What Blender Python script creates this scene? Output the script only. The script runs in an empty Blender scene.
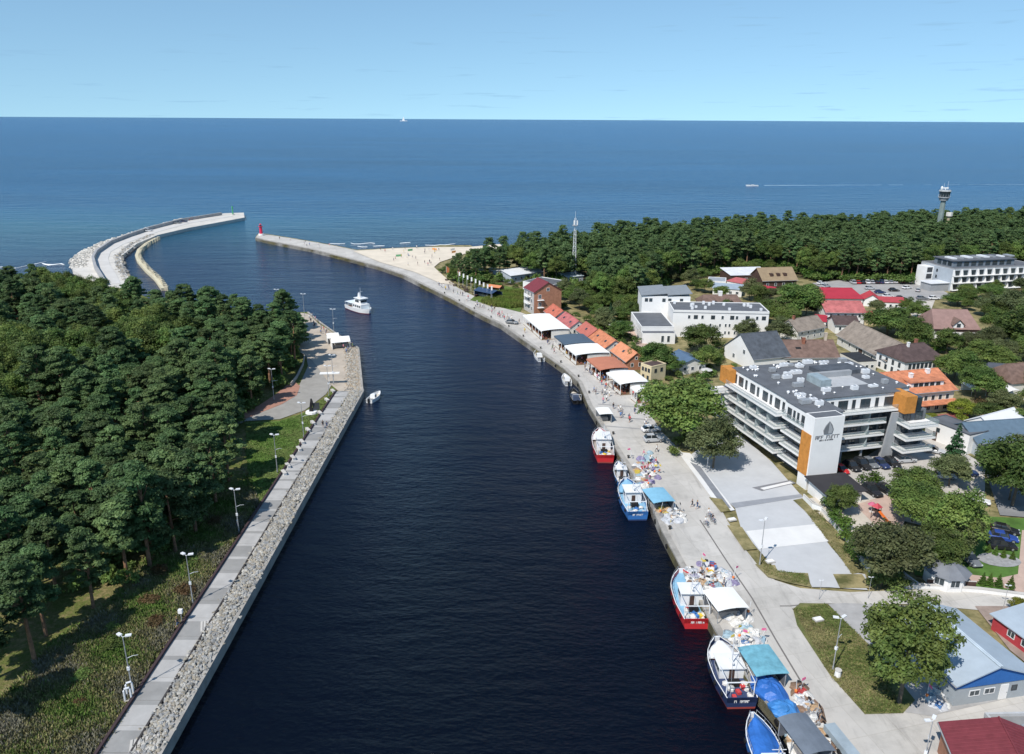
import bpy, math, random
import numpy as np
from math import radians as R, sin, cos, pi
from mathutils import Vector, Matrix
random.seed(7); rng = np.random.default_rng(7)
S = bpy.context.scene
COL = S.collection
GZ = 1.8            # height of the quays and of the town above the water
# ------------------------------------------------------------------ camera
F, CX, CY, CAMH = 774.0, 512.0, 377.0, 70.0
ROLL = R(0.31); PITCH = math.atan((CY-119.2)/F)
_c, _s, _cp, _sp = cos(ROLL), sin(ROLL), cos(PITCH), sin(PITCH)
RIGHT = Vector((_c, _s*_sp, _s*_cp)); UP = Vector((-_s, _c*_sp, _c*_cp)); FWD = Vector((0, _cp, -_sp))
cd = bpy.data.cameras.new('camera'); cam = bpy.data.objects.new('camera', cd); COL.objects.link(cam)
cd.sensor_width = 36; cd.lens = 36*F/1024; cd.clip_start = 1; cd.clip_end = 400000
m = Matrix.Identity(4)
for i in range(3):
    m[i][0] = RIGHT[i]; m[i][1] = UP[i]; m[i][2] = -FWD[i]
m[2][3] = CAMH
cam.matrix_world = m
S.camera = cam
def P(px, py, z=GZ):
    """survey: the place at height z that the photograph shows at (px, py)"""
    x = (px-CX)/F; y = -(py-CY)/F
    d = RIGHT*x + UP*y + FWD
    t = (z-CAMH)/d.z
    return Vector((d.x*t, d.y*t, z))
def PP(pts, z=GZ): return [P(a, b, z) for a, b in pts]
# ------------------------------------------------------------------ materials
def mat(name, col, rough=0.8, var=0.12, scale=0.6, metal=0.0, col2=None, bump=0.0, spec=0.3, alpha=1.0, trans=0.0, objrand=0.0):
    m = bpy.data.materials.new(name); m.use_nodes = True
    n = m.node_tree; b = n.nodes['Principled BSDF']
    b.inputs['Roughness'].default_value = rough; b.inputs['Metallic'].default_value = metal
    b.inputs['Specular IOR Level'].default_value = spec
    if alpha < 1: b.inputs['Alpha'].default_value = alpha
    geo = n.nodes.new('ShaderNodeNewGeometry')
    nz = n.nodes.new('ShaderNodeTexNoise'); nz.inputs['Scale'].default_value = scale; nz.inputs['Detail'].default_value = 5; nz.inputs['Roughness'].default_value = 0.65
    n.links.new(geo.outputs['Position'], nz.inputs['Vector'])
    rp = n.nodes.new('ShaderNodeValToRGB')
    c2 = col2 or col
    lo = [max(0, c*(1-var)) for c in col]; hi = [min(1, c*(1+var)) for c in c2]
    rp.color_ramp.elements[0].position = 0.35; rp.color_ramp.elements[1].position = 0.65
    rp.color_ramp.elements[0].color = (*lo, 1); rp.color_ramp.elements[1].color = (*hi, 1)
    n.links.new(nz.outputs['Fac'], rp.inputs['Fac'])
    out = rp.outputs['Color']
    if objrand:
        oi = n.nodes.new('ShaderNodeObjectInfo'); hs = n.nodes.new('ShaderNodeHueSaturation')
        mr = n.nodes.new('ShaderNodeMapRange'); mr.inputs['To Min'].default_value = 1-objrand; mr.inputs['To Max'].default_value = 1+objrand
        n.links.new(oi.outputs['Random'], mr.inputs['Value']); n.links.new(mr.outputs[0], hs.inputs['Value'])
        mr2 = n.nodes.new('ShaderNodeMapRange'); mr2.inputs['To Min'].default_value = .5-.06*objrand; mr2.inputs['To Max'].default_value = .5+.06*objrand
        mm = n.nodes.new('ShaderNodeMath'); mm.operation = 'FRACT'; m5 = n.nodes.new('ShaderNodeMath'); m5.operation = 'MULTIPLY'; m5.inputs[1].default_value = 7.31
        n.links.new(oi.outputs['Random'], m5.inputs[0]); n.links.new(m5.outputs[0], mm.inputs[0]); n.links.new(mm.outputs[0], mr2.inputs['Value']); n.links.new(mr2.outputs[0], hs.inputs['Hue'])
        n.links.new(out, hs.inputs['Color']); out = hs.outputs['Color']
    n.links.new(out, b.inputs['Base Color'])
    if bump:
        bp = n.nodes.new('ShaderNodeBump'); bp.inputs['Strength'].default_value = 1; bp.inputs['Distance'].default_value = bump
        n.links.new(nz.outputs['Fac'], bp.inputs['Height']); n.links.new(bp.outputs['Normal'], b.inputs['Normal'])
    return m
MC = {}
def M(name, col=None, **k):
    if name not in MC: MC[name] = mat(name, col, **k)
    return MC[name]
def leafmat(name, ca, cb, scale=0.35):
    """foliage: hue varies from clump to clump and from tree to tree"""
    m = mat(name, ca, rough=0.6, var=0.1, scale=scale, col2=cb, spec=0.25, objrand=0.28)
    n = m.node_tree; b = n.nodes['Principled BSDF']; o = n.nodes['Material Output']
    tr = n.nodes.new('ShaderNodeBsdfTranslucent'); mx = n.nodes.new('ShaderNodeMixShader'); mx.inputs[0].default_value = 0.30
    src = b.inputs['Base Color'].links[0].from_socket
    # clump tint from an attribute
    at = n.nodes.new('ShaderNodeAttribute'); at.attribute_name = 'tint'
    hs = n.nodes.new('ShaderNodeHueSaturation')
    mr = n.nodes.new('ShaderNodeMapRange'); mr.inputs['To Min'].default_value = 0.6; mr.inputs['To Max'].default_value = 1.45
    n.links.new(at.outputs['Fac'], mr.inputs['Value']); n.links.new(mr.outputs[0], hs.inputs['Value'])
    n.links.new(src, hs.inputs['Color']); n.links.new(hs.outputs[0], b.inputs['Base Color']); n.links.new(hs.outputs[0], tr.inputs['Color'])
    n.links.new(b.outputs[0], mx.inputs[1]); n.links.new(tr.outputs[0], mx.inputs[2]); n.links.new(mx.outputs[0], o.inputs['Surface'])
    return m
# ------------------------------------------------------------------ mesh helpers
class MB:
    def __init__(s): s.v = []; s.f = []; s.mi = []
    def add(s, vs, fs, mi=0):
        k = len(s.v); s.v += [tuple(v) for v in vs]; s.f += [tuple(i+k for i in f) for f in fs]; s.mi += [mi]*len(fs); return s
    def box(s, x0, x1, y0, y1, z0, z1, mi=0):
        return s.add([(x0,y0,z0),(x1,y0,z0),(x1,y1,z0),(x0,y1,z0),(x0,y0,z1),(x1,y0,z1),(x1,y1,z1),(x0,y1,z1)],
              [(0,3,2,1),(4,5,6,7),(0,1,5,4),(1,2,6,5),(2,3,7,6),(3,0,4,7)], mi)
    def cbox(s, cx, cy, cz, sx, sy, sz, a=0.0, mi=0):
        c, d = cos(a), sin(a); vs = []
        for z in (-.5,.5):
            for x, y in ((-.5,-.5),(.5,-.5),(.5,.5),(-.5,.5)):
                X, Y = x*sx, y*sy; vs.append((cx+c*X-d*Y, cy+d*X+c*Y, cz+z*sz))
        return s.add(vs, [(0,3,2,1),(4,5,6,7),(0,1,5,4),(1,2,6,5),(2,3,7,6),(3,0,4,7)], mi)
    def prism(s, poly, z0, z1, mi=0, mi_top=None):
        n = len(poly)
        a = sum(poly[i][0]*poly[(i+1)%n][1]-poly[(i+1)%n][0]*poly[i][1] for i in range(n))
        if a < 0: poly = poly[::-1]
        vs = [(p[0],p[1],z0) for p in poly]+[(p[0],p[1],z1) for p in poly]
        s.add(vs, [(i,(i+1)%n,n+(i+1)%n,n+i) for i in range(n)], mi)
        s.add([(p[0],p[1],z1) for p in poly], [tuple(range(n))], mi if mi_top is None else mi_top)
        return s.add([(p[0],p[1],z0) for p in poly], [tuple(range(n))[::-1]], mi)
    def loft(s, rings, cap=True, mi=0, closed=True):
        n = len(rings[0]); k = len(s.v)
        for r in rings: s.v += [tuple(p) for p in r]
        for i in range(len(rings)-1):
            for j in range(n if closed else n-1):
                s.f.append((k+i*n+j, k+i*n+(j+1)%n, k+(i+1)*n+(j+1)%n, k+(i+1)*n+j)); s.mi.append(mi)
        if cap:
            s.f.append(tuple(k+j for j in range(n))[::-1]); s.mi.append(mi)
            s.f.append(tuple(k+(len(rings)-1)*n+j for j in range(n))); s.mi.append(mi)
        return s
    def tube(s, pts, rad, n=6, mi=0):
        pts = [Vector(p) for p in pts]
        if not hasattr(rad, '__len__'): rad = [rad]*len(pts)
        rings = []
        for i, p in enumerate(pts):
            d = (pts[min(i+1,len(pts)-1)]-pts[max(i-1,0)]).normalized()
            a = d.orthogonal().normalized() if abs(d.z) > .9 else d.cross(Vector((0,0,1))).normalized()
            b = d.cross(a)
            rings.append([p+a*rad[i]*cos(2*pi*j/n)+b*rad[i]*sin(2*pi*j/n) for j in range(n)])
        return s.loft(rings, True, mi)
    def cyl(s, x, y, z0, z1, r0, r1=None, n=10, mi=0):
        r1 = r0 if r1 is None else r1
        return s.loft([[(x+r*cos(2*pi*j/n), y+r*sin(2*pi*j/n), z) for j in range(n)] for r, z in ((r0,z0),(r1,z1))], True, mi)
    def ball(s, x, y, z, rx, ry=None, rz=None, n=8, mi=0):
        ry = ry or rx; rz = rz or rx; rings = []
        for i in range(n//2+1):
            t = -pi/2+pi*(i+.02)/(n//2+.04)
            rings.append([(x+rx*cos(t)*cos(2*pi*j/n), y+ry*cos(t)*sin(2*pi*j/n), z+rz*sin(t)) for j in range(n)])
        return s.loft(rings, True, mi)
    def mesh(s, name, mats):
        me = bpy.data.meshes.new(name); me.from_pydata(s.v, [], s.f)
        for mm in (mats if isinstance(mats, (list,tuple)) else [mats]): me.materials.append(mm)
        if any(s.mi): me.polygons.foreach_set('material_index', s.mi)
        me.update(); return me
    def build(s, name, mats, parent=None, loc=None, rz=0.0):
        o = bpy.data.objects.new(name, s.mesh(name, mats)); COL.objects.link(o)
        if parent: o.parent = parent
        if loc is not None: o.location = loc
        if rz: o.rotation_euler.z = rz
        return o
def tag(o, label=None, cat=None, group=None, kind=None):
    if label: o['label'] = label
    if cat: o['category'] = cat
    if group: o['group'] = group
    if kind: o['kind'] = kind
    return o
def thing(name, label, cat, loc=(0,0,0), rz=0.0, group=None, s=None):
    o = bpy.data.objects.new(name, None); COL.objects.link(o); o.location = loc; o.rotation_euler.z = rz
    o.empty_display_size = 0.2
    if s is not None: o.scale = (s,s,s) if not hasattr(s,'__len__') else s
    return tag(o, label, cat, group)
def inst(name, me, parent=None, loc=(0,0,0), rz=0.0, s=None):
    o = bpy.data.objects.new(name, me); COL.objects.link(o); o.parent = parent; o.location = loc; o.rotation_euler.z = rz
    if s is not None: o.scale = s if hasattr(s,'__len__') else (s,s,s)
    return o
def dup(root, loc, rz=0.0, label=None, group=None, s=None):
    kids = {}
    for o in list(COL.objects):
        if o.parent: kids.setdefault(o.parent, []).append(o)
    return None
CH = {}
def copy_tree(root, loc, rz=0.0, label=None, group=None, s=None):
    r = root.copy(); COL.objects.link(r); r.location = loc; r.rotation_euler.z = rz
    if s is not None: r.scale = (s,s,s) if not hasattr(s,'__len__') else s
    if label: r['label'] = label
    if group: r['group'] = group
    def rec(a, b):
        for ch in a.children:
            c = ch.copy(); COL.objects.link(c); c.parent = b; rec(ch, c)
    rec(root, r)
    return r
def sheet(name, px, z, m, z0=None, kind='structure'):
    """flat ground surface outlined on the survey; z0 gives it a side down to z0"""
    poly = [(p.x,p.y) for p in PP(px, z)]
    return tag(wsheet(name, poly, z, m, z0), kind=kind)
def wsheet(name, poly, z, m, z0=None):
    me = bpy.data.meshes.new(name); 
    b = MB()
    n = len(poly)
    a = sum(poly[i][0]*poly[(i+1)%n][1]-poly[(i+1)%n][0]*poly[i][1] for i in range(n))
    if a < 0: poly = poly[::-1]
    from mathutils.geometry import tessellate_polygon
    tri = tessellate_polygon([[Vector((p[0],p[1],0)) for p in poly]])
    vs = [(p[0],p[1],z) for p in poly]
    fs = []
    for t in tri:
        A,B,C_ = [poly[i] for i in t]
        cr = (B[0]-A[0])*(C_[1]-A[1])-(B[1]-A[1])*(C_[0]-A[0])
        fs.append(tuple(t) if cr > 0 else tuple(t[::-1]))
    b.add(vs, fs)
    if z0 is not None:
        b.add([(p[0],p[1],z0) for p in poly]+vs, [(i,(i+1)%n,n+(i+1)%n,n+i) for i in range(n)])
    return b.build(name, m)
def offset_line(pts, d):
    """a polyline shifted d metres to its left"""
    out = []
    for i, p in enumerate(pts):
        a = pts[max(i-1,0)]; b = pts[min(i+1,len(pts)-1)]
        t = Vector((b[0]-a[0], b[1]-a[1])).normalized()
        out.append((p[0]-t.y*d, p[1]+t.x*d))
    return out
def resample(pts, step):
    pts = [Vector((p[0],p[1])) for p in pts]; out = [pts[0].copy()]; 
    for a, b in zip(pts, pts[1:]):
        L = (b-a).length; n = max(1, round(L/step))
        for k in range(1, n+1): out.append(a.lerp(b, k/n))
    return out
def strip(b, line, d0, d1, z0, z1, mi=0):
    """a band along a polyline between offsets d0 and d1, from z0 up to z1"""
    A = offset_line(line, d0); B = offset_line(line, d1)
    rings = [[(p[0],p[1],z0),(q[0],q[1],z0),(q[0],q[1],z1),(p[0],p[1],z1)] for p, q in zip(A, B)]
    return b.loft(rings, True, mi)
def inpoly(x, y, poly):
    r = False; n = len(poly); j = n-1
    for i in range(n):
        xi, yi = poly[i][0], poly[i][1]; xj, yj = poly[j][0], poly[j][1]
        if (yi > y) != (yj > y) and x < (xj-xi)*(y-yi)/(yj-yi)+xi: r = not r
        j = i
    return r
# ------------------------------------------------------------------ light
SUN_AZ, SUN_EL = R(217), R(50)
w = bpy.data.worlds.new('World'); S.world = w; w.use_nodes = True
wn = w.node_tree; bg = wn.nodes['Background']
sky = wn.nodes.new('ShaderNodeTexSky'); sky.sky_type = 'NISHITA'; sky.sun_disc = False
sky.sun_elevation = SUN_EL; sky.sun_rotation = SUN_AZ; sky.air_density = 1.0; sky.dust_density = 0.1; sky.ozone_density = 1.6; sky.altitude = 50
# thin far-off clouds near the horizon
tc = wn.nodes.new('ShaderNodeTexCoord'); mp = wn.nodes.new('ShaderNodeMapping'); mp.inputs['Scale'].default_value = (9, 9, 150)
nz = wn.nodes.new('ShaderNodeTexNoise'); nz.inputs['Scale'].default_value = 1.6; nz.inputs['Detail'].default_value = 5
rp = wn.nodes.new('ShaderNodeValToRGB'); rp.color_ramp.elements[0].position = .62; rp.color_ramp.elements[1].position = .74
rp.color_ramp.elements[0].color = (0,0,0,1); rp.color_ramp.elements[1].color = (.5,.5,.5,1)
hs = wn.nodes.new('ShaderNodeHueSaturation'); hs.inputs['Saturation'].default_value = 1.0; hs.inputs['Value'].default_value = 1.0
tint = wn.nodes.new('ShaderNodeMixRGB'); tint.blend_type = 'MULTIPLY'; tint.inputs[0].default_value = 1; tint.inputs[2].default_value = (.84,1.0,1.0,1)
mx = wn.nodes.new('ShaderNodeMixRGB'); mx.inputs[2].default_value = (2.0,3.6,5.2,1)
L = wn.links.new
# look the sky up a little above the true direction: no dusty yellow band on this clear day
va = wn.nodes.new('ShaderNodeVectorMath'); va.operation = 'MULTIPLY_ADD'; va.inputs[1].default_value = (1,1,.8); va.inputs[2].default_value = (0,0,.13)
vn = wn.nodes.new('ShaderNodeVectorMath'); vn.operation = 'NORMALIZE'
L(tc.outputs['Generated'], va.inputs[0]); L(va.outputs[0], vn.inputs[0]); L(vn.outputs[0], sky.inputs['Vector'])
L(tc.outputs['Generated'], mp.inputs['Vector']); L(mp.outputs[0], nz.inputs['Vector']); L(nz.outputs['Fac'], rp.inputs['Fac'])
L(sky.outputs[0], hs.inputs['Color']); L(hs.outputs[0], tint.inputs[1]); L(tint.outputs[0], mx.inputs[1]); L(rp.outputs[0], mx.inputs[0]); L(mx.outputs[0], bg.inputs['Color'])
bg.inputs['Strength'].default_value = 0.118
sl = bpy.data.lights.new('sun', 'SUN'); sl.energy = 4.0; sl.angle = R(0.5); sl.color = (1, .955, .89)
so = bpy.data.objects.new('sun', sl); COL.objects.link(so)
sd = Vector((sin(SUN_AZ)*cos(SUN_EL), cos(SUN_AZ)*cos(SUN_EL), sin(SUN_EL)))
so.rotation_euler = sd.to_track_quat('Z', 'Y').to_euler(); so.location = sd*300
S.view_settings.view_transform = 'Standard'; S.view_settings.look = 'None'; S.view_settings.exposure = 0.32; S.view_settings.gamma = 1
S.cycles.max_bounces = 6; S.cycles.sample_clamp_indirect = 3; S.cycles.sample_clamp_direct = 8; S.cycles.use_denoising = True
try: S.cycles.denoiser = 'OPENIMAGEDENOISE'
except Exception: pass
# ================================================================== SETTING: water, land, quays, roads
# ---- water
def water_mat():
    m = bpy.data.materials.new('sea water'); m.use_nodes = True; n = m.node_tree; b = n.nodes['Principled BSDF']; L = n.links.new
    geo = n.nodes.new('ShaderNodeNewGeometry'); sep = n.nodes.new('ShaderNodeSeparateXYZ'); L(geo.outputs['Position'], sep.inputs[0])
    def mth(op, a, bb=None, c=None):
        x = n.nodes.new('ShaderNodeMath'); x.operation = op
        for i, q in enumerate((a, bb, c)):
            if q is None: continue
            if hasattr(q, 'is_linked'): L(q, x.inputs[i])
            else: x.inputs[i].default_value = q
        return x.outputs[0]
    def noise(scale, det=4, stretch=(1,1,1), rough=.55, rot=0):
        mp = n.nodes.new('ShaderNodeMapping'); mp.inputs['Scale'].default_value = stretch; mp.inputs['Rotation'].default_value = (0,0,rot)
        L(geo.outputs['Position'], mp.inputs['Vector'])
        z = n.nodes.new('ShaderNodeTexNoise'); z.inputs['Scale'].default_value = scale; z.inputs['Detail'].default_value = det; z.inputs['Roughness'].default_value = rough
        L(mp.outputs[0], z.inputs['Vector']); return z.outputs['Fac']
    # the dark channel clears into the open sea beyond the moles
    wob = mth('MULTIPLY', mth('SUBTRACT', noise(.012, 3), .5), 110)
    d = mth('ADD', mth('ADD', sep.outputs['Y'], mth('MULTIPLY', sep.outputs['X'], -.25)), wob)
    fac = n.nodes.new('ShaderNodeMapRange'); fac.interpolation_type = 'SMOOTHSTEP'; fac.inputs['From Min'].default_value = 400; fac.inputs['From Max'].default_value = 660; L(d, fac.inputs['Value'])
    mx = n.nodes.new('ShaderNodeMixRGB'); ch = n.nodes.new('ShaderNodeMapRange'); ch.interpolation_type = 'SMOOTHSTEP'; ch.inputs['From Min'].default_value = 90; ch.inputs['From Max'].default_value = 360; L(sep.outputs['Y'], ch.inputs['Value'])
    m0 = n.nodes.new('ShaderNodeMixRGB'); m0.inputs[1].default_value = (.0010,.0024,.0075,1); m0.inputs[2].default_value = (.0035,.0150,.052,1); L(ch.outputs[0], m0.inputs[0]); L(m0.outputs[0], mx.inputs[1]); mx.inputs[2].default_value = (.003,.060,.150,1); L(fac.outputs[0], mx.inputs[0])
    # pale sandy shallows off the beach, in bars parallel to the shore
    sh = n.nodes.new('ShaderNodeMapRange'); sh.interpolation_type = 'SMOOTHSTEP'
    wob2 = mth('MULTIPLY', mth('SUBTRACT', noise(.02, 4, (.4,1,1)), .5), 120)
    d2 = mth('ADD', mth('ADD', sep.outputs['Y'], mth('MULTIPLY', sep.outputs['X'], .12)), wob2)
    sh.inputs['From Min'].default_value = 640; sh.inputs['From Max'].default_value = 430; L(d2, sh.inputs['Value'])
    ins = mth('MULTIPLY', fac.outputs[0], sh.outputs[0])
    mx2 = n.nodes.new('ShaderNodeMixRGB'); mx2.inputs[2].default_value = (.035,.125,.14,1); L(mx.outputs[0], mx2.inputs[1]); L(mth('MULTIPLY', ins, .65), mx2.inputs[0])
    # far sea, lighter blue: slight horizon haze put into the water colour
    fr = n.nodes.new('ShaderNodeMapRange'); fr.interpolation_type='SMOOTHSTEP'; fr.inputs['From Min'].default_value = 600; fr.inputs['From Max'].default_value = 5000; L(sep.outputs['Y'], fr.inputs['Value'])
    mx3 = n.nodes.new('ShaderNodeMixRGB'); mx3.inputs[2].default_value = (.005,.078,.195,1); L(mx2.outputs[0], mx3.inputs[1]); L(fr.outputs[0], mx3.inputs[0])
    # broad wind streaks
    st = n.nodes.new('ShaderNodeMapRange'); st.inputs['From Min'].default_value=.3; st.inputs['From Max'].default_value=.7; st.inputs['To Min'].default_value=.8; st.inputs['To Max'].default_value=1.22
    L(noise(.004, 5, (.35,1.6,1)), st.inputs['Value'])
    hs = n.nodes.new('ShaderNodeHueSaturation'); L(st.outputs[0], hs.inputs['Value']); L(mx3.outputs[0], hs.inputs['Color'])
    L(hs.outputs[0], b.inputs['Base Color'])
    b.inputs['IOR'].default_value = 1.33; b.inputs['Specular IOR Level'].default_value = .30
    rr = n.nodes.new('ShaderNodeMapRange'); rr.inputs['From Min'].default_value = 80; rr.inputs['From Max'].default_value = 900; rr.inputs['To Min'].default_value = .08; rr.inputs['To Max'].default_value = .24; L(sep.outputs['Y'], rr.inputs['Value']); L(rr.outputs[0], b.inputs['Roughness'])
    # ripples, and a longer swell that grows out at sea
    sw = n.nodes.new('ShaderNodeMapRange'); sw.inputs['From Min'].default_value = 250; sw.inputs['From Max'].default_value = 650; sw.inputs['To Min'].default_value = 1.1; sw.inputs['To Max'].default_value = 4.6; L(sep.outputs['Y'], sw.inputs['Value']); swell = sw.outputs[0]
    h = mth('ADD', mth('ADD', mth('MULTIPLY', noise(.8, 5, (1,1.6,1), .65, .5), .5), mth('MULTIPLY', noise(.22, 3, (.8,1.8,1), .5, .35), .7)), mth('MULTIPLY', noise(.05, 4, (.55,2.0,1), .6, .1), swell))
    bp = n.nodes.new('ShaderNodeBump'); bp.inputs['Strength'].default_value = .75; bp.inputs['Distance'].default_value = .9; L(h, bp.inputs['Height']); L(bp.outputs[0], b.inputs['Normal'])
    return m
wm = water_mat()
tag(MB().add([(-150000,-300,0),(150000,-300,0),(150000,200000,0),(-150000,200000,0)], [(0,1,2,3)]).build('water', wm), kind='structure')
# ---- surfaces
concrete = M('pale concrete', (.50,.475,.44), var=.10, scale=.12, rough=.9)
def quay_mat():
    m = concrete.copy(); m.name = 'quay concrete'; n = m.node_tree; b = n.nodes['Principled BSDF']; L = n.links.new
    src = b.inputs['Base Color'].links[0].from_socket; geo = n.nodes.new('ShaderNodeNewGeometry')
    mp = n.nodes.new('ShaderNodeMapping'); mp.inputs['Rotation'].default_value = (0,0,R(-14.5)); L(geo.outputs['Position'], mp.inputs['Vector'])
    br = n.nodes.new('ShaderNodeTexBrick'); br.inputs['Scale'].default_value = 1; br.inputs['Brick Width'].default_value = 4.2; br.inputs['Row Height'].default_value = 5.0; br.inputs['Mortar Size'].default_value = .05; br.offset = 0
    br.inputs['Color1'].default_value = (1,1,1,1); br.inputs['Color2'].default_value = (.91,.91,.90,1); br.inputs['Mortar'].default_value = (.84,.83,.81,1); L(mp.outputs[0], br.inputs['Vector'])
    def noise(sc, st, lo, hi, a, bb):
        q = n.nodes.new('ShaderNodeMapping'); q.inputs['Rotation'].default_value = (0,0,R(-12)); q.inputs['Scale'].default_value = st; L(geo.outputs['Position'], q.inputs['Vector'])
        z = n.nodes.new('ShaderNodeTexNoise'); z.inputs['Scale'].default_value = sc; z.inputs['Detail'].default_value = 6; z.inputs['Roughness'].default_value = .7; L(q.outputs[0], z.inputs['Vector'])
        r = n.nodes.new('ShaderNodeMapRange'); r.inputs['From Min'].default_value = lo; r.inputs['From Max'].default_value = hi; r.inputs['To Min'].default_value = a; r.inputs['To Max'].default_value = bb; L(z.outputs['Fac'], r.inputs['Value']); return r.outputs[0]
    cur = src
    for sck in (br.outputs['Color'], noise(.9, (1,.12,1), .55, .75, 1, .74), noise(.25, (1,1,1), .52, .7, 1, .82)):
        x = n.nodes.new('ShaderNodeMixRGB'); x.blend_type = 'MULTIPLY'; x.inputs[0].default_value = 1; L(cur, x.inputs[1]); L(sck, x.inputs[2]); cur = x.outputs[0]
    L(cur, b.inputs['Base Color']); return m
quayc = quay_mat()
conc_edge = M('weathered concrete edge', (.33,.31,.28), var=.2, scale=.5, rough=.9)
slab_a = M('grey promenade slabs', (.40,.39,.375), var=.1, scale=.4); slab_b = M('darker promenade slabs', (.27,.265,.255), var=.1, scale=.4)
asphalt = M('road surface', (.42,.40,.38), var=.10, scale=.1, rough=.9)
dark_asph = M('yard asphalt', (.22,.22,.22), var=.15, scale=.2, rough=.9)
sandm = M('beach sand', (.64,.56,.45), var=.08, scale=.15, rough=.95)
grassm = M('mown grass', (.075,.14,.026), var=.3, scale=.25, col2=(.12,.17,.04), rough=.95)
drygrass = M('dry grass', (.13,.13,.045), var=.3, scale=.35, col2=(.24,.20,.10), rough=.95)
soil = M('wood floor', (.045,.045,.020), var=.4, scale=.12, col2=(.11,.09,.04), rough=.95)
brickpave = M('red brick paving', (.36,.19,.14), var=.12, scale=.8)
pinkpave = M('pinkish paving', (.46,.34,.28), var=.1, scale=.5)
whitepave = M('white paving', (.66,.65,.63), var=.05, scale=.3)
greypave = M('grey paving', (.47,.475,.48), var=.05, scale=.3)
steel_wall = M('sheet piling', (.06,.05,.045), var=.3, scale=.6)
# ---- left bank
WL = [(140,795),(162.5,754),(256,586),(314.4,480),(363.6,391.7),(359.2,348),(335,332),(318.7,320.6),(308.6,312)]
hidL = [(270,312),(200,305),(150,299),(128,288)]
seaL = [(104,283),(72,276),(40,287),(-120,290)]
left_px = WL+hidL+seaL
lp = [(p.x,p.y) for p in PP(left_px, 1.55)]+[(-420,200),(-420,20),(P(140,795,1.55).x,20)]
left_ground_poly = lp
def left_ground_mat():
    m = bpy.data.materials.new('left bank turf'); m.use_nodes = True; n = m.node_tree; b = n.nodes['Principled BSDF']; L = n.links.new
    geo = n.nodes.new('ShaderNodeNewGeometry')
    def noise(sc, d=5):
        z = n.nodes.new('ShaderNodeTexNoise'); z.inputs['Scale'].default_value = sc; z.inputs['Detail'].default_value = d; z.inputs['Roughness'].default_value = .65; L(geo.outputs['Position'], z.inputs['Vector']); return z.outputs['Fac']
    r = n.nodes.new('ShaderNodeValToRGB'); cr = r.color_ramp
    cr.elements[0].position = .30; cr.elements[0].color = (.085,.115,.028,1); cr.elements[1].position = .72; cr.elements[1].color = (.26,.21,.10,1)
    e = cr.elements.new(.46); e.color = (.12,.135,.04,1); e = cr.elements.new(.58); e.color = (.17,.15,.065,1)
    a = n.nodes.new('ShaderNodeMixRGB'); a.blend_type='LINEAR_LIGHT'; a.inputs[0].default_value = .5
    L(noise(.11), a.inputs[1]); L(noise(1.3), a.inputs[2])
    L(a.outputs[0], r.inputs['Fac']); L(r.outputs[0], b.inputs['Base Color']); b.inputs['Roughness'].default_value = .95; b.inputs['Specular IOR Level'].default_value=.1
    bp = n.nodes.new('ShaderNodeBump'); bp.inputs['Distance'].default_value = .25; L(noise(2.2), bp.inputs['Height']); L(bp.outputs[0], b.inputs['Normal'])
    return m
leftturf = left_ground_mat()
tag(wsheet('ground', lp, 1.55, leftturf, -3), kind='structure')
# ---- promenade on the left bank: line = water edge; everything is laid out from it
edgeL = resample([(p.x,p.y) for p in PP(WL[:5], 1.6)], 4.0)            # runs away from the camera; left side = inland
endL = P(356,366,1.6)
b = MB(); strip(b, edgeL, 0.0, .6, -3, 1.75); tag(b.build('quay_edge', conc_edge), kind='structure')
b = MB(); strip(b, [(p.x,p.y) for p in PP([(363.6,391.7),(359.2,348),(335,332),(318.7,320.6),(308.6,312)], 1.6)], 0, .6, -3, 1.74); tag(b.build('quay_edge', conc_edge), kind='structure')
PA, PB = 3.7, 7.1
b = MB(); A_ = offset_line(edgeL, PA); B_ = offset_line(edgeL, PB)
for i in range(len(A_)-1):
    if i % 1 == 0:
        t = .035 if True else 0
        a0, a1, b0, b1 = [Vector((*q,0)) for q in (A_[i],A_[i+1],B_[i],B_[i+1])]
        if i >= len(A_)-4 and False: continue
        # each bay: a wide pale slab field and a narrow darker cross band
        def q4(u0, u1, mi, z):
            vs = []
            for s_, e_ in ((a0,a1),(b0,b1)):
                vs += [s_.lerp(e_,u0), s_.lerp(e_,u1)]
            vs = [vs[0], vs[1], vs[3], vs[2]]
            b.loft([[ (v.x,v.y,1.5) for v in vs],[(v.x,v.y,z) for v in vs]], True, mi)
        k = random.random()
        q4(0, .80, 1 if k < .3 else 0, 1.78); q4(.80, .985, 1 if k > .3 else 0, 1.775)
tag(b.build('path', [slab_a, slab_b]), kind='structure')
b = MB(); strip(b, edgeL[:-7], PA-.25, PA, 1.4, 1.9); tag(b.build('kerb', M('dark kerb', (.05,.045,.045))), kind='structure')
b = MB(); strip(b, edgeL[:34], PB, PB+.35, 1.4, 2.15)
tag(b.build('edging_wall', M('dark timber edging', (.055,.035,.038))), 'low dark edging wall along the landward side of the left promenade', 'wall')
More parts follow.
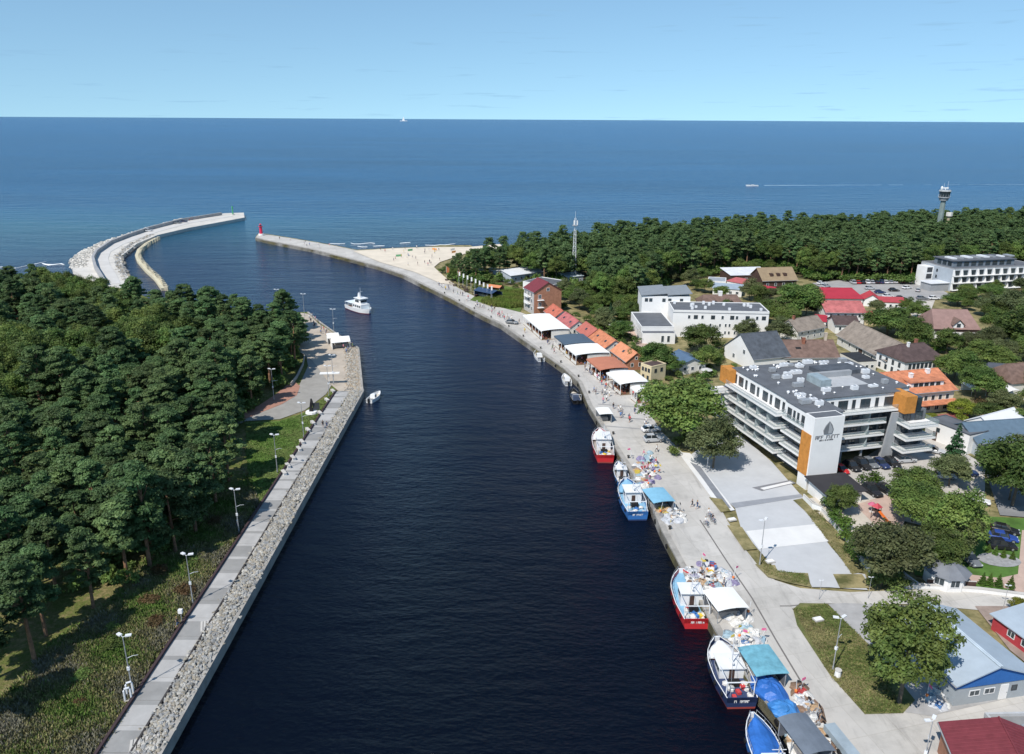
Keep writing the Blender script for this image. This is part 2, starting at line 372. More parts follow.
# riprap between promenade and edge beam
stone_a = M('riprap stone', (.34,.32,.29), var=.35, scale=.9, col2=(.42,.40,.36), rough=.95)
stone_m = stone_a
def rocks(name, line, d0, d1, n, rmin, rmax, z0, zbulge=0.0, mats=None, seed=1, slope=0.0):
    g = np.random.default_rng(seed); pts = resample(line, 1.0)
    ico = []
    ph = (1+5**.5)/2
    base = np.array([(-1,ph,0),(1,ph,0),(-1,-ph,0),(1,-ph,0),(0,-1,ph),(0,1,ph),(0,-1,-ph),(0,1,-ph),(ph,0,-1),(ph,0,1),(-ph,0,-1),(-ph,0,1)])/1.9
    tri = np.array([(0,11,5),(0,5,1),(0,1,7),(0,7,10),(0,10,11),(1,5,9),(5,11,4),(11,10,2),(10,7,6),(7,1,8),(3,9,4),(3,4,2),(3,2,6),(3,6,8),(3,8,9),(4,9,5),(2,4,11),(6,2,10),(8,6,7),(9,8,1)])
    V = []; Fc = []
    A = offset_line(pts, d0); B = offset_line(pts, d1)
    for k in range(n):
        i = g.integers(0, len(pts)); t = g.random()
        x = A[i][0]*(1-t)+B[i][0]*t+g.normal()*.4; y = A[i][1]*(1-t)+B[i][1]*t+g.normal()*.4
        r = rmin+(rmax-rmin)*g.random()**2
        sc = r*(0.7+.6*g.random(3)); a = g.random()*6.28; c, s = math.cos(a), math.sin(a)
        v = base*(1+.22*g.normal(size=(12,1)))*sc
        v = np.stack([v[:,0]*c-v[:,1]*s+x, v[:,0]*s+v[:,1]*c+y, v[:,2]*.8+z0+slope*t+zbulge*math.sin(pi*t)+g.random()*.12], 1)
        Fc.append(tri+12*k); V.append(v)
    me = bpy.data.meshes.new(name); me.from_pydata(np.concatenate(V), [], np.concatenate(Fc).tolist())
    for q in (mats or [stone_m]): me.materials.append(q)
    if mats and len(mats) > 1: me.polygons.foreach_set('material_index', np.repeat(g.integers(0, len(mats), n), 20).astype(np.int32))
    o = bpy.data.objects.new(name, me); COL.objects.link(o); return tag(o, kind='stuff')
stones = [M('pale riprap stone', (.37,.355,.32), var=.25, scale=.8, rough=.95), M('brown riprap stone', (.29,.26,.21), var=.25, scale=.8, rough=.95), M('grey riprap stone', (.26,.26,.255), var=.2, scale=.8, rough=.95), M('dark riprap stone', (.16,.155,.15), var=.2, scale=.8, rough=.95)]
b = MB(); strip(b, edgeL, .6, PA-.25, 1.4, 1.6); tag(b.build('riprap_bed', stones[2]), kind='structure')
tag(rocks('riprap_stones', edgeL, .85, PA-.45, 8500, .13, .33, 1.68, .1, stones[:3], 3), 'pale and brown stones filling the strip between the left promenade and the quay edge', 'stones')
# sandy plaza at the tip, brick road, lawn
sheet('plaza', [(345,396),(362.2,391),(358,349.3),(334,333.4),(318,323),(309,314),(296,312),(290,330),(300,352),(312,360),(330,384)], 1.70, M('sandy paving', (.44,.38,.31), var=.12, scale=.25))
sheet('road', [(190,446),(240,418),(270,406),(298,388),(308,366),(304,345),(330,350),(338,360),(336,378),(326,394),(305,410),(280,419),(246,421),(214,436),(200,452)], 1.66, M('grey block road', (.30,.285,.26), var=.1, scale=.4))
sheet('path', [(236,416),(258,406),(276,394),(293,380),(300,386),(297,395),(282,404),(262,412),(240,421)], 1.70, brickpave)
sheet('lawn', [(262,503),(250,482),(246,452),(246,423),(280,421),(306,412),(327,396),(338,381),(338,384),(311,424),(279,478)], 1.62, grassm)
tag(rocks('riprap_stones', resample([(p.x,p.y) for p in PP([(363.6,391.7),(359.2,348)],1.6)],3), .9, 4.2, 1100, .13, .34, 1.68, .1, [M('sandy riprap stone', (.36,.30,.23), var=.2, scale=.8, rough=.95), stones[0]], 13), kind='stuff')
# ---- left mole
moleO = [(128,288),(104,286),(72.4,270),(73.6,261.3),(83.8,252.4),(106.7,242.2),(149.8,228.2),(182.8,219.4),(224.7,213.2),(243.8,212.6),(244.5,217.5),(215,223),(190,227.5),(157.4,235),(137,243.5),(121,256.2),(122.5,266.3),(131,282)]
sheet('mole', moleO, 2.0, M('mole concrete', (.56,.53,.48), var=.12, scale=.15), -3)
mw = [(p.x,p.y) for p in PP([(107,284),(104,279),(97,268),(94.5,259),(98,252.4),(111.7,243),(130,236),(150,229),(183,220.5),(222,214.3)], 2.6)]
mw = resample(mw, 8)
b = MB(); strip(b, mw, 0, 1.2, 1.5, 4.0); tag(b.build('parapet_wall', M('grey parapet', (.33,.33,.33), var=.15, scale=.3)), 'grey curved parapet wall running along the seaward side of the left mole', 'wall')
mr = [(p.x,p.y) for p in PP([(112,284),(109,276),(103,266),(101,259),(104,252),(117,244.5),(134,238),(152,232),(185,223),(230,216)], 2.1)]
b = MB(); strip(b, resample(mr, 8), -3.2, 3.2, 1.8, 2.12); tag(b.build('road', M('pale mole road', (.55,.53,.50), var=.06, scale=.2)), kind='structure')
inner = [(p.x,p.y) for p in PP([(129,282),(121,268),(119.5,257),(135,244.5),(154,236)], 1.0)]
tag(rocks('armour_stones', resample(inner, 4), -1.5, 2.6, 1000, .45, 1.0, 1.2, .5, [stones[1], stones[2]], 5), 'brown boulders lining the inner curve of the left mole', 'stones')
outer = [(p.x,p.y) for p in PP([(74,270),(75,261),(85,253),(107,243),(150,229),(183,220)], 1.0)]
tag(rocks('armour_stones', resample(outer, 4), -5.5, 1.5, 1900, .45, 1.0, 1.7, .2, [MC['mole concrete'], stones[0]], 6), 'grey boulders on the seaward side of the left mole', 'stones')
# inner timber-and-stone jetty
jl = resample([(p.x,p.y) for p in PP([(163,289),(156,279),(146,270),(138.6,261.3),(136.5,256),(138.8,250),(146,244),(156,238.5)], .8)], 4)
r = thing('jetty', 'narrow curved yellowish jetty wall inside the left mole', 'jetty', (jl[0].x, jl[0].y, 0))
jr = [(p.x-jl[0].x, p.y-jl[0].y) for p in jl]
b = MB(); strip(b, jr, -.7, .7, -2, 1.3); b.build('deck', M('weathered yellow concrete', (.55,.50,.36), var=.2, scale=.4), r)
for i, p in enumerate(offset_line(jr, -1.5)):
    b = MB(); b.cbox(p[0], p[1], .2, 1.4, 1.4, 3.4, i*.3); b.build('pile', M('weathered pile', (.50,.45,.33), var=.25, scale=.4), r)
# ---- right mole, beach, right bank
WR = [(500,324.4),(481,315.5),(450.8,299),(402.5,275),(379.7,267.3),(351.7,259.7),(311,249.5),(265.4,240.6),(255.3,238)]
WR2 = [(800,754),(778,718),(757,693),(719.6,640),(682,571.4),(660.7,530),(647,496.6),(621,459),(601.8,427.9),(588,405.6),(578.4,382.8),(563,368.7),(549,358.7),(523.8,341),(500,324.4)]
quay = [P(868,860,1.6)]+[P(a,b_,1.6) for a, b_ in WR2]+[P(a,b_,1.6) for a, b_ in WR[1:]]
# far shoreline, behind the wood
skyl = [(440,246.0),(470,246.2),(500,241),(560,230),(620,224),(700,220),(780,215),(860,214),(940,211),(1024,207),(1130,202)]
shore = [(p.x, p.y+(0 if p_[0] < 480 else 38)) for p_ in skyl for p in [P(p_[0], p_[1], 1 if p_[0] < 480 else 16)]]
rp_ = [(q.x,q.y) for q in quay]+[(P(257,234.5,1.6).x, P(257,234.5,1.6).y)]+[(P(a,b_,1.6).x,P(a,b_,1.6).y) for a,b_ in [(265.4,233.6),(311,241),(336.5,245.6),(357,249.8),(392,248),(430,246.6)]]+shore+[(560,430),(420,150),(300,20),(quay[0].x,20)]
tag(wsheet('ground', rp_, 1.6, drygrass, -3), kind='structure')
qe = [(q.x,q.y) for q in quay]
qe = resample(qe, 5.0)
b = MB(); strip(b, qe, -1.0, 0, -3, 2.0); tag(b.build('quay_edge', conc_edge), kind='structure')
# concrete quay apron, mole top and road
apron = [(805,754),(780,718),(759,693),(721,640),(684,571.4),(662.7,530),(649,496.6),(623,459),(604,427.9),(590,405.6),(580.5,382.8),(565,368.7),(551,358.7),(525.8,341),(502,324.4),(483,315.5),(453,299),(404,275),(381,267.3),(353,259.7),(312,249.5),(265.4,240.2),(256,237.5),(257.5,235),(265.4,234.2),(311,241.6),(336.5,246.2),(357,250.4),(395,258),(430,272),(462,290),(490,304),(520,312),(540,320),(600,362),(640,395),(660,430),(700,470),(716,500),(730,525),(746,550),(760,568),(775,580),(800,588),(850,592),(905,590),(960,590),(1060,600),(1060,640),(1000,612),(935,606),(905,604),(870,604),(800,603),(793,609),(797,625),(830,675),(865,714.4),(935,700),(1060,690),(1060,900),(868,860)]
sheet('road', apron, 1.72, quayc)
# darker cross joints on the quay promenade (expansion slabs), parallel to the walls
jm = M('grey slab bands', (.30,.29,.28), var=.1, scale=.4)
for a, b2 in [((583,372),(618,377)),((592,391),(636,395)),((598,404),(648,408)),((603,416),(652,420)),((606,426),(655,430)),((560,352),(590,356)),((545,340),(566,343))]:
    A, B = P(*a, 1.73), P(*b2, 1.73); d = (B-A).normalized(); nn = Vector((-d.y,d.x,0))*.35
    tag(MB().add([A-nn,B-nn,B+nn,A+nn],[(0,1,2,3)]).build('road_joint', jm), kind='structure')
# wheel-worn and tar-sealed lines along the quay road
for pts in ([(700,520),(726,560),(752,598),(776,640),(800,680)], [(806,604),(790,606),(780,606)]):
    l = [(p.x,p.y) for p in PP(pts, 1.73)]; A = offset_line(l, -.12); B = offset_line(l, .12)
    vs = [(*q,1.735) for q in A]+[(*q,1.735) for q in B]; n_ = len(l)
    tag(MB().add(vs, [(i,i+1,n_+i+1,n_+i) for i in range(n_-1)]).build('road_joint', M('tar seam', (.16,.15,.14))), kind='structure')
sheet('sand', [(353,250.8),(392,248.4),(430,247),(470,246.8),(500,244),(505,249),(470,252),(440,262),(434,267),(445,277),(456,285),(440,283),(415,272),(380,262)], 1.90, sandm)
# plaza and grass in front of the hotel
sheet('lawn', [(793,609),(800.6,603),(826,603.5),(857,633),(875,650),(915,700),(903,713),(865,714),(830,675),(797,625)], 1.80, M('worn lawn', (.11,.14,.04), var=.3, scale=.3, col2=(.17,.155,.06)))
sheet('plaza', [(690,455),(712,440),(735,430),(772,462),(800,494),(803,497),(735,508),(700,475)], 1.84, greypave)
sheet('plaza', [(735,508),(803,497),(818,530),(850,572),(865,574),(870,588),(812,587),(806,574),(778,572),(757,548),(741,528)], 1.83, greypave)
sheet('plaza', [(746,531),(816,524),(831,541),(759,549)], 1.86, whitepave)
sheet('plaza', [(800,550),(832,548),(868,590),(812,586),(806,570)], 1.85, greypave)
sheet('path', [(735,508),(803,497),(801,494),(731,503)], 1.87, M('dark slab band', (.27,.28,.30), var=.08))
b = MB()
for x0,y0,x1,y1 in [(756,485,788,478)]:
    pass
sheet('path', [(752,487.5),(790,480),(796,483),(762,491)], 1.87, M('dark slab frame', (.20,.20,.21), var=.05))
sheet('path', [(760,488.0),(790,481.3),(793,483),(764,489.8)], 1.90, whitepave)
sheet('path', [(690,462),(701,476),(724,508),(731,508),(700,466)], 1.88, M('slate paving', (.21,.22,.24), var=.1))
sheet('path', [(678,452),(690,453),(735,510),(722,512)], 1.86, whitepave)
for pl in ([(727,525),(742,527),(757,549),(744,550)], [(755,564),(775,565),(778,572),(808,573),(811,587),(790,583),(768,577)], [(833,574),(862,574),(872,588),(840,588)], [(793,500),(803,498),(815,512),(850,548),(862,572),(852,574),(828,540),(806,512)], [(709,497),(722,499),(731,511),(721,512)]):
    sheet('lawn', pl, 1.89, drygrass)
# town yards: parking under the hotel, streets, gardens
sheet('yard', [(826,480),(880,448),(930,432),(985,465),(985,500),(940,530),(900,520),(860,510)], 1.80, M('pale yard', (.46,.43,.39), var=.1, scale=.3))
sheet('yard', [(803,500),(835,492),(880,500),(905,520),(890,560),(868,560),(838,530)], 1.82, M('sandy yard', (.50,.45,.38), var=.12, scale=.4))
sheet('yard', [(855,505),(895,492),(905,520),(890,540)], 1.84, pinkpave)
sheet('lawn', [(905,545),(960,515),(1060,520),(1060,590),(985,590),(960,582),(915,575)], 1.82, M('green lawn', (.075,.15,.028), var=.25, scale=.4))
sheet('path', [(958,573),(1000,578),(1018,574),(1022,530),(1060,530),(1060,606),(1010,589),(965,581)], 1.86, pinkpave)
sheet('yard', [(985,470),(1060,480),(1060,520),(1000,515)], 1.83, dark_asph)
sheet('parking', [(812,283),(850,279),(925,281),(955,297),(905,303),(870,300),(830,292)], 1.80, M('parking lot', (.33,.32,.31), var=.12, scale=.2))
sheet('path', [(905,303),(935,300),(928,318),(915,322)], 1.82, M('pale lane', (.5,.46,.4)))
sheet('yard', [(845,603),(872,604),(935,607),(1000,700),(930,716),(905,712),(915,700),(875,650),(857,633),(828,604)], 1.76, M('worn asphalt', (.36,.35,.34), var=.15, scale=.3))
sheet('yard', [(975,606),(1060,606),(1060,690),(1010,650)], 1.79, M('brown gravel', (.30,.235,.20), var=.2, scale=.5))
sheet('yard', [(626,330),(640,330),(652,352),(640,352)], 1.80, pinkpave)
sheet('lawn', [(470,300),(490,283),(528,290),(520,312),(496,306)], 1.82, M('dune green', (.10,.15,.03), var=.3, scale=.3))
# woodland floor of the far wood
wf = [(P(a,b_).x,P(a,b_).y) for a,b_ in [(455,280),(480,285),(530,285),(600,312),(655,305),(660,285),(720,275),(780,275),(850,284),(920,282),(1060,300)]]+[(500,420),(540,430)]+[(x,y-34) for x,y in shore[::-1]][:-3]
tag(wsheet('ground', wf, 1.66, soil), kind='structure')
# white surf off the beach
foam = M('white foam', (.8,.82,.82), var=.05, scale=.4)
def surf(pxs, wd, seed):
    g = random.Random(seed); l = resample([(p.x,p.y) for p in PP(pxs, .1)], 3)
    b = MB(); i = 0
    while i < len(l)-3:
        n_ = g.randint(3, 7); seg = l[i:i+n_]
        if len(seg) > 2 and g.random() < .6:
            ws = [wd*.5*sin(pi*(k+.3)/(len(seg)-.4))*g.uniform(.5,1.2) for k in range(len(seg))]
            A = offset_line(seg, .5); 
            vs = []
            for k, p in enumerate(seg):
                j = g.uniform(-2.2,2.2)
                vs += [(p.x, p.y-ws[k]/2+j, .05), (p.x, p.y+ws[k]/2+j, .05), (p.x, p.y+j, .2)]
            fs = []
            for k in range(len(seg)-1):
                o = 3*k; fs += [(o,o+3,o+5,o+2),(o+2,o+5,o+4,o+1)]
            b.add(vs, fs)
        i += n_
    return tag(b.build('surf', foam), kind='stuff')
surf([(330,243.5),(400,243),(445,241.5),(475,240)], 3.5, 1)
surf([(357,246.6),(400,246.0),(440,244.5),(470,243.6)], 5, 2)
surf([(-20,268),(10,266.5),(40,264),(66,264)], 7, 3)
surf([(-20,272),(12,268.5),(45,262),(60,260.5)], 5, 4)
# ================================================================== TREES
LEAF = {}
LEAF['pine'] = leafmat('pine needles', (.066,.124,.046), (.122,.182,.066))
LEAF['broad'] = leafmat('broadleaf foliage', (.085,.155,.036), (.145,.19,.048))
LEAF['dark'] = leafmat('dark broadleaf foliage', (.072,.128,.030), (.12,.16,.042))
LEAF['birch'] = leafmat('birch foliage', (.10,.13,.05), (.14,.16,.07))
LEAF['yellow'] = leafmat('yellow green foliage', (.13,.17,.02), (.19,.21,.03))
LEAF['spruce'] = leafmat('spruce needles', (.03,.08,.035), (.05,.105,.04))
LEAF['rust'] = leafmat('rusty foliage', (.16,.085,.045), (.12,.09,.04))
LEAF['hedge'] = leafmat('hedge foliage', (.06,.13,.02), (.10,.16,.03))
bark = {'pine': M('pine bark', (.16,.10,.065), var=.25, scale=1.2, col2=(.26,.14,.08)), 'broad': M('grey brown bark', (.12,.10,.075), var=.25, scale=1.5), 'birch': M('pale birch bark', (.55,.52,.46), var=.25, scale=2.5)}
def leaf_mesh(name, clumps, per, size, material, seed, flat=.55, tintlo=.15, tinthi=.85):
    """clumps: (x,y,z,rx,rz). Small leaf-spray quads spread through the shells of all clumps."""
    g = np.random.default_rng(seed); V = []; T = []
    for (x,y,z,rx,rz) in clumps:
        n = max(8, int(per*(rx**2)))
        d = g.normal(size=(n,3)); d /= np.linalg.norm(d,axis=1)[:,None]
        rad = g.random(n)**.35
        d[:,2] = np.where(d[:,2] < -.35, -d[:,2]*.4, d[:,2])
        lump = 1+.18*np.sin(d[:,0]*5+x)*np.cos(d[:,1]*5+y)
        c = np.stack([x+d[:,0]*rad*rx*lump, y+d[:,1]*rad*rx*lump, z+d[:,2]*rad*rz*lump],1)
        # spray normal: outward, mixed with chance
        nm = d*.8+g.normal(size=(n,3))*.55; nm[:,2] += flat; nm /= np.linalg.norm(nm,axis=1)[:,None]
        a = np.cross(nm, g.normal(size=(n,3))); a /= np.linalg.norm(a,axis=1)[:,None]; b = np.cross(nm,a)
        s = size*(.6+.8*g.random(n))[:,None]
        V.append(np.stack([c-a*s, c-b*s*.55+nm*s*.12, c+a*s, c+b*s*.55+nm*s*.12],1).reshape(-1,3))
        t = tintlo+(tinthi-tintlo)*g.random()
        T.append(np.repeat(np.clip(t+.12*g.normal(size=n),0,1),4))
    V = np.concatenate(V); T = np.concatenate(T); nq = len(V)//4
    me = bpy.data.meshes.new(name); me.vertices.add(len(V)); me.vertices.foreach_set('co', V.astype(np.float32).ravel())
    me.loops.add(nq*4); me.loops.foreach_set('vertex_index', np.arange(nq*4, dtype=np.int32)); me.polygons.add(nq)
    me.polygons.foreach_set('loop_start', np.arange(0,nq*4,4,dtype=np.int32)); me.polygons.foreach_set('loop_total', np.full(nq,4,dtype=np.int32))
    at = me.attributes.new('tint','FLOAT','POINT'); at.data.foreach_set('value', T.astype(np.float32))
    me.materials.append(material); me.update(); me.validate()
    return me
def trunk_mesh(name, h, r, limbs, m, bend=.3, seed=0):
    g = random.Random(seed); b = MB(); bx, by = g.uniform(-bend,bend), g.uniform(-bend,bend)
    pts = [(bx*(k/5)**2, by*(k/5)**2, h*k/5-.3*(k==0)) for k in range(6)]
    b.tube(pts, [r*(1.25-.9*k/5) for k in range(6)], 7)
    for (x,y,z) in limbs:
        t = max(.25, min(.95, (z/h)*.8)); k = t*5; i = int(k); f = k-i
        p0 = Vector(pts[i]).lerp(Vector(pts[min(i+1,5)]), f); p1 = Vector((x,y,z)); mid = p0.lerp(p1,.55)+Vector((0,0,-.08*(p1-p0).length))
        b.tube([p0,mid,p1], [r*.38,r*.24,r*.08], 5)
    return b.mesh(name, m)
TP = {}
def make_tree(kind, leaf, seed, h, R_, per=55, size=.34, barkk='broad', lo=.35, n=24, flat=.55):
    g = random.Random(seed); cl = []
    if kind == 'pine':       # bare lower stem, uneven flat-topped crown of separate tufts
        for i in range(n):
            t = g.random(); a = g.uniform(0,6.283); zz = h*(lo+(1-lo)*t)
            env = R_*(1-.62*t**1.6)*(.55+.45*min(1,t*3.0)); q = env*math.sqrt(g.uniform(.05,1))
            rx = g.uniform(.45,.98)*R_/3.2; cl.append((q*cos(a), q*sin(a), zz-rx*.4, rx, rx*g.uniform(.45,.68)))
        cl.append((0,0,h-.7,R_*.34,R_*.26))
    elif kind == 'broad':    # domed crown of big lumps
        for i in range(n):
            t = g.random(); a = g.uniform(0,6.283); e = math.asin(g.uniform(-.45,1)); q = g.uniform(.55,.88)*(1+.12*math.sin(a*3+seed))
            zc = h*lo+(h*(1-lo))*.46; 
            rx = R_*(g.uniform(.24,.42) if n < 60 else g.uniform(.15,.30)); cl.append((R_*q*cos(e)*cos(a), R_*q*cos(e)*sin(a), zc+(h*(1-lo))*.50*q*sin(e), rx, rx*g.uniform(.7,.95)))
        cl += [(0,0,h*lo+(h*(1-lo))*.5,R_*.55,h*(1-lo)*.36)]
    elif kind == 'cone':
        for i in range(n):
            t = (i+.5)/n; a = i*2.4; rr = R_*(1-t)**.85; q = rr*.55; rx = max(.25, rr*.55)
            cl.append((q*cos(a), q*sin(a), h*(lo+(1-lo)*t), rx, max(.5,h/n*1.6)))
    elif kind == 'bush':
        for i in range(n):
            a = g.uniform(0,6.283); q = R_*math.sqrt(g.random())*.75; rx = R_*g.uniform(.3,.5)
            cl.append((q*cos(a), q*sin(a), h*g.uniform(.3,.68), rx, h*.33))
    crown = leaf_mesh('crown', cl, per, size, LEAF[leaf], seed, flat)
    lim = [c[:3] for c in sorted(cl, key=lambda c:-c[3])[:11]]
    tr = trunk_mesh('trunk', h*(.93 if kind in('pine','cone') else .72), .014*h+.02, lim, bark[barkk], .035*h if kind != 'cone' else .02, seed)
    return crown, tr
def put_tree(name, proto, loc, s, rz, label, cat, group, tilt=0):
    crown, tr = proto
    r = thing(name, label, cat, loc, rz, group, s)
    if tilt: r.rotation_euler.x = random.uniform(-tilt,tilt); r.rotation_euler.y = random.uniform(-tilt,tilt)
    inst('trunk', tr, r); inst('crown', crown, r)
    return r
PINES = [make_tree('pine','pine',100+i, 14.5+(i%4)*1.1, 3.3+.3*(i%5), 250, .205, 'pine', .32+.05*(i%4), 66+5*(i%4), .55) for i in range(12)]
OAKS = [make_tree('broad',['dark','broad','dark','broad'][i%4],200+i, 13+(i%3), 4.2+.4*(i%3), 95, .235, 'broad', .24, 42) for i in range(6)]
# ---- wood on the left bank: every tree on its own
base = PP([(-40,740),(8,700),(36,662),(72,622),(118,592),(168,550),(203,512),(225,474),(232,444),(238,418),(262,398),(286,380),(299,360),(299,340),(290,327)])
sky_ = PP([(268,308),(230,297),(160,292),(110,285),(60,271),(0,270),(-60,270)], 14)
polyL = [(p.x,p.y) for p in base]+[(p.x,p.y) for p in sky_]
def scatter(poly, dmin, tries, g, dens=None):
    xs = [p[0] for p in poly]; ys = [p[1] for p in poly]; out = []; cell = {}
    for _ in range(tries):
        x = g.uniform(min(xs),max(xs)); y = g.uniform(min(ys),max(ys))
        if not inpoly(x,y,poly): continue
        i, j = int(x//dmin), int(y//dmin)
        if any((x-a)**2+(y-b_)**2 < dmin*dmin for u in (-1,0,1) for v in (-1,0,1) for a,b_ in cell.get((i+u,j+v),())): continue
        cell.setdefault((i,j),[]).append((x,y)); out.append((x,y))
    return out
g = random.Random(11)
spots = scatter(polyL, 4.95, 34000, g)
def patch(x,y): return math.sin(x*.045+1.3)+math.sin(y*.052-x*.03+.4)+.6*math.sin(x*.11+y*.09)
npine = nbroad = 0
for x,y in sorted(spots, key=lambda q: q[1]):
    v = patch(x,y)+g.uniform(-.5,.5)
    if v > .75 and y > 130 and nbroad < 190:
        nbroad += 1
        put_tree('broadleaf_tree', OAKS[g.randrange(len(OAKS))], (x,y,1.4), g.uniform(.82,1.1), g.uniform(0,6.28), 'round-crowned broadleaf tree in the wood on the left bank', 'tree', 'broadleaf trees in the wood on the left bank')
    elif npine < 295:
        npine += 1
        k = g.uniform(.8,1.1)
        put_tree('pine_tree', PINES[g.randrange(len(PINES))], (x,y,1.4), (k*g.uniform(.95,1.15),k*g.uniform(.95,1.15),k*g.uniform(.74,1.0)), g.uniform(0,6.28), 'tall dark green pine inside the wood on the left bank', 'tree', 'pine trees in the wood on the left bank', .05)
    else:
        nbroad += 1
        put_tree('broadleaf_tree', OAKS[g.randrange(len(OAKS))], (x,y,1.4), g.uniform(.75,1.0), g.uniform(0,6.28), 'round-crowned broadleaf tree in the wood on the left bank', 'tree', 'broadleaf trees in the wood on the left bank')
print('left wood', npine, nbroad)
for px,py,kk in ((196,532,1.0),(216,503,.95),(229,480,.9),(150,566,1.05),(176,552,.95)):
    q = P(px,py); put_tree('pine_tree', PINES[px%12], (q.x,q.y,1.4), (kk*1.15,kk*1.15,kk*1.05), px, 'pine on the outer edge of the left wood, standing over the scrub slope', 'tree', 'pines on the outer edge of the left wood')
# undergrowth, heather and rough grass on the left bank
def tufts(name, poly, n, r, hgt, mats, seed, blades=7, z=1.55):
    g = np.random.default_rng(seed); xs = [p[0] for p in poly]; ys = [p[1] for p in poly]; C = []
    while len(C) < n:
        x = g.uniform(min(xs),max(xs)); y = g.uniform(min(ys),max(ys))
        if inpoly(x,y,poly): C.append((x,y))
    C = np.array(C); k = blades
    c = np.repeat(C,k,0); N = len(c)
    o = g.normal(size=(N,2))*r*.5; h = hgt*(.4+.9*g.random(N)); a = g.random(N)*6.28; wd = r*.38*(.6+g.random(N))
    p = c+o; t = o*.8+g.normal(size=(N,2))*.1
    A = np.stack([p[:,0]-np.cos(a)*wd, p[:,1]-np.sin(a)*wd, np.full(N,z)],1); B = np.stack([p[:,0]+np.cos(a)*wd, p[:,1]+np.sin(a)*wd, np.full(N,z)],1); D = np.stack([p[:,0]+t[:,0], p[:,1]+t[:,1], z+h],1)
    V = np.stack([A,B,D],1).reshape(-1,3)
    me = bpy.data.meshes.new(name); me.vertices.add(N*3); me.vertices.foreach_set('co',V.astype(np.float32).ravel()); me.loops.add(N*3); me.loops.foreach_set('vertex_index',np.arange(N*3,dtype=np.int32)); me.polygons.add(N)
    me.polygons.foreach_set('loop_start',np.arange(0,N*3,3,dtype=np.int32)); me.polygons.foreach_set('loop_total',np.full(N,3,dtype=np.int32))
    for q in mats: me.materials.append(q)
    # colour patches: neighbours tend to share a tone
    v = np.sin(C[:,0]*.5)+np.sin(C[:,1]*.61+C[:,0]*.2)+g.normal(size=n)*.9
    idx = np.clip(((v+2.2)/4.4*len(mats)).astype(int),0,len(mats)-1)
    me.polygons.foreach_set('material_index', np.repeat(idx,k).astype(np.int32)); me.update(); me.validate()
    ob = bpy.data.objects.new(name, me); COL.objects.link(ob); return tag(ob, kind='stuff')
gm = [M('moss green grass', (.095,.165,.03), var=.3, scale=.8, rough=.95), M('olive grass', (.13,.165,.045), var=.3, scale=.8, rough=.95), M('straw grass', (.24,.22,.10), var=.25, scale=.8, rough=.95), M('brown heather', (.13,.125,.06), var=.3, scale=.8, rough=.95), M('grey heather', (.20,.19,.14), var=.2, scale=.8, rough=.95)]
rough_poly = [(p.x,p.y) for p in PP([(90,775),(98,752),(158,655),(218,563),(257,504),(250,482),(240,462),(250,480),(225,490),(196,520),(160,560),(110,610),(60,640),(20,680),(-30,720),(-40,775)])]
lawnp = [(p.x,p.y) for p in PP([(262,503),(250,482),(246,452),(246,423),(280,421),(306,412),(327,396),(337,384),(311,424),(279,478)])]
tag(tufts('grass', lawnp, 6000, .3, .14, [M('lawn blades', (.085,.155,.028), var=.3, scale=.6, rough=.95), M('lawn blades pale', (.13,.17,.05), var=.3, scale=.6, rough=.95)], 29, 5, 1.62))
tag(tufts('grass', rough_poly, 16000, .42, .55, gm, 21))
pf = [(p.x,p.y) for p in PP([(60,700),(120,660),(170,580),(200,525),(212,470),(235,418),(215,450),(180,520),(110,600),(40,650)])]
tag(tufts('grass', pf, 5000, .4, .45, gm[:3], 22))
# ---- far wood on the right bank
baseR = [(452,281),(470,283),(492,281),(520,277),(548,284),(580,296),(600,306),(628,307),(652,300),(660,284),(700,276),(740,270),(780,268),(815,280),(850,281),(905,283),(930,276),(1000,270),(1070,276)]
bR = [(p.x,p.y) for p in PP(baseR)]
farp = [(p.x,p.y) for p in PP([(1070,209),(1024,211),(940,215),(860,217.5),(780,219),(700,223.5),(620,228),(560,234),(500,246)], 14)]
polyR = bR+farp+[(P(452,268).x,P(452,268).y)]
g = random.Random(12)
spR = scatter(polyR, 5.0, 110000, g)
_m, _t = P(573.5,289), P(939.5,223,14)
spR = [q for q in spR if not (abs(q[0]-_m.x-(q[1]-_m.y)*.08) < 7 and -26 < q[1]-_m.y < 9) and not (abs(q[0]-_t.x) < 6 and -4 < q[1]-_t.y < 7)]
def hgt(x,y):   # wind-clipped towards the beach on the west
    p = P(452,270); return max(.42, min(1, .45+(x-p.x)/34))
front = sorted(spR, key=lambda q: min((q[0]-a)**2+(q[1]-b_)**2 for a,b_ in resample(bR,6)))[:100]
fs_ = set(front)
for x,y in front:
    k = hgt(x,y)*g.uniform(.85,1.1); bl = g.random() < .4
    pr = OAKS[g.randrange(len(OAKS))] if bl else PINES[g.randrange(len(PINES))]
    put_tree('broadleaf_tree' if bl else 'pine_tree', pr, (x,y,1.6), k, g.uniform(0,6.28), 'round broadleaf tree on the near edge of the wood behind the town' if bl else 'pine with bare lower trunk on the near edge of the wood behind the town', 'tree', 'broadleaf trees along the edge of the wood behind the town' if bl else 'pines along the edge of the wood behind the town', .03)
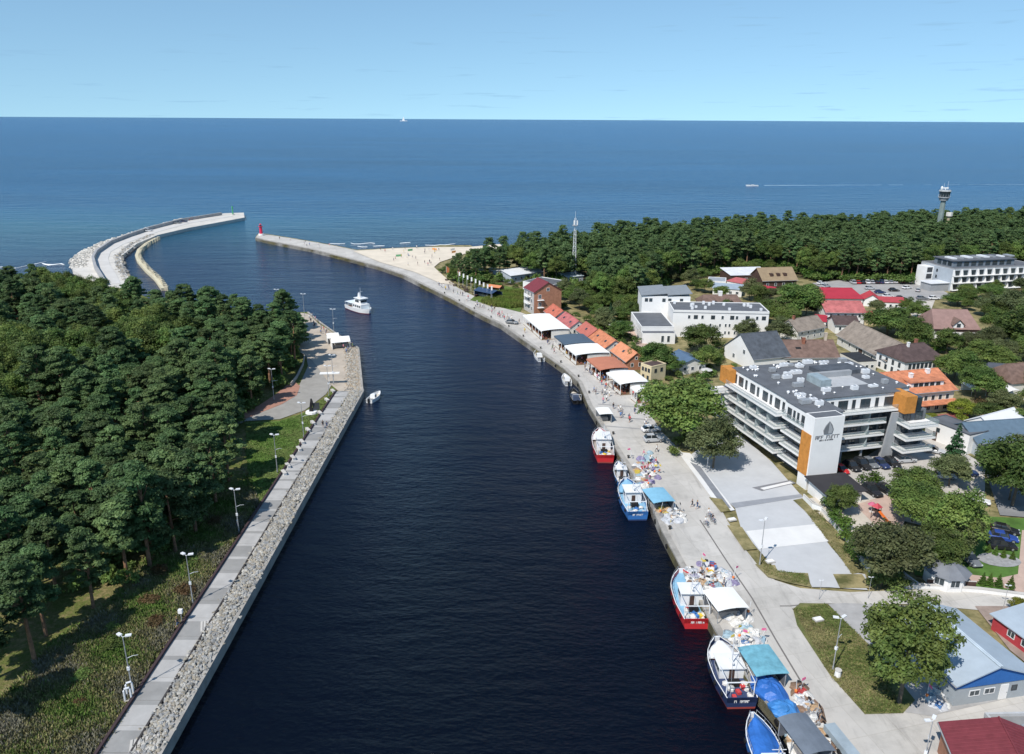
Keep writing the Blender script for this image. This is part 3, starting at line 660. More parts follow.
def mass(name, spots, protos, seed, mats):
    """a far wood that reads as one mass: coarse crowns and stems in one mesh"""
    g = np.random.default_rng(seed); Vs = []; Ts = []; Ms = []
    for x,y in spots:
        V, T, mi = protos[g.integers(len(protos))]; k = hgt(x,y)*g.uniform(.8,1.03); a = g.random()*6.28; c, s = math.cos(a), math.sin(a)
        Vs.append(np.stack([(V[:,0]*c-V[:,1]*s)*k*1.08+x, (V[:,0]*s+V[:,1]*c)*k*1.08+y, V[:,2]*k+1.6],1)); Ts.append(np.clip(T*.6+.28+.26*g.random(),0,1)); Ms.append(np.full(len(V)//4, mi))  # tints lifted: the distance haze is put into the leaf colour
    V = np.concatenate(Vs); T = np.concatenate(Ts); nq = len(V)//4
    me = bpy.data.meshes.new(name); me.vertices.add(len(V)); me.vertices.foreach_set('co',V.astype(np.float32).ravel()); me.loops.add(nq*4); me.loops.foreach_set('vertex_index',np.arange(nq*4,dtype=np.int32)); me.polygons.add(nq)
    me.polygons.foreach_set('loop_start',np.arange(0,nq*4,4,dtype=np.int32)); me.polygons.foreach_set('loop_total',np.full(nq,4,dtype=np.int32))
    at = me.attributes.new('tint','FLOAT','POINT'); at.data.foreach_set('value',T.astype(np.float32))
    for q in mats: me.materials.append(q)
    me.polygons.foreach_set('material_index', np.concatenate(Ms).astype(np.int32)); me.update()
    ob = bpy.data.objects.new(name, me); COL.objects.link(ob); return tag(ob, kind='stuff')
def coarse(mesh, keep, grow, mi):
    n = len(mesh.vertices); V = np.empty(n*3,np.float32); mesh.vertices.foreach_get('co',V); V = V.reshape(-1,4,3); T = np.empty(n,np.float32); mesh.attributes['tint'].data.foreach_get('value',T); T = T.reshape(-1,4)
    idx = np.random.default_rng(5).permutation(len(V))[:int(len(V)*keep)]
    V = V[idx]; c = V.mean(1,keepdims=True); V = c+(V-c)*grow
    return V.reshape(-1,3), T[idx].ravel(), mi
crs = [coarse(p[0], .24, 1.65, 0) for p in PINES]+[coarse(OAKS[0][0], .3, 1.7, 1), coarse(OAKS[1][0], .3, 1.7, 2), coarse(OAKS[2][0], .3, 1.7, 0)]
rest = [q for q in spR if q not in fs_]
print('right wood', len(front), len(rest))
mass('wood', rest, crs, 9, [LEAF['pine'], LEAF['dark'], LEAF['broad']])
# ================================================================== BUILDINGS
white = M('white render', (.74,.73,.71), var=.04, scale=.3, rough=.85)
offwhite = M('old white plaster', (.62,.60,.55), var=.08, scale=.4)
cream = M('cream plaster', (.62,.52,.33), var=.08, scale=.4)
greyw = M('blue grey cladding', (.36,.40,.44), var=.06, scale=.5)
midgrey = M('grey render', (.30,.31,.32), var=.08, scale=.4)
charcoal = M('charcoal cladding', (.055,.06,.065), var=.15, scale=.6)
brick = M('red brick', (.36,.17,.105), var=.15, scale=1.2)
roofgrey = M('grey roofing felt', (.115,.122,.135), var=.14, scale=.35)
roofdark = M('dark slate roof', (.075,.085,.10), var=.24, scale=.6)
roofred = M('red clay tiles', (.44,.13,.085), var=.24, scale=.9)
rooforange = M('orange clay tiles', (.50,.19,.10), var=.24, scale=.8)
roofbright = M('bright red sheet roof', (.36,.03,.05), var=.08, scale=.4)
roofpink = M('faded red sheet roof', (.40,.125,.12), var=.24, scale=.5)
roofmaroon = M('maroon roof tiles', (.17,.035,.045), var=.12, scale=1)
roofbrown = M('brown roof tiles', (.16,.105,.085), var=.24, scale=.7)
roofdbrown = M('dark brown roof tiles', (.085,.058,.055), var=.24, scale=.7)
rooftan = M('tan shingle roof', (.27,.20,.125), var=.12, scale=.6)
rooflicht = M('weathered grey brown tiles', (.24,.20,.165), var=.22, scale=.6)
bluesheet = M('pale blue sheet roof', (.36,.42,.475), var=.08, scale=.3, rough=.5)
woodor = M('orange timber cladding', (.50,.21,.045), var=.15, scale=1.2)
woodbr = M('dark brown boards', (.075,.045,.035), var=.2, scale=.8)
canvas_w = M('white canvas', (.78,.77,.74), var=.03, scale=.4)
glass = M('window glass', (.035,.05,.06), var=.3, scale=.15, rough=.08, spec=.6)
paleglass = M('pale balustrade glass', (.30,.38,.38), var=.1, scale=.3, rough=.08, alpha=.24, spec=.6)
frame_w = M('white window frame', (.70,.70,.70), var=.02); frame_d = M('dark window frame', (.06,.06,.065), var=.05)
metal_w = M('white metal', (.68,.69,.70), var=.04, rough=.4); metal_g = M('galvanised metal', (.42,.43,.44), var=.1, rough=.45, metal=.4); black = M('black metal', (.02,.02,.022), var=.1, rough=.5)
chimbrick = M('chimney brick', (.27,.11,.07), var=.2, scale=2)
WM = {}
def win_mesh(w_, h_, fm, gm_):
    k = (round(w_,2), round(h_,2), fm.name, gm_.name)
    if k not in WM:
        b = MB(); t = .09; y0, y1 = -.07, .12
        b.box(-w_/2,w_/2,y0,y1,0,t); b.box(-w_/2,w_/2,y0,y1,h_-t,h_); b.box(-w_/2,-w_/2+t,y0,y1,t,h_-t); b.box(w_/2-t,w_/2,y0,y1,t,h_-t)
        if w_ > 1.1: b.box(-t/3,t/3,y0+.01,y1,t,h_-t)
        g_ = MB().box(-w_/2+t*.9,w_/2-t*.9,-.035,.1,t*.9,h_-t*.9)
        WM[k] = (b.mesh('window', fm), g_.mesh('pane', gm_))
    return WM[k]
FOOT = []
def clear(x, y, mg=1.5):
    for (lx,ly,rz,L_,D_) in FOOT:
        dx, dy = x-lx, y-ly; u = dx*cos(rz)+dy*sin(rz); v = -dx*sin(rz)+dy*cos(rz)
        if -mg < u < L_+mg and -mg < v < D_+mg: return False
    return True
class Bld:
    def __init__(s, name, label, p0, p1=None, depth=8, zref=0, cat='house', group=None, rz=None, L=None, z=GZ):
        A = Vector((p0[1],p0[2],z)) if p0[0] == 'w' else P(*p0, z+zref)
        if p1 is not None:
            B = P(*p1, z+zref); d = B-A; s.L = math.hypot(d.x,d.y); s.rz = math.atan2(d.y,d.x)
            if rz is not None: s.L = max(d.x*cos(R(rz))+d.y*sin(R(rz)), 3)
        if rz is not None: s.rz = R(rz)
        if L is not None: s.L = L
        if isinstance(depth, tuple):
            C_ = P(*depth, z+zref)-A; depth = abs(-C_.x*sin(s.rz)+C_.y*cos(s.rz))
        s.D = depth; s.loc = Vector((A.x,A.y,z)); s.root = thing(name, label, cat, (A.x,A.y,z), s.rz, group); s.roofo = None; FOOT.append((A.x,A.y,s.rz,s.L,s.D))
    def part(s, name, b, m, parent=None): return b.build(name, m, parent or s.root)
    def walls(s, h, m, gable=None, rise=0, x0=0, x1=None, y0=0, y1=None, z0=-.6, mat_gable=None):
        x1 = s.L if x1 is None else x1; y1 = s.D if y1 is None else y1; s.h = h
        b = MB()
        if gable is None: b.box(x0,x1,y0,y1,z0,h)
        else:
            if gable == 'x': prof = [(y0,z0),(y1,z0),(y1,h),((y0+y1)/2,h+rise),(y0,h)]; rings = [[(x,p[0],p[1]) for p in prof] for x in (x1,x0)]
            else: prof = [(x0,z0),(x1,z0),(x1,h),((x0+x1)/2,h+rise),(x0,h)]; rings = [[(p[0],y,p[1]) for p in prof] for y in (y0,y1)]
            b.loft(rings, True)
        return s.part('wall', b, m)
    def gable(s, rise, m, axis='x', ov=.4, t=.18, x0=0, x1=None, y0=0, y1=None, h=None, hip=0.0):
        x1 = s.L if x1 is None else x1; y1 = s.D if y1 is None else y1; h = s.h if h is None else h
        b = MB()
        if axis == 'x': A0,A1,B0,B1 = x0-ov,x1+ov,y0,y1
        else: A0,A1,B0,B1 = y0-ov,y1+ov,x0,x1
        mid = (B0+B1)/2; sl = rise/(mid-B0); lo = h-sl*ov+.03; hi = h+rise+.03; hp = hip*(A1-A0)/2 if hip else 0
        def q(a,b_,z): return (a,b_,z) if axis == 'x' else (b_,a,z)
        for sgn, e in ((1,B0-ov),(-1,B1+ov)):
            pts = [q(A0,e,lo),q(A1,e,lo),q(A1-hp,mid,hi),q(A0+hp,mid,hi)]
            b.loft([pts,[(p[0],p[1],p[2]+t) for p in pts]], True)
        if hp:
            for a, a2 in ((A0,A0+hp),(A1,A1-hp)):
                pts = [q(a,B0-ov,lo),q(a,B1+ov,lo),q(a2,mid,hi)]
                b.loft([pts,[(p[0],p[1],p[2]+t) for p in pts]], True)
        # ridge tiles
        r0, r1 = q(A0+hp,mid,hi+t), q(A1-hp,mid,hi+t); b.tube([r0,r1], .13, 5)
        s.roofo = s.part('roof', b, m); s.hi = hi+t
        if not hp:
            for e in (B0-ov-.06,B1+ov+.06): MB().tube([q(A0,e,lo+.06),q(A1,e,lo+.06)], .09, 5).build('gutter', metal_g, s.roofo)
        return s.roofo
    def flat(s, m, par=.35, mp=None, x0=0, x1=None, y0=0, y1=None, h=None, pt=.25):
        x1 = s.L if x1 is None else x1; y1 = s.D if y1 is None else y1; h = s.h if h is None else h
        s.roofo = s.part('roof', MB().box(x0+pt,x1-pt,y0+pt,y1-pt,h,h+.1), m)
        if par:
            b = MB(); z0, z1 = h-.02, h+par; e = .03
            b.box(x0-e,x1+e,y0-e,y0+pt,z0,z1); b.box(x0-e,x1+e,y1-pt,y1+e,z0,z1); b.box(x0-e,x0+pt,y0+pt,y1-pt,z0,z1); b.box(x1-pt,x1+e,y0+pt,y1-pt,z0,z1)
            s.part('parapet', b, mp or m)
        return s.roofo
    def mono(s, m, rise, ov=.3, t=.15, h=None, side='y'):
        h = s.h if h is None else h; b = MB()
        if side == 'y': pts = [(-ov,-ov,h),(s.L+ov,-ov,h),(s.L+ov,s.D+ov,h+rise),(-ov,s.D+ov,h+rise)]
        else: pts = [(-ov,-ov,h),(s.L+ov,-ov,h+rise),(s.L+ov,s.D+ov,h+rise),(-ov,s.D+ov,h)]
        b.loft([pts,[(p[0],p[1],p[2]+t) for p in pts]], True); s.roofo = s.part('roof', b, m); return s.roofo
    def win(s, face, u, z, w_=1.1, h_=1.4, fm=None, gm_=None, off=0.0, name='window'):
        me, pm = win_mesh(w_, h_, fm or frame_w, gm_ or glass)
        loc, rz = {'f':((u,0-off,z),0), 'b':((u,s.D+off,z),pi), 'l':((0-off,u,z),-pi/2), 'r':((s.L+off,u,z),pi/2)}[face]
        o = inst(name, me, s.root, loc, rz); inst('pane', pm, o); return o
    def wins(s, face, u0, u1, n, zs, w_=1.1, h_=1.4, **k):
        for z in zs:
            for i in range(n): s.win(face, u0+(u1-u0)*(i+.5)/n, z, w_, h_, **k)
    def door(s, face, u, w_=1.0, h_=2.1, m=None):
        loc, rz = {'f':((u,-.05,0),0), 'b':((u,s.D+.05,0),pi), 'l':((-.05,u,0),-pi/2), 'r':((s.L+.05,u,0),pi/2)}[face]
        o = MB().box(-w_/2,w_/2,-.04,.1,0,h_).build('door', m or woodbr, s.root, loc, rz)
        MB().box(w_*.3,w_*.42,-.1,-.04,1,1.08).build('handle', metal_g, o)
    def chimney(s, x, y, w_=.7, h_=1.5, m=None, z=None):
        z = (s.hi-.6) if z is None else z
        b = MB().box(x-w_/2,x+w_/2,y-w_/2,y+w_/2,z-.6,z+h_); b.box(x-w_/2-.08,x+w_/2+.08,y-w_/2-.08,y+w_/2+.08,z+h_,z+h_+.12)
        return b.build('chimney', m or chimbrick, s.roofo)
    def skylight(s, x, y, z, w_=.9, l_=1.3, pitch=0.0, m=None):
        o = MB().box(-w_/2,w_/2,-l_/2,l_/2,0,.12).build('skylight', m or glass, s.roofo, (x,y,z)); o.rotation_euler.x = pitch; return o
# ---------------------------------------------------------------- the hotel on the quay
HU = Vector((.967,.254,0)); HV = Vector((-.254,.967,0)); HO = Vector((57.4,136.5,GZ)); HRZ = math.atan2(.254,.967)
ht = thing('hotel', 'white five-storey quayside hotel with orange timber panels, glass balconies and a grey flat roof', 'hotel', HO, HRZ, None, (1,1,.92)); FOOT.append((HO.x,HO.y,HRZ,34,36))
class Sub(Bld):
    def __init__(s, root, L_, D_): s.root = root; s.L = L_; s.D = D_; s.roofo = None
H = Sub(ht, 30, 36)
FL = [3.3, 6.3, 9.3, 12.3]; TOP = 15.6
bw = MB()
bw.prism([(0,0),(6.6,0),(6.6,3.0),(0,3.0)], -.5, TOP+.45)                 # white corner tower
bw.build('wall', white, ht)
bw = MB()
bw.prism([(.9,3.0),(8.4,3.0),(8.4,10.2),(27.5,10.2),(27.5,12),(31.5,12),(31.5,33),(1.6,33),(1.6,10.5),(.9,10.5)], 12.3, TOP)   # set-back top storey
bw.build('wall', white, ht)
bw = MB()
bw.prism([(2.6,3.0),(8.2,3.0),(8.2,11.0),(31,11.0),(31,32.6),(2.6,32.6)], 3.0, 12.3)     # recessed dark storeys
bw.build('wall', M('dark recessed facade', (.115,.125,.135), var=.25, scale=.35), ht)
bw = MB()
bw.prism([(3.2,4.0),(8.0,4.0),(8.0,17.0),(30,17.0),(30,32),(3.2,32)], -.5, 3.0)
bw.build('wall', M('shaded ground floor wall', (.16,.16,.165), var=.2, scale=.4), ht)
# slab edges and balconies, with glass balustrades
def balcony(x0,x1,y0,y1,z, sides, rail=True):
    o = MB().box(x0,x1,y0,y1,z-.38,z).build('balcony', white, ht)
    b = MB(); t = .05; hh = 1.05
    if 'f' in sides: b.box(x0+.05,x1-.05,y0+.06,y0+.06+t,z+.06,z+hh)
    if 'l' in sides: b.box(x0+.06,x0+.06+t,y0+.15,y1-.05,z+.06,z+hh)
    if 'r' in sides: b.box(x1-.06-t,x1-.06,y0+.15,y1-.05,z+.06,z+hh)
    b.build('balustrade', paleglass, o)
    b = MB(); k = .03
    if 'f' in sides: b.box(x0+.05,x1-.05,y0+.04,y0+.14,z+hh,z+hh+.06)
    if 'l' in sides: b.box(x0+.04,x0+.14,y0+.15,y1-.05,z+hh,z+hh+.06)
    b.build('handrail', metal_g, o)
    return o
for z in FL:                                   # quay side: long far range and a shorter near range, slightly offset
    balcony(-.9 if z > 4 else -.5, 2.6, 11.2, 31.5, z, 'fl')
    if z < 12: balcony(.2, 2.6, 3.02, 10.6, z-.25, 'l')
    balcony(8.2, 24.0 if z < 12 else 26.1, 8.6 if z < 12 else 8.2, 11, z, 'f')
balcony(.2, 2.6, 3.02, 10.6, 12.3, 'l')
for z, e in ((3.9,1.2),(6.9,.6),(9.9,0)):        # right-hand balcony stack
    balcony(25.9-e*.3, 33.2-e*.2, 4.2+e*.2, 10, z-.5, 'flr')
for z, e in ((4.2,0),(7.2,0),(10.2,0)):      # far-left stack
    balcony(-3.2, 2.6, 31.52, 35.5, z, 'fl')
MB().box(.6,3.2,31.6,35.4,-.5,10.0).build('wall', midgrey, ht)
# leaning grey fin wall beside the stack
b = MB(); pr = [(23.2,-.4),(26.2,-.4),(26.2,11.6),(24.6,11.6)]
b.loft([[(p[0],7.9,p[1]) for p in pr],[(p[0],8.3,p[1]) for p in pr]], True); b.build('fin_wall', midgrey, ht)
MB().box(26.4,32.6,7.6,12.5,2.4,12.0).build('wall', M('stack rear wall', (.13,.14,.15), var=.2), ht)
# dividing fins between the rooms on the quay side
for y in (15,19,23,27):
    for z in FL[:3]: MB().box(-.3,2.6,y,y+.12,z,z+2.62).build('divider', M('frosted divider', (.34,.40,.41), var=.1, rough=.2), ht)
for x in (13.2,20.0):
    for z in FL[:3]: MB().box(x,x+.12,8.9,11,z,z+2.62).build('divider', MC['frosted divider'], ht)
# orange timber panels
MB().box(.18,2.3,.6,3.0,2.9,12.1).box(-.12,.2,.35,3.35,2.9,12.1).build('timber_panel', woodor, ht)
MB().box(26.2,28.9,6.6,11.9,11.7,TOP+.15).build('timber_panel', woodor, ht)
MB().box(28.92,31.0,7.4,11.6,11.7,15.0).build('glazed_bay', glass, ht)
MB().box(-.2,2.4,31.4,35.3,11.9,TOP+.1).build('timber_panel', woodor, ht)
# roof
b = MB(); b.prism([(.8,2.6),(8.5,2.6),(8.5,9.9),(27.6,9.9),(27.6,11.8),(31.7,11.8),(31.7,33.2),(1.4,33.2),(1.4,10.8),(.8,10.8)], TOP, TOP+.22)
rf = b.build('roof', roofgrey, ht)
MB().box(.3,6.3,.3,2.62,TOP+.46,TOP+.5).build('coping', roofgrey, rf)
MB().box(14,24,15.5,21.5,TOP+.222,TOP+.26).build('roof_terrace', M('terrace pavers', (.40,.41,.42), var=.08), rf)
MB().box(14,24.2,21.4,22.4,TOP+.2,TOP+1.5).build('stair_head', midgrey, rf)
MB().box(17.5,27.5,22.4,27.4,TOP+.2,TOP+1.25).build('raised_roof', roofdark, rf)
MB().box(12.5,15,16,21,TOP+.2,TOP+1.9).build('glass_lantern', M('lantern glass', (.30,.36,.38), var=.2, rough=.15), rf)
g = random.Random(4)
def plant_unit(x, y, w_, d_, h_, m):
    o = MB().box(x-w_/2,x+w_/2,y-d_/2,y+d_/2,TOP+.3,TOP+.3+h_).build('ventilation_unit', m, rf)
    b = MB(); n_ = max(1,int(w_/1.0))
    for i in range(n_): b.cyl(x-w_/2+(i+.5)*w_/n_, y, TOP+.3+h_, TOP+.36+h_, .32, n=8)
    b.build('fan_cowl', metal_g, o)
for x,y in [(5.5,31),(8.5,28),(13.5,31),(14.8,30.6),(20,31.5),(6.6,23.5),(9.0,23),(10.5,25),(13,25.5),(8,17.5),(12,13.5),(18.5,13.0),(26,19),(28.2,22),(26,25),(28.5,28),(24,31),(5.0,12.2),(6,9.3),(3.4,8.2),(27.6,15),(29,31),(22.2,28.6),(16.5,29.5),(10.5,20.2),(5.5,6.6),(4.2,10.6),(23.6,13.6)]:
    plant_unit(x, y, g.uniform(1.2,2.3), g.uniform(.8,1.3), g.uniform(.5,1.05), metal_w if g.random() < .75 else metal_g)
for k in range(58):                                # low vent cowls in rows
    x = g.choice([3.2,5.2,10.8,11.6,15.6,21,25,29.5])+g.uniform(-.5,2.4); y = g.choice([5.5,11.8,14.5,20.5,26,29.8,31,31.5])+g.uniform(-.3,.3)
    if y < 10.5 and x > 8 or x > 31: continue
    b = MB().cyl(x,y,TOP+.2,TOP+.55,.2,n=7); b.cyl(x,y,TOP+.55,TOP+.72,.34,.22,n=7); b.build('vent_cowl', metal_w if g.random() < .6 else metal_g, rf)
# top-storey doors and windows
def hwin(x, y, rz, z, w_, h_):
    me, pm = win_mesh(w_, h_, frame_d, glass); o = inst('window', me, ht, (x,y,z), rz); inst('pane', pm, o)
for y, w_ in [(12.4,.8),(14.6,1.8),(17.0,.8),(19.2,1.9),(22,.8),(24.2,1.9),(26.8,.8),(29.0,1.9),(31.2,.8)]: hwin(1.6, y, -pi/2, 12.35, w_, 2.3)
for y, w_ in [(4.4,1.6),(6.3,.7),(7.6,.7),(9.2,1.4)]: hwin(.9, y, -pi/2, 12.35, w_, 2.3)
for x, w_ in [(9.7,1.5),(11.4,.7),(14,2.3),(16.6,.8),(19.4,2.4),(22.2,.8),(25.2,2.3)]: hwin(x, 10.2, 0, 12.35, w_, 2.3)
for z in FL[:3]:
    for x, w_ in [(10.3,2.6),(15.2,2.8),(18.2,1.6),(22.4,2.8),(25,1.2)]: hwin(x, 11.0, 0, z+.02, w_, 2.35)
    for y, w_ in [(13,2.4),(17,2.4),(21,2.4),(25,2.4),(29,2.4)]: hwin(2.6, y, -pi/2, z+.02, w_, 2.35)
    for y in (4.6,8.2): hwin(2.6, y, -pi/2, z-.2, 2.4, 2.35)
    for x in (29,32): hwin(x-1, 7.6, 0, z+.1, 1.8, 2.2)
for y in (6,9,13,17,21,25,29): hwin(3.2, y, -pi/2, .1, 2.6, 2.6)
for x in (9.5,14.5,19.5,24.5): MB().box(x-.2,x+.2,9.2,9.6,-.4,2.93).build('column', midgrey, ht)
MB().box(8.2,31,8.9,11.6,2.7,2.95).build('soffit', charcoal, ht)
# emblem and name on the white tower
em = MB(); prof = [(-.95,0),(-1.15,.9),(-.75,1.9),(0,2.9),(.75,1.9),(1.15,.9),(.95,0)]
em.loft([[(3.3+p[0],-.01,12.3+p[1]) for p in prof],[(3.3+p[0]*.9,-.10,12.3+p[1]*.97) for p in prof]], True)
em.build('emblem', M('grey emblem', (.15,.16,.17), var=.1), ht)
em2 = MB(); pr2 = [(-.02,.1),(-.02,2.75),(.9,.95),(.75,.1)]
em2.loft([[(3.3+p[0],-.101,12.3+p[1]) for p in pr2],[(3.3+p[0],-.125,12.3+p[1]) for p in pr2]], True); em2.build('emblem_facet', M('light grey emblem', (.33,.34,.35), var=.05), ht)
def letter_strokes(name, n, size, m, parent, loc, rot, gap=1.25, seed=1):
    """a line of writing too small to be read in the photograph: the strokes of its letters, not real characters"""
    g = random.Random(seed); b = MB(); t = size*.16; w_ = size*.62; x = -n*w_*gap/2
    for q in range(n):
        if q != n//3:
            b.box(x, x+t, 0, size, -.02, .02)
            if g.random() < .7: b.box(x+t, x+w_, size-t if g.random() < .5 else size*.45, size if g.random() < .5 else size*.45+t, -.02, .018) if False else b.box(x+t, x+w_, size-t, size, -.02, .018)
            if g.random() < .6: b.box(x+w_-t, x+w_, 0, size-t, -.02, .018)
            if g.random() < .5: b.box(x+t, x+w_-t, size*.42, size*.42+t, -.02, .016)
        x += w_*gap
    o = b.build(name, m, parent, loc); o.rotation_euler = rot; return o
letter_strokes('lettering', 9, .80, M('grey lettering', (.12,.12,.13)), ht, (3.3,-.03,11.25), (pi/2,0,0), 1.2, 3)
letter_strokes('lettering', 13, .32, MC['grey lettering'], ht, (3.1,-.03,10.8), (pi/2,0,0), 1.2, 4)
# ---------------------------------------------------------------- restaurants along the quay
QRZ = 15.5
def pavilion(label, NL, NR, FLp, roofm, rise=.28, zref=3.1, front=offwhite, walls=False, group='restaurant pavilions along the quay', sag=True):
    B = Bld('pavilion', label, NL, NR, FLp, zref, 'restaurant', group, rz=QRZ); L_, D_ = B.L, B.D; h = zref
    # canopy: gently pitched ridge along the quay
    b = MB(); n_ = 6; rings = []
    for j in range(7):
        x = L_*j/6; zz = h+rise*sin(pi*j/6)**.8
        rings.append([(x,-.35,zz),(x,D_+.35,zz),(x,D_+.35,zz+.08),(x,-.35,zz+.08)])
    b.loft(rings, True); b.box(-.12,0,-.35,D_+.35,h-.35,h+.06); b.box(L_,L_+.12,-.35,D_+.35,h-.35,h+.06)
    B.roofo = B.part('roof', b, roofm)
    nx = max(2, int(D_/3.2))
    for i in range(nx+1):
        for x in (.08, L_-.08): B.part('post', MB().cyl(x, .1+(D_-.2)*i/nx, -.1, h, .09, n=6), metal_w)
    B.part('wall', MB().box(L_-.25,L_-.1,.2,D_-.2,0,h-.1), front); B.part('wall', MB().box(L_*.35,L_-.3,.05,.2,0,h-.2), front); B.part('wall', MB().box(L_*.35,L_-.3,D_-.2,D_-.05,0,h-.2), front)
    B.part('floor', MB().box(0,L_,0,D_,-.1,.12), M('timber deck', (.20,.13,.08), var=.2))
    B.part('counter', MB().box(L_*.62,L_*.72,D_*.2,D_*.8,.12,1.2), woodbr)
    o = B.part('balustrade', MB().box(0,.08,.1,D_*.44,.12,.95).box(0,.08,D_*.56,D_-.1,.12,.95), front)
    for i in range(max(2,int(D_/2.4))):
        y = 1.1+i*2.4
        for x in (L_*.18, L_*.42):
            if y < D_-.6:
                b = MB().box(x-.4,x+.4,y-.4,y+.4,.80,.86).cyl(x,y,.12,.80,.05,n=6); b.build('table', woodbr, B.root)
                MB().box(x-.3,x+.3,y-.85,y-.5,.12,.58).build('bench', M('red brown seat', (.25,.09,.06)), B.root); MB().box(x-.3,x+.3,y+.5,y+.85,.12,.58).build('bench', MC['red brown seat'], B.root)
    return B
pavilion('long white canopied pavilion beside the tall brick house, farthest along the quay', (541.6,330.8), (567,327), (523.8,315.5), canvas_w)
pavilion('dark blue-grey roofed pavilion between two white canopies', (565,344.6), (588.2,338), (553.9,336.2), M('blue grey canopy', (.075,.11,.15), var=.08), .25)
pavilion('white canopied pavilion right in front of the dark-roofed one', (576,355), (605,349.4), (566,346), canvas_w)
pavilion('pavilion with an orange roof and white walls', (600.3,369.9), (623.5,364.2), (586.4,359.4), M('orange canopy', (.46,.18,.11), var=.06), .3, front=white)
pavilion('flat white canopy nearest to the big green trees', (620.7,384), (645.8,379.4), (608.5,373), canvas_w, .25)
pavilion('small white awning standing next to the yellow house', (637,392), (649,389.5), (632,387.5), canvas_w, .3)
def small_house(label, NLe, w_, FLe, rm, wm_, eave=2.6, rise=2.3, group='small red-roofed houses behind the restaurants', rz=QRZ):
    B = Bld('small_house', label, NLe, None, 9, eave, 'house', group, rz=rz, L=w_)
    C_ = P(*FLe, GZ+eave)-P(*NLe, GZ+eave); B.D = max(4.5, abs(-C_.x*sin(B.rz)+C_.y*cos(B.rz)))
    B.walls(eave, wm_, 'y', rise); B.gable(rise, rm, 'y', .35)
    B.win('f', B.L*.3, .8, .9, 1.2); B.win('f', B.L*.7, .8, .9, 1.2); B.win('f', B.L*.5, eave+.3, .8, .9)
    n_ = max(1,int(B.D/3))
    B.wins('l', .4, B.D-.4, n_, [.8], .9, 1.2)
    pit = math.atan2(rise, B.L/2)
    for i in range(max(1,n_//2)):
        y = B.D*(i+.5)/max(1,n_//2); o = MB().box(-.4,.4,-.45,.45,0,.1).build('skylight', glass, B.roofo, (B.L*.24,y,eave+rise*.48+.24)); o.rotation_euler.y = -pit
    return B
small_house('small bright red gabled house next to the tall brick house', (553.9,318), 6.5, (544.5,311), roofred, offwhite)
small_house('pale red roofed house with a red gable, second behind the white canopy', (569,328.4), 6.5, (556.5,319.3), roofpink, offwhite)
small_house('dull red roofed house wedged behind the dark pavilion', (587,337.2), 6.5, (577,329.5), M('dull red tiles', (.42,.13,.10), var=.12, scale=.8), offwhite)
small_house('bright orange roofed house with two roof windows behind the white canopy', (604.2,348.6), 7, (588.5,337.5), rooforange, offwhite)
small_house('orange roofed house with one roof window nearest the round tree', (626.5,361.5), 6, (612.5,350.5), M('pale orange tiles', (.58,.24,.13), var=.1, scale=.8), brick)
# tall brick house
B = Bld('tall_house', 'tall three-storey brick house with a maroon gable roof at the far end of the restaurants', (534,314.3), None, 9.5, 0, 'house', rz=22, L=11)
B.walls(8.2, brick, 'y', 3.2); B.gable(3.2, roofmaroon, 'y', .35)
B.part('facade', MB().box(-.12,.0,.1,9.4,-.4,8.0), M('pale grey brick', (.42,.40,.38), var=.1, scale=.8))
B.wins('l', .6, 9, 3, [1.0,3.8,6.2], 1.3, 1.6, off=.12)
for z in (3.2,5.8): B.part('balcony', MB().box(-1.4,-.12,3,6.5,z,z+.2).box(-1.4,-1.3,3,6.5,z+.2,z+1.1), white)
B.win('f', 2.2, 5.6, 1.2, 1.6); B.win('f', 2.2, 2.6, 1.2, 1.6); B.win('f', 5.5, 8.3, 1.2, 1.2)
b = MB()
for z in (2.5,5.3): b.box(1.2,3.6,-1.1,0,z-.2,z)
B.part('balcony', b, white)
# ---------------------------------------------------------------- low buildings around the mast
B = Bld('low_house', 'low white house with a grey flat roof below the lattice mast', (549.5,295), (568,290), 14, 0, 'house'); B.walls(3.6, white); B.flat(roofgrey, .3, white); B.wins('f', .5, B.L-.5, 3, [1.1], 1.2, 1.3); B.wins('l', .5, 13, 4, [1.1], 1.1, 1.3)
B = Bld('storage_hall', 'long low hall with a white sheet roof at the edge of the wood', (511,283), (543,278.5), 14, 0, 'hall'); B.walls(3.2, greyw, 'x', 1.3); B.gable(1.3, M('white sheet roof', (.62,.63,.64), var=.05), 'x', .5); B.wins('f', 1, B.L-1, 5, [1.1], 1.1, 1.1); B.door('f', B.L*.5, 2.2, 2.4)
B = Bld('cabin', 'small green and white cabin in front of the wood left of the mast', (552,276.8), (562.5,275.8), 5, 0, 'cabin'); B.walls(3, M('green cabin wall', (.10,.25,.16))); B.flat(M('white cabin roof', (.7,.7,.7)), .25, white); B.wins('f', .3, B.L-.3, 2, [1.1], 1.2, 1.0)
B = Bld('equipment_hut', 'pale grey equipment hut at the foot of the lattice mast', (567.5,284.5), (583,283), 6, 0, 'hut'); B.walls(3.2, greyw); B.mono(M('pale hut roof', (.45,.52,.56)), .6); B.door('f', 1.6, 1, 2.1); B.wins('f', 2.6, B.L-.3, 2, [1.3], .9, .8)
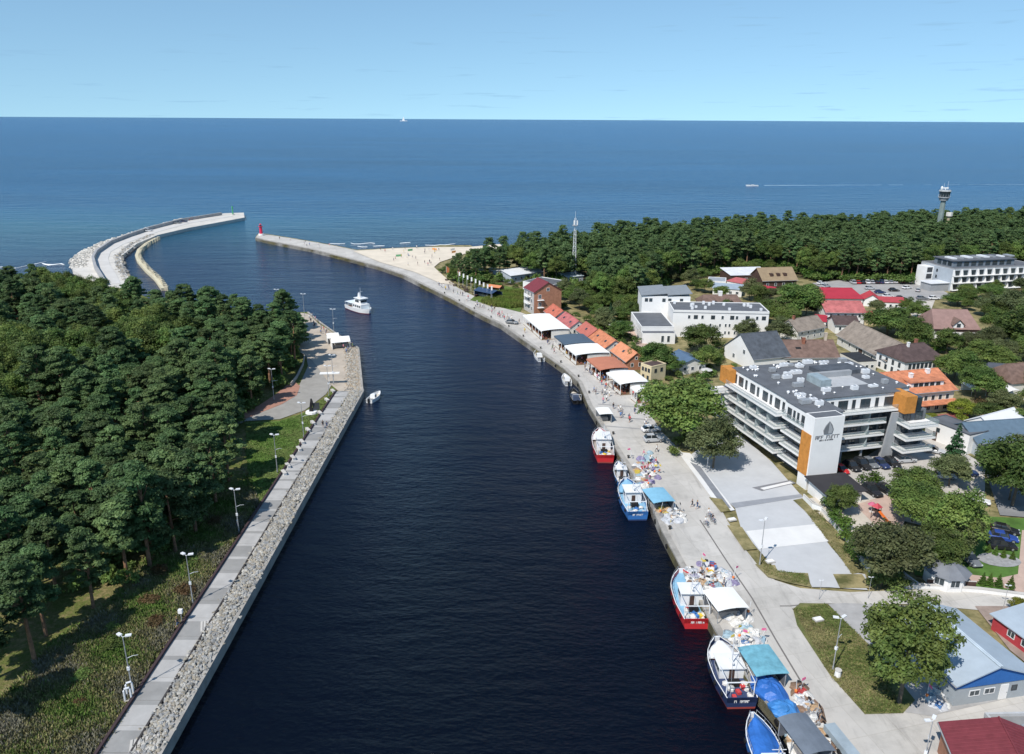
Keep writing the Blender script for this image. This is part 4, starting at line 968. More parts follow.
# lattice mast
mb_ = P(573.5,282.5); mh = 28
r = thing('lattice_mast', 'tall white lattice mast rising out of the trees', 'mast', mb_)
b = MB(); W0, W1 = .95, .28
def mw_(z): return W0+(W1-W0)*z/mh
for sx, sy in ((-1,-1),(1,-1),(1,1),(-1,1)): 
    MB().tube([(sx*W0,sy*W0,0),(sx*W1,sy*W1,mh)], [.09,.06], 5).build('leg', metal_w, r)
nl = 16
for i in range(nl):
    z0, z1 = mh*i/nl, mh*(i+1)/nl; a, c = mw_(z0), mw_(z1)
    for (x0,y0,x1,y1) in ((-1,-1,1,-1),(1,-1,1,1),(1,1,-1,1),(-1,1,-1,-1)):
        b.tube([(x0*a,y0*a,z0),(x1*c,y1*c,z1)], .05, 4); b.tube([(x0*c,y0*c,z1),(x1*c,y1*c,z1)], .05, 4)
b.build('lattice', metal_w, r)
MB().cyl(0,0,mh-3.2,mh-2.9,1.3,n=10).build('platform', metal_g, r); MB().cyl(0,0,mh,mh+3,.06,.03,6).build('aerial', metal_w, r)
for a in range(3): MB().box(.9*cos(a*2.1)-.2,.9*cos(a*2.1)+.2,.9*sin(a*2.1)-.15,.9*sin(a*2.1)+.15,mh-2.8,mh-1).build('antenna', white, r)
# ---------------------------------------------------------------- white sanatorium
B = Bld('sanatorium', 'long white three-storey block with dark flat roof and rows of small windows, left wing taller', (671.5,336), (766.5,338), 13, 0, 'building')
B.walls(8.6, white); B.flat(roofgrey, .3, white)
W_ = B.L
for i, u in enumerate([.17,.24,.31,.42,.52,.62,.67,.78,.88,.95]):
    B.win('f', W_*u, 6.0, 1.3 if i % 2 else .9, 1.3, fm=frame_d if i % 2 else frame_w)
for u in (.32,.40,.50,.56,.60,.66,.77,.82):
    for z in (.9,3.4): B.win('f', W_*u, z, .7, 1.2)
B.part('cornice', MB().box(-.06,W_+.06,-.08,0,8.0,8.25), midgrey)
for k in range(16): 
    x = g.uniform(1.5,W_-1.5); y = g.uniform(2,11); MB().box(x-.4,x+.4,y-.4,y+.4,8.7,9.3+g.random()*.5).build('roof_vent', metal_w, B.roofo)
tw = MB().box(-9,7.5,13.02,27,-.5,10.6); B.part('tower_block', tw, white)
for y0 in (13.0,): 
    b = MB(); b.loft([[(-9.4,12.6,10.7),(-.5,12.6,11.5),(-.5,27.4,11.5),(-9.4,27.4,10.7)],[(-9.4,12.6,10.95),(-.5,12.6,11.75),(-.5,27.4,11.75),(-9.4,27.4,10.95)]], True)
    b.loft([[(-.48,12.6,10.9),(8,12.6,11.6),(8,27.4,11.6),(-.48,27.4,10.9)],[(-.48,12.6,11.15),(8,12.6,11.85),(8,27.4,11.85),(-.48,27.4,11.15)]], True)
    B.part('tower_roof', b, M('pale grey sheet roof', (.22,.24,.26), var=.08))
for x in (-7.5,-6,-1.5,.5,4.5): B.win('f', x, 8.6, 1.1, 1.2, off=-13.02, fm=frame_d)
B = Bld('annexe', 'low white wing with a grey flat roof, left of the white three-storey block', (640.5,341.3), (673,341.3), 20, 0, 'building')
B.walls(4.6, white); B.flat(roofgrey, .35, white); B.part('roof_step', MB().box(0,B.L,-2.5,-.05,-.4,3.4), white); B.part('lower_roof', MB().box(.2,B.L-.2,-2.4,-.1,3.4,3.5), roofgrey)
B.win('f', B.L*.62, .4, 1, 2.2, off=2.5); B.win('f', B.L*.8, .4, 1, 2.2, off=2.5); B.wins('l', 1, 19, 6, [1.5], 1.2, 1.4)
# parasol terrace
# ---------------------------------------------------------------- yellow house, blue-roofed shed
B = Bld('yellow_house', 'small two-storey yellow house with a dark flat roof beside the round tree', (640,379.5), (650.5,383.5), 5.5, 0, 'house'); B.walls(4.6, cream); B.flat(roofdbrown, .25, cream); B.wins('f', .3, B.L-.3, 3, [2.9], .8, 1.1, fm=frame_d); B.wins('f', .3, B.L-.3, 2, [.7], .8, 1.2, fm=frame_d); B.wins('r', .5, 5, 2, [2.8], .9, 1.1, fm=frame_d)
B = Bld('blue_roofed_shed', 'low white shed with a slate blue roof between the trees', (679.5,365.5), (706,363.5), 9, 2.6, 'shed'); B.walls(2.6, offwhite, 'y', 1.6); B.gable(1.6, M('slate blue roof', (.085,.14,.22), var=.1), 'y', .4); B.wins('f', .5, B.L-.5, 3, [.9], 1, 1.1)
# ---------------------------------------------------------------- houses behind the hotel
B = Bld('grey_gabled_house', 'large white house with a steep dark grey roof just behind the hotel', (754,360), None, 15, 3.2, 'house', rz=18, L=12)
B.walls(3.4, white, 'x', 5.4); B.gable(5.4, roofdark, 'x', .3)
for i in range(3): B.skylight(B.L*.66+i*1.1, 5.2, 7.1, .7, 2.2, math.atan2(5.4,8), M('roof panel', (.03,.04,.06), rough=.2))
B.win('l', 5, 3.5, 1.2, 1.4); B.win('l', 10, 1, 1.2, 1.4)
B = Bld('long_brown_house', 'long house with a brown roof directly behind the hotel', (771,357.5), None, 12, 3.0, 'house', rz=2, L=20)
B.walls(3.0, offwhite, 'x', 3.4); B.gable(3.4, roofbrown, 'x', .4); B.chimney(B.L*.55, B.D*.4, .8, 1.4); B.chimney(B.L*.9, B.D*.5, .7, 2.6, M('pale chimney', (.5,.42,.34))); B.wins('f', .5, B.L-.5, 6, [.9], 1, 1.2)
B.skylight(B.L*.45, 3.2, 4.9, 1.6, 1.2, .48, M('black roof hatch', (.02,.02,.02)))
B = Bld('old_farmhouse', 'small white house with weathered tiles behind the brown-roofed house', (798,331.5), None, 8, 3.4, 'house', rz=30, L=13)
B.walls(3.4, offwhite, 'x', 2.9); B.gable(2.9, rooflicht, 'x', .4); B.wins('f', .5, B.L-.3, 4, [.6,2.0], .8, .9); B.wins('l', 1, 7.5, 2, [1.1,3.6], .9, 1.2); B.chimney(2, B.D*.5)
B = Bld('long_barn', 'long barn with a sweeping grey-brown roof', ('w',107.8,213), None, 28, 3.0, 'barn', rz=6, L=10)
B.walls(3.0, offwhite, 'y', 4.2); B.gable(4.2, rooflicht, 'y', .5); B.wins('l', 1, B.D-1, 6, [1], 1, 1.1); B.wins('f', 1, B.L-1, 3, [1], 1, 1.1); B.door('l', 14, 2, 2.2)
B = Bld('dark_shed', 'flat-roofed shed with a black roof in front of the long barn', (858,362), None, 9, 2.8, 'shed', rz=10, L=6); B.walls(2.8, offwhite); B.flat(M('black roofing felt', (.03,.032,.036), var=.2), .12); B.wins('f', .5, B.L-.5, 3, [.8], 1, 1); B.wins('l', .5, B.D-.5, 3, [.8], 1, 1)
B = Bld('white_house', 'white house with a dark brown hipped roof and solar panel', (905.7,361.5), None, 11.5, 4.8, 'house', rz=15, L=12.5)
B.walls(4.8, white); B.gable(3.0, roofdbrown, 'x', .5, hip=.35); B.wins('f', 1, B.L-.6, 8, [2.4], .9, 1.5, fm=frame_d); B.wins('f', 1, B.L-.6, 6, [.4], .9, 1.3, fm=frame_d); B.wins('l', .8, 11, 4, [.4,2.4], .9, 1.4, fm=frame_d)
o = MB().box(-1.7,1.7,-1.1,1.1,0,.08).build('solar_panel', M('solar panel', (.012,.018,.04), rough=.15), B.roofo, (B.L*.25,4.0,6.85)); o.rotation_euler.x = math.atan2(3,7)
B.chimney(B.L*.66, B.D*.55); B.chimney(B.L*.35, 4.8, .6, 1.2, white)
B = Bld('orange_roofed_house', 'large cream guest house with a wide orange tiled roof and red terrace parasols', ('w',93.6,176.6), None, 14, 5.6, 'house', rz=14, L=16.2)
B.walls(5.6, M('pale cream plaster', (.68,.62,.50), var=.05), 'x', 3.0); B.gable(3.0, rooforange, 'x', .6)
B.part('dormer', MB().box(B.L*.28,B.L*.86,1.4,5.0,6.3,7.55), white); B.part('dormer_roof', MB().box(B.L*.26,B.L*.88,1.1,5.2,7.55,7.75), rooforange)
for u in (.36,.45,.55,.65,.76): B.win('f', B.L*u, 6.45, 1.2, .9, off=-1.4, fm=frame_d)
B.wins('f', .8, B.L-.8, 7, [3.1], 1.1, 1.4); B.wins('f', .8, B.L-.8, 6, [.5], 1.2, 1.6)
B.part('lower_roof', MB().loft([[(-.5,-2.2,2.6),(B.L+.5,-2.2,2.6),(B.L+.5,0,3.0),(-.5,0,3.0)],[(-.5,-2.2,2.75),(B.L+.5,-2.2,2.75),(B.L+.5,0,3.15),(-.5,0,3.15)]],True), rooforange)
B.chimney(B.L*.42, 4.6, .8, 1.6, white, 7.2); B.chimney(B.L*.78, 5.8, .9, 1.8, white, 7.4)
B.part('terrace', MB().box(-.5,B.L,-5.5,-2.3,-.4,.25), M('red terrace', (.33,.13,.11)))
B.part('terrace_rail', MB().box(-.5,B.L,-5.5,-5.4,.25,1.1), M('red rail', (.38,.12,.12)))
B = Bld('garage_block', 'low white garage block with a black flat roof behind the hotel car park', (970,435.7), None, 10.6, 4.2, 'garage', rz=24, L=6); B.walls(4.2, white); B.flat(roofgrey, .2, roofdark); B.wins('l', 1, B.D-1, 2, [2.2], .9, 1.0, fm=frame_d); B.win('f', 3, 1.4, 1, 1.2, fm=frame_d); B.door('l', 8, 1, 2.1)
B = Bld('white_gabled_shed', 'white shed with a white sheet roof next to the garage block', (994,430), None, 6.5, 2.8, 'shed', rz=28, L=12); B.walls(2.8, white, 'x', 2.0); B.gable(2.0, M('white sheet roofing', (.66,.67,.68), var=.03), 'x', .3); B.win('l', 3.2, 1.0, 1, 1.4, fm=frame_d)
B = Bld('blue_roofed_house', 'pale house with a blue-grey roof at the right edge beside the big tree', (978,443), (1030,428), 10, 2.8, 'house', rz=10); B.walls(2.8, greyw, 'x', 2.6); B.gable(2.6, M('steel blue roof', (.10,.15,.20), var=.1), 'x', .4); B.wins('f', .5, B.L-.5, 4, [.9], 1, 1.2)
B = Bld('dormer_house', 'white cottage with a brown half-hipped roof and one gabled dormer', (933,338.5), (976.8,339.5), 14, 0, 'house')
B.walls(3.6, white); B.gable(4.6, M('pinkish brown tiles', (.26,.165,.145), var=.12, scale=.6), 'x', .5, hip=.22)
B.part('frieze', MB().box(-.1,B.L+.1,-.12,-.01,2.5,3.6), roofdbrown)
dm = MB(); xc = B.L*.53; dm.loft([[(xc-1.6,y,3.6),(xc+1.6,y,3.6),(xc+1.6,y,4.8),(xc,y,6.3),(xc-1.6,y,4.8)] for y in (.0,4.2)], True); B.part('dormer', dm, white)
dr = MB()
for sg in (-1,1): dr.loft([[(xc+sg*2.0,-.4,4.55),(xc,-.4,6.45),(xc,4.4,6.45),(xc+sg*2.0,4.4,4.55)],[(xc+sg*2.0,-.4,4.75),(xc,-.4,6.65),(xc,4.4,6.65),(xc+sg*2.0,4.4,4.75)]], True)
B.part('dormer_roof', dr, roofbrown)
B.win('f', xc, 4.0, 1.2, 1.2, off=.02, fm=frame_d); B.wins('f', .6, B.L-.6, 5, [.8], 1.1, 1.4)
# red-roofed group
B = Bld('red_roofed_hall', 'wide restaurant hall with a bright crimson roof beside the car park', (818,298), (862,298), 15, 2.8, 'restaurant', rz=-2); B.walls(2.8, white); B.gable(2.4, roofbright, 'x', .5, hip=.25); B.wins('f', .5, B.L-.5, 6, [.9], 1.1, 1.2)
B = Bld('red_roofed_house', 'white two-storey house with a faded red roof in front of the crimson hall', (826,316), (862,315), 12, 3.2, 'house', rz=-2); B.walls(4.6, white, 'x', 2.6); B.gable(2.6, roofpink, 'x', .5); B.wins('f', .5, B.L-.5, 5, [.6,2.8], 1, 1.2)
B = Bld('red_awning_kiosk', 'low kiosk with a crimson roof at the left corner of the faded red house', (815,321), (826,322), 6, 2.4, 'kiosk'); B.walls(2.4, white); B.mono(roofbright, .9)
B = Bld('red_awning_kiosk', 'low kiosk with a crimson roof at the right corner of the faded red house', (863,318), (880,318), 6, 2.4, 'kiosk'); B.walls(2.4, cream); B.mono(roofbright, .8)
B = Bld('red_roofed_cottage', 'white cottage with a small crimson roof at the near edge of the car park', (864,299), (880,300), 8, 2.6, 'house'); B.walls(2.6, white, 'y', 1.8); B.gable(1.8, M('crimson sheets', (.42,.05,.06)), 'y', .4)
B = Bld('red_roofed_shop', 'flat shop with a crimson roof in front of the parked cars', (881,302), (907,303), 6, 2.6, 'shop'); B.walls(2.6, white); B.mono(M('crimson felt', (.40,.06,.07)), .8); B.wins('f', .5, B.L-.5, 4, [.8], 1, 1.1)
B = Bld('brown_roofed_house', 'small white house with a dark brown roof below the faded red house', (836,325), (858,325), 8, 2.8, 'house', rz=-3); B.walls(3.0, white, 'x', 1.8); B.gable(1.9, roofdbrown, 'x', .5); B.wins('f', .4, B.L-.4, 3, [1], .9, 1.2)
# group behind the sanatorium
B = Bld('multi_gabled_house', 'house with two brown gables and a white chimney behind the white block', (703,305), (743,305), 10, 3.4, 'house')
B.walls(3.4, M('brown boards', (.16,.10,.07), var=.15)); B.gable(2.6, roofbrown, 'x', .5, hip=.2); B.chimney(B.L*.5, B.D*.5, 1.4, 1.8, white)
for u in (.27,.66):
    xc = B.L*u; d_ = MB(); d_.loft([[(xc-3,y,3.2),(xc+3,y,3.2),(xc,y,5.4)] for y in (-1.6,5)], True); B.part('gable', d_, M('gable boards', (.19,.12,.09)))
    d_ = MB()
    for sg in (-1,1): d_.loft([[(xc+sg*3.4,-2,3.1),(xc,-2,5.5),(xc,5,5.5),(xc+sg*3.4,5,3.1)],[(xc+sg*3.4,-2,3.28),(xc,-2,5.68),(xc,5,5.68),(xc+sg*3.4,5,3.28)]], True)
    B.part('gable_roof', d_, roofbrown)
B = Bld('timber_inn', 'dark timber inn with a tan shingle roof and dormers at the edge of the wood', (763,281), (789,277), 12, 3.2, 'inn', rz=10); B.walls(3.4, woodbr, 'x', 4.0); B.gable(4.2, rooftan, 'x', .5)
for u in (.3,.5,.7): B.part('dormer', MB().box(B.L*u-.7,B.L*u+.7,1.5,3.5,4.6,5.9), woodbr)
B.wins('f', .5, B.L-.5, 4, [.9], 1.1, 1.3)
B = Bld('timber_hall', 'dark timber hall with a white sheet roof left of the shingled inn', (731,276), (764,272), 12, 3.4, 'hall', rz=8); B.walls(3.6, woodbr); B.mono(M('white hall roof', (.62,.63,.65)), 1.2); B.wins('f', .5, B.L-.5, 4, [1.1], 1.4, 1.3)
B = Bld('terrace_kiosk', 'small dark-fronted kiosk with red awnings in front of the shingled inn', (757,289), (770,291), 5, 2.4, 'kiosk'); B.walls(2.4, woodbr); B.mono(roofbright, .7); B.door('f', 2)
B = Bld('flat_shop', 'low white shop with a pale grey roof at the left end behind the white block', (708,281), (726,282), 9, 2.8, 'shop'); B.walls(2.8, white); B.flat(M('pale felt', (.30,.33,.36)), .2, white); B.wins('f', .3, B.L-.3, 3, [.8], 1.2, 1.2)
B = Bld('flat_shop', 'low white shop with a long blue-grey roof in front of the red awnings', (713,288), (742,290), 8, 2.8, 'shop'); B.walls(2.8, white); B.mono(M('pale blue felt', (.30,.36,.42)), .6); B.wins('f', .5, B.L-.5, 4, [.8], 1.2, 1.2)
B = Bld('flat_shop', 'low shop with red and white striped awning roof', (727,281), (744,284), 7, 2.8, 'shop'); B.walls(2.8, white); B.mono(M('red white awning', (.45,.12,.12)), .6)
# right-hand resort hotel
B = Bld('resort_hotel', 'long grey and white resort hotel with rows of deep white balconies at the far right', (949.8,291), None, 19, 0, 'hotel', rz=13, L=44)
B.walls(9.2, M('pale grey render', (.50,.52,.54), var=.05, scale=.4)); B.flat(roofgrey, .35, midgrey)
B.part('side_cladding', MB().box(-.1,0,.3,16.7,-.3,9.0), greyw)
B.part('penthouse', MB().box(3,B.L-10,4,15,9.2,11.9), M('slate cladding', (.16,.19,.22), var=.1)); B.part('penthouse_roof', MB().box(2.4,B.L-9.6,3.4,15.6,11.9,12.15), roofgrey)
nb = 11; W_ = B.L/nb
cell = MB().box(-W_*.5+.12,W_*.5-.12,-1.4,-.02,0,.16).build('balcony', white, B.root, (W_*.5,0,.3))
fin = MB(); fin.loft([[(-W_*.5-.1,-1.5,.0),(-W_*.5-.1,-.02,.0),(-W_*.5-.1,-.02,2.8),(-W_*.5-.1,-.6,2.8)],[(-W_*.5+.11,-1.5,.0),(-W_*.5+.11,-.02,.0),(-W_*.5+.11,-.02,2.8),(-W_*.5+.11,-.6,2.8)]], True)
finm = fin.mesh('side_fin', white)
for k in range(nb):
    for z in (.3,3.3,6.3):
        o = cell if (k == 0 and z == .3) else inst('balcony', cell.data, B.root, (W_*(k+.5),0,z)); o.location = (W_*(k+.5),0,z)
        inst('side_fin', finm, o); B.win('f', W_*(k+.5), z+.15, W_*.62, 2.2, fm=frame_d)
for z in (1.5,4,6.6): B.win('l', 9, z, .9, 1.3, fm=frame_d, off=.1)
for k in range(8): B.win('f', 6+k*3.6, 9.6, 2.4, 1.8, fm=frame_d, off=-4)
for k in range(3): B.win('l', 6+k*3, 9.6, 2.2, 1.8, fm=frame_d, off=-3)
B.part('side_wing', MB().box(-4,-.15,11,16.5,-.3,8.5), white)
for z in (.6,3.4,6.2): B.part('loggia', MB().box(-3.4,-.8,10.9,11.02,z,z+2), charcoal)
B.part('entrance', MB().box(-9,-.12,1,7,-.3,3.2), midgrey); B.part('entrance_roof', MB().box(-9.4,-.12,.6,7.4,3.2,3.5), metal_w)
for k in range(8):
    x = 5+k*4.3; MB().box(x,x+g.uniform(.8,2.4),g.uniform(6,8),g.uniform(10,13),12.15,12.7).build('roof_unit', metal_g if k % 2 else metal_w, B.roofo)
# control tower
tp = P(939.5,223,14); tp.z = GZ; r = thing('control_tower', 'tall green-grey port control tower with a wide white-topped cabin', 'tower', tp, 0, None, (.74,.74,1.28))
b = MB(); b.loft([[(rr*cos(2*pi*j/8),rr*sin(2*pi*j/8),z) for j in range(8)] for rr,z in ((2.6,0),(2.2,10),(1.9,19.5))], True); b.build('shaft', M('green grey concrete', (.20,.25,.24), var=.1), r)
MB().cyl(0,0,19.5,20.8,3.0,3.6,12).cyl(0,0,20.8,21.2,4.2,4.2,12).build('gallery', midgrey, r)
MB().cyl(0,0,21.2,23.6,3.5,4.1,12).build('cabin', glass, r); MB().cyl(0,0,23.6,24.2,4.5,4.1,12).build('roof', M('grey tower roof', (.34,.36,.37), var=.1), r)
b = MB()
for j in range(14): b.cyl(4.1*cos(j*.449),4.1*sin(j*.449),21.2,22.3,.05,n=4)
b.build('railing', metal_w, r)
MB().box(-2.2,2.2,-.25,.25,24.8,25.3).cyl(0,0,24.2,24.8,.3,n=6).build('radar', white, r); MB().ball(-2.6,.5,25,.9).build('radome', white, r); MB().cyl(1.5,0,24.2,28,.08,n=5).build('aerial', metal_w, r); MB().cyl(-.8,1,24.2,27,.07,n=5).build('aerial', metal_w, r)
tp2 = P(947.8,223,14); tp2.z = GZ; r = thing('old_tower', 'thin old brick lookout post next to the control tower', 'tower', tp2, 0, None, (1.2,1.2,1.35))
MB().cyl(0,0,0,12,.9,.75,8).build('shaft', M('old yellow brick', (.35,.30,.2)), r); MB().cyl(0,0,12,13.5,1.5,1.5,8).build('cabin', offwhite, r)
# ---------------------------------------------------------------- sheds in the near right corner
B = Bld('warehouse', 'blue and grey warehouse with a pale blue gabled sheet roof behind the big maple', (952.5,706), (1022,691.5), 13, 0, 'warehouse', rz=11)
B.walls(3.3, M('grey metal cladding', (.33,.36,.38), var=.06), 'y', 1.9); B.gable(1.9, bluesheet, 'y', .5)
gb = MB(); gb.loft([[(-.1,y,2.6),(B.L+.1,y,2.6),(B.L+.1,y,3.3),(B.L/2,y,5.2),(-.1,y,3.3)] for y in (-.12,-.01)], True); B.part('gable_panel', gb, M('blue metal cladding', (.03,.13,.38), var=.06))
B.part('blue_band', MB().box(-.12,-.01,0,B.D,2.5,3.3), MC['blue metal cladding'])
B.win('f', B.L*.26, 1.1, 1.5, .9); B.win('f', B.L*.46, 1.1, 1.5, .9); B.door('f', B.L*.66, 1.1, 2.2, white); B.win('f', B.L*.8, 1.1, .8, .8, fm=frame_d); B.win('f', B.L*.74, 3.35, .9, .6, fm=frame_d)
B.part('ridge_cap', MB().box(B.L/2-.25,B.L/2+.25,-.5,B.D+.5,5.42,5.5), M('pale ridge cap', (.5,.58,.64)))
B = Bld('red_shed', 'red timber shed with a pale blue roof at the right edge', (991,628), (1024,652.5), 6.5, 0, 'shed'); B.L = 13; B.walls(2.1, M('red timber wall', (.42,.05,.06), var=.1)); B.mono(bluesheet, 1.0, .4); B.wins('f', 2, 11, 4, [.7], 1.2, 1.0); B.door('f', 12.2)
B = Bld('brick_house', 'low brick house with a maroon ribbed roof in the bottom right corner', (931,775), (1000,790), 11, 0, 'house', rz=-12, z=GZ); B.L = 11
A = P(930,742,GZ+3.4); B.root.location = (A.x+.3,A.y-8.5,GZ)
B.walls(3.6, brick, 'y', 1.7, x1=11); B.gable(1.7, roofmaroon, 'y', .4, x1=11); B.skylight(7.6, 6, 5.0, .8, .8, 0, metal_w); B.wins('l', 1, 9, 3, [1], 1, 1.3)
b = MB()
for i in range(1,22): 
    for sg in (0,1):
        y = i*.5; x0, x1 = (-.35,5.45) if sg == 0 else (11.35,5.55); z0, z1 = 3.62, 5.44; b.tube([(x0,y,z0+.1),(x1,y,z1+.1)], .035, 4)
b.build('ribs', roofmaroon, B.roofo)
B = Bld('yard_annexe', 'grey flat annexe with a parapet behind the maroon-roofed house', (984,752), None, 6.5, 2.6, 'building', rz=2, L=9); A = P(986,716,GZ+2.6); B.root.location = (A.x,A.y-6.5,GZ); B.walls(2.6, midgrey); B.flat(dark_asph, .5, M('pale parapet', (.45,.46,.47)))
MB().box(2.6,4,3,4.2,2.7,3.5).build('roof_unit', metal_g, B.roofo); MB().box(4.6,5.4,3.4,4.0,2.7,3.3).build('roof_unit', metal_g, B.roofo)
B = Bld('garden_pavilion', 'eight-sided white garden pavilion with a grey shingle roof', (944,581.5), None, 1, 0, 'pavilion', rz=0, L=1)
oc = [(3.0*cos(pi/8+j*pi/4), 3.0*sin(pi/8+j*pi/4)) for j in range(8)]
B.part('wall', MB().prism(oc, -.2, 2.3), white)
b = MB(); b.loft([[(x*1.18,y*1.18,2.25) for x,y in oc],[(x*.45,y*.45,3.5) for x,y in oc],[(x*.08,y*.08,3.9) for x,y in oc]], True); B.part('roof', b, M('grey shingles', (.17,.18,.20), var=.12))
for j in (4,5,6): 
    a = j*pi/4+pi/4; o = inst('window', win_mesh(1.5,1.3,frame_w,glass)[0], B.root, (2.79*cos(a),2.79*sin(a),.7), a+pi/2); inst('pane', win_mesh(1.5,1.3,frame_w,glass)[1], o)
B = Bld('parking_kiosk', 'low white kiosk with a black mono-pitch roof at the foot of the hotel tower', (827,493), (862.5,489.7), (814,478.6), 2.6, 'kiosk'); B.walls(2.5, white); B.mono(M('black kiosk roof', (.035,.033,.036), var=.1), .35, .7); B.win('f', 2, .9, 1.2, 1.1); B.door('f', 4.2)
# far right garden houses
B = Bld('slate_house', 'dark slate-roofed cottage among the trees at the right edge', (988,375), (1015,377), 8, 2.6, 'house'); B.walls(2.6, offwhite); B.gable(2.2, M('blue black slates', (.07,.08,.10), var=.1), 'x', .4, hip=.3)
B = Bld('brown_hipped_house', 'brown-roofed house cut by the right edge of the picture', (1013,383), (1050,380), 10, 3, 'house'); B.walls(3, offwhite); B.gable(3.4, roofbrown, 'x', .4, hip=.3)
for lab, a, b_, m_ in (('white arched tent pitched beside the garden trees', (971,396), (986,396), canvas_w), ('white arched tent at the right edge below the slate roof', (1003,401), (1024,400), canvas_w)):
    B = Bld('tent', lab, a, b_, 5, 0, 'tent'); b = MB()
    b.loft([[(B.L*k/6, y, 1.9+1.0*sin(pi*k/6)) for k in range(7)]+[(B.L*k/6, y, 1.85+1.0*sin(pi*k/6)) for k in range(6,-1,-1)] for y in (0,5)], True); B.part('canopy', b, m_)
    for x in (.1,B.L-.1):
        for y in (.1,4.9): B.part('post', MB().cyl(x,y,0,1.9,.05,n=5), metal_w)
    B.part('wall', MB().box(0,B.L,4.85,4.95,0,1.85), m_)
# ================================================================== TOWN TREES AND SHRUBS
BROADS = {}
def broad(leaf, i, barkk='broad'):
    k = (leaf, i)
    if k not in BROADS: BROADS[k] = make_tree('broad', leaf, 400+i*13+len(leaf), 12, 5, 95, .23, barkk, .14, 44)
    return BROADS[k]
BUSH = [make_tree('bush', l, 500+i, 2.4, 2.0, 75, .20, 'broad', .2, 12) for i, l in enumerate(['broad','hedge','dark','yellow','rust'])]
CONE = [make_tree('cone', l, 600+i, 9, 2.4, 190, .20, 'broad', .06, 34, .3) for i, l in enumerate(['spruce','hedge'])]
def town_tree(cx, x0x1, ytop, ybase, leaf, i, label, name='broadleaf_tree', group=None, h0=12, r0=5, proto=None):
    b_ = P(cx, ybase); 
    # height whose top shows at ytop
    x=(cx-CX)/F; y=-(ytop-CY)/F; d=RIGHT*x+UP*y+FWD; t=b_.y/d.y; h = CAMH+d.z*t-GZ
    rad = (x0x1*.5)*math.hypot(b_.y, CAMH-GZ)/F*.98
    h = max(2.0, h-rad*.18); rad *= 1.05
    pr = proto or broad(leaf, i)
    return put_tree(name, pr, (b_.x,b_.y,1.6), (rad/r0, rad/r0, h/h0), random.uniform(0,6.28), label, 'tree', group)
T = town_tree
T(680,76,370,444,'broad',0,'large round tree beside the quay road, taller and farther of the pair there')
T(713,50,411,468,'birch',1,'round olive-green tree beside the quay road, smaller and nearer of the pair by the hotel')
T(699,34,319,353,'dark',0,'round dark green tree in front of the white three-storey block')
T(706,30,343,370,'broad',2,'leafy tree between the white block and the blue-roofed shed')
T(654,34,336,372,'dark',1,'dark round tree beside the low white wing')
T(640,22,342,366,'dark',2,'small dark tree left of the low white wing, nearest the orange houses')
T(670,26,352,374,'broad',1,'bushy tree just behind the yellow house')
T(795,46,276,318,'broad',3,'large bright green tree between the white block and the red roofs')
T(783,30,300,327,'dark',3,'dark tree under the large bright green tree by the white block')
T(757,20,281,306,'dark',0,'dark tree in front of the shingled inn')
T(887,44,302,334,'dark',1,'wide dark tree behind the long barn')
T(911,34,315,354,'broad',2,'bushy tree between the barn and the dormer cottage')
T(957,26,289,305,'dark',2,'dark tree at the left end of the resort hotel balconies')
T(990,28,281,300,'broad',0,'tree hiding the middle of the resort hotel balconies')
T(1007,36,287,322,'birch',2,'olive tree in front of the resort hotel near the right edge')
T(1022,50,300,350,'dark',3,'big dark tree cut by the right edge below the resort hotel')
T(992,26,304,334,'broad',1,'tree beside the right end of the dormer cottage')
T(960,32,345,385,'broad',3,'green garden tree behind the orange-roofed guest house')
T(945,26,350,378,'broad',0,'smaller garden tree close behind the dark hipped white house')
T(975,30,360,398,'dark',0,'dark garden tree left of the white arched tent')
T(996,34,344,368,'broad',2,'low leafy tree above the slate-roofed cottage')
T(993,20,371,389,'rust',0,'rusty brown tree between the arched tents')
T(962,30,397,416,'yellow',0,'yellow-green bush-like tree at the corner of the orange-roofed guest house')
T(928,20,410,424,'yellow',1,'low yellow-green tree in front of the red terrace')
T(1003,14,400,410,'yellow',2,'small yellow-green tree under the right arched tent')
T(985,26,398,424,'dark',1,'dark tree between the garage block and the arched tents')
T(1012,26,405,428,'broad',1,'leafy tree above the blue-grey roof at the right edge')
T(1012,66,430,506,'dark',2,'huge dark tree at the right edge over the dark yard')
T(914,44,462,500,'broad',3,'bright leafy tree between the hotel car park and the playground')
T(925,54,488,530,'broad',0,'wide green tree above the birch, left part of the big clump')
T(952,54,484,552,'broad',1,'tall green tree in the middle of the big clump by the lawn')
T(935,46,522,570,'dark',3,'dark green tree at the bottom of the big clump near the garden pavilion')
T(884,66,514,584,'birch',0,'grey-green birch with a pale trunk beside the white plaza')
T(841,27,480,514,'dark',0,'small dark green tree beside the black kiosk roof')
T(899,90,580,703,'broad',2,'huge maple standing alone on the grass island in front of the blue warehouse', proto=make_tree('broad','broad',911,17,6.2,95,.25,'broad',.10,90), h0=17, r0=7.2)
T(1018,16,596,612,'yellow',0,'yellow-green shrub-like tree behind the red shed')
put_tree('spruce_tree', CONE[0], P(951,472), (1.25,1.25,1.15), 0, 'dark conical spruce beside the white garage block', 'tree', None)
put_tree('spruce_tree', CONE[0], P(610,325), (1.1,1.1,.85), 1, 'dark conical tree in the garden left of the parasol terrace', 'tree', None)
put_tree('spruce_tree', CONE[1], P(621.6,322), (1.1,1.1,.8), 2, 'yellow-green conical tree in the garden left of the parasol terrace', 'tree', None)
for px,py in ((988,551),(995,553.5),(1003,556),(1012,558)): put_tree('thuja', CONE[1], P(px,py+1.5), (.22,.22,.20), px, 'slim thuja on the gravel bed beside the parked cars', 'shrub', 'thujas on the gravel bed')
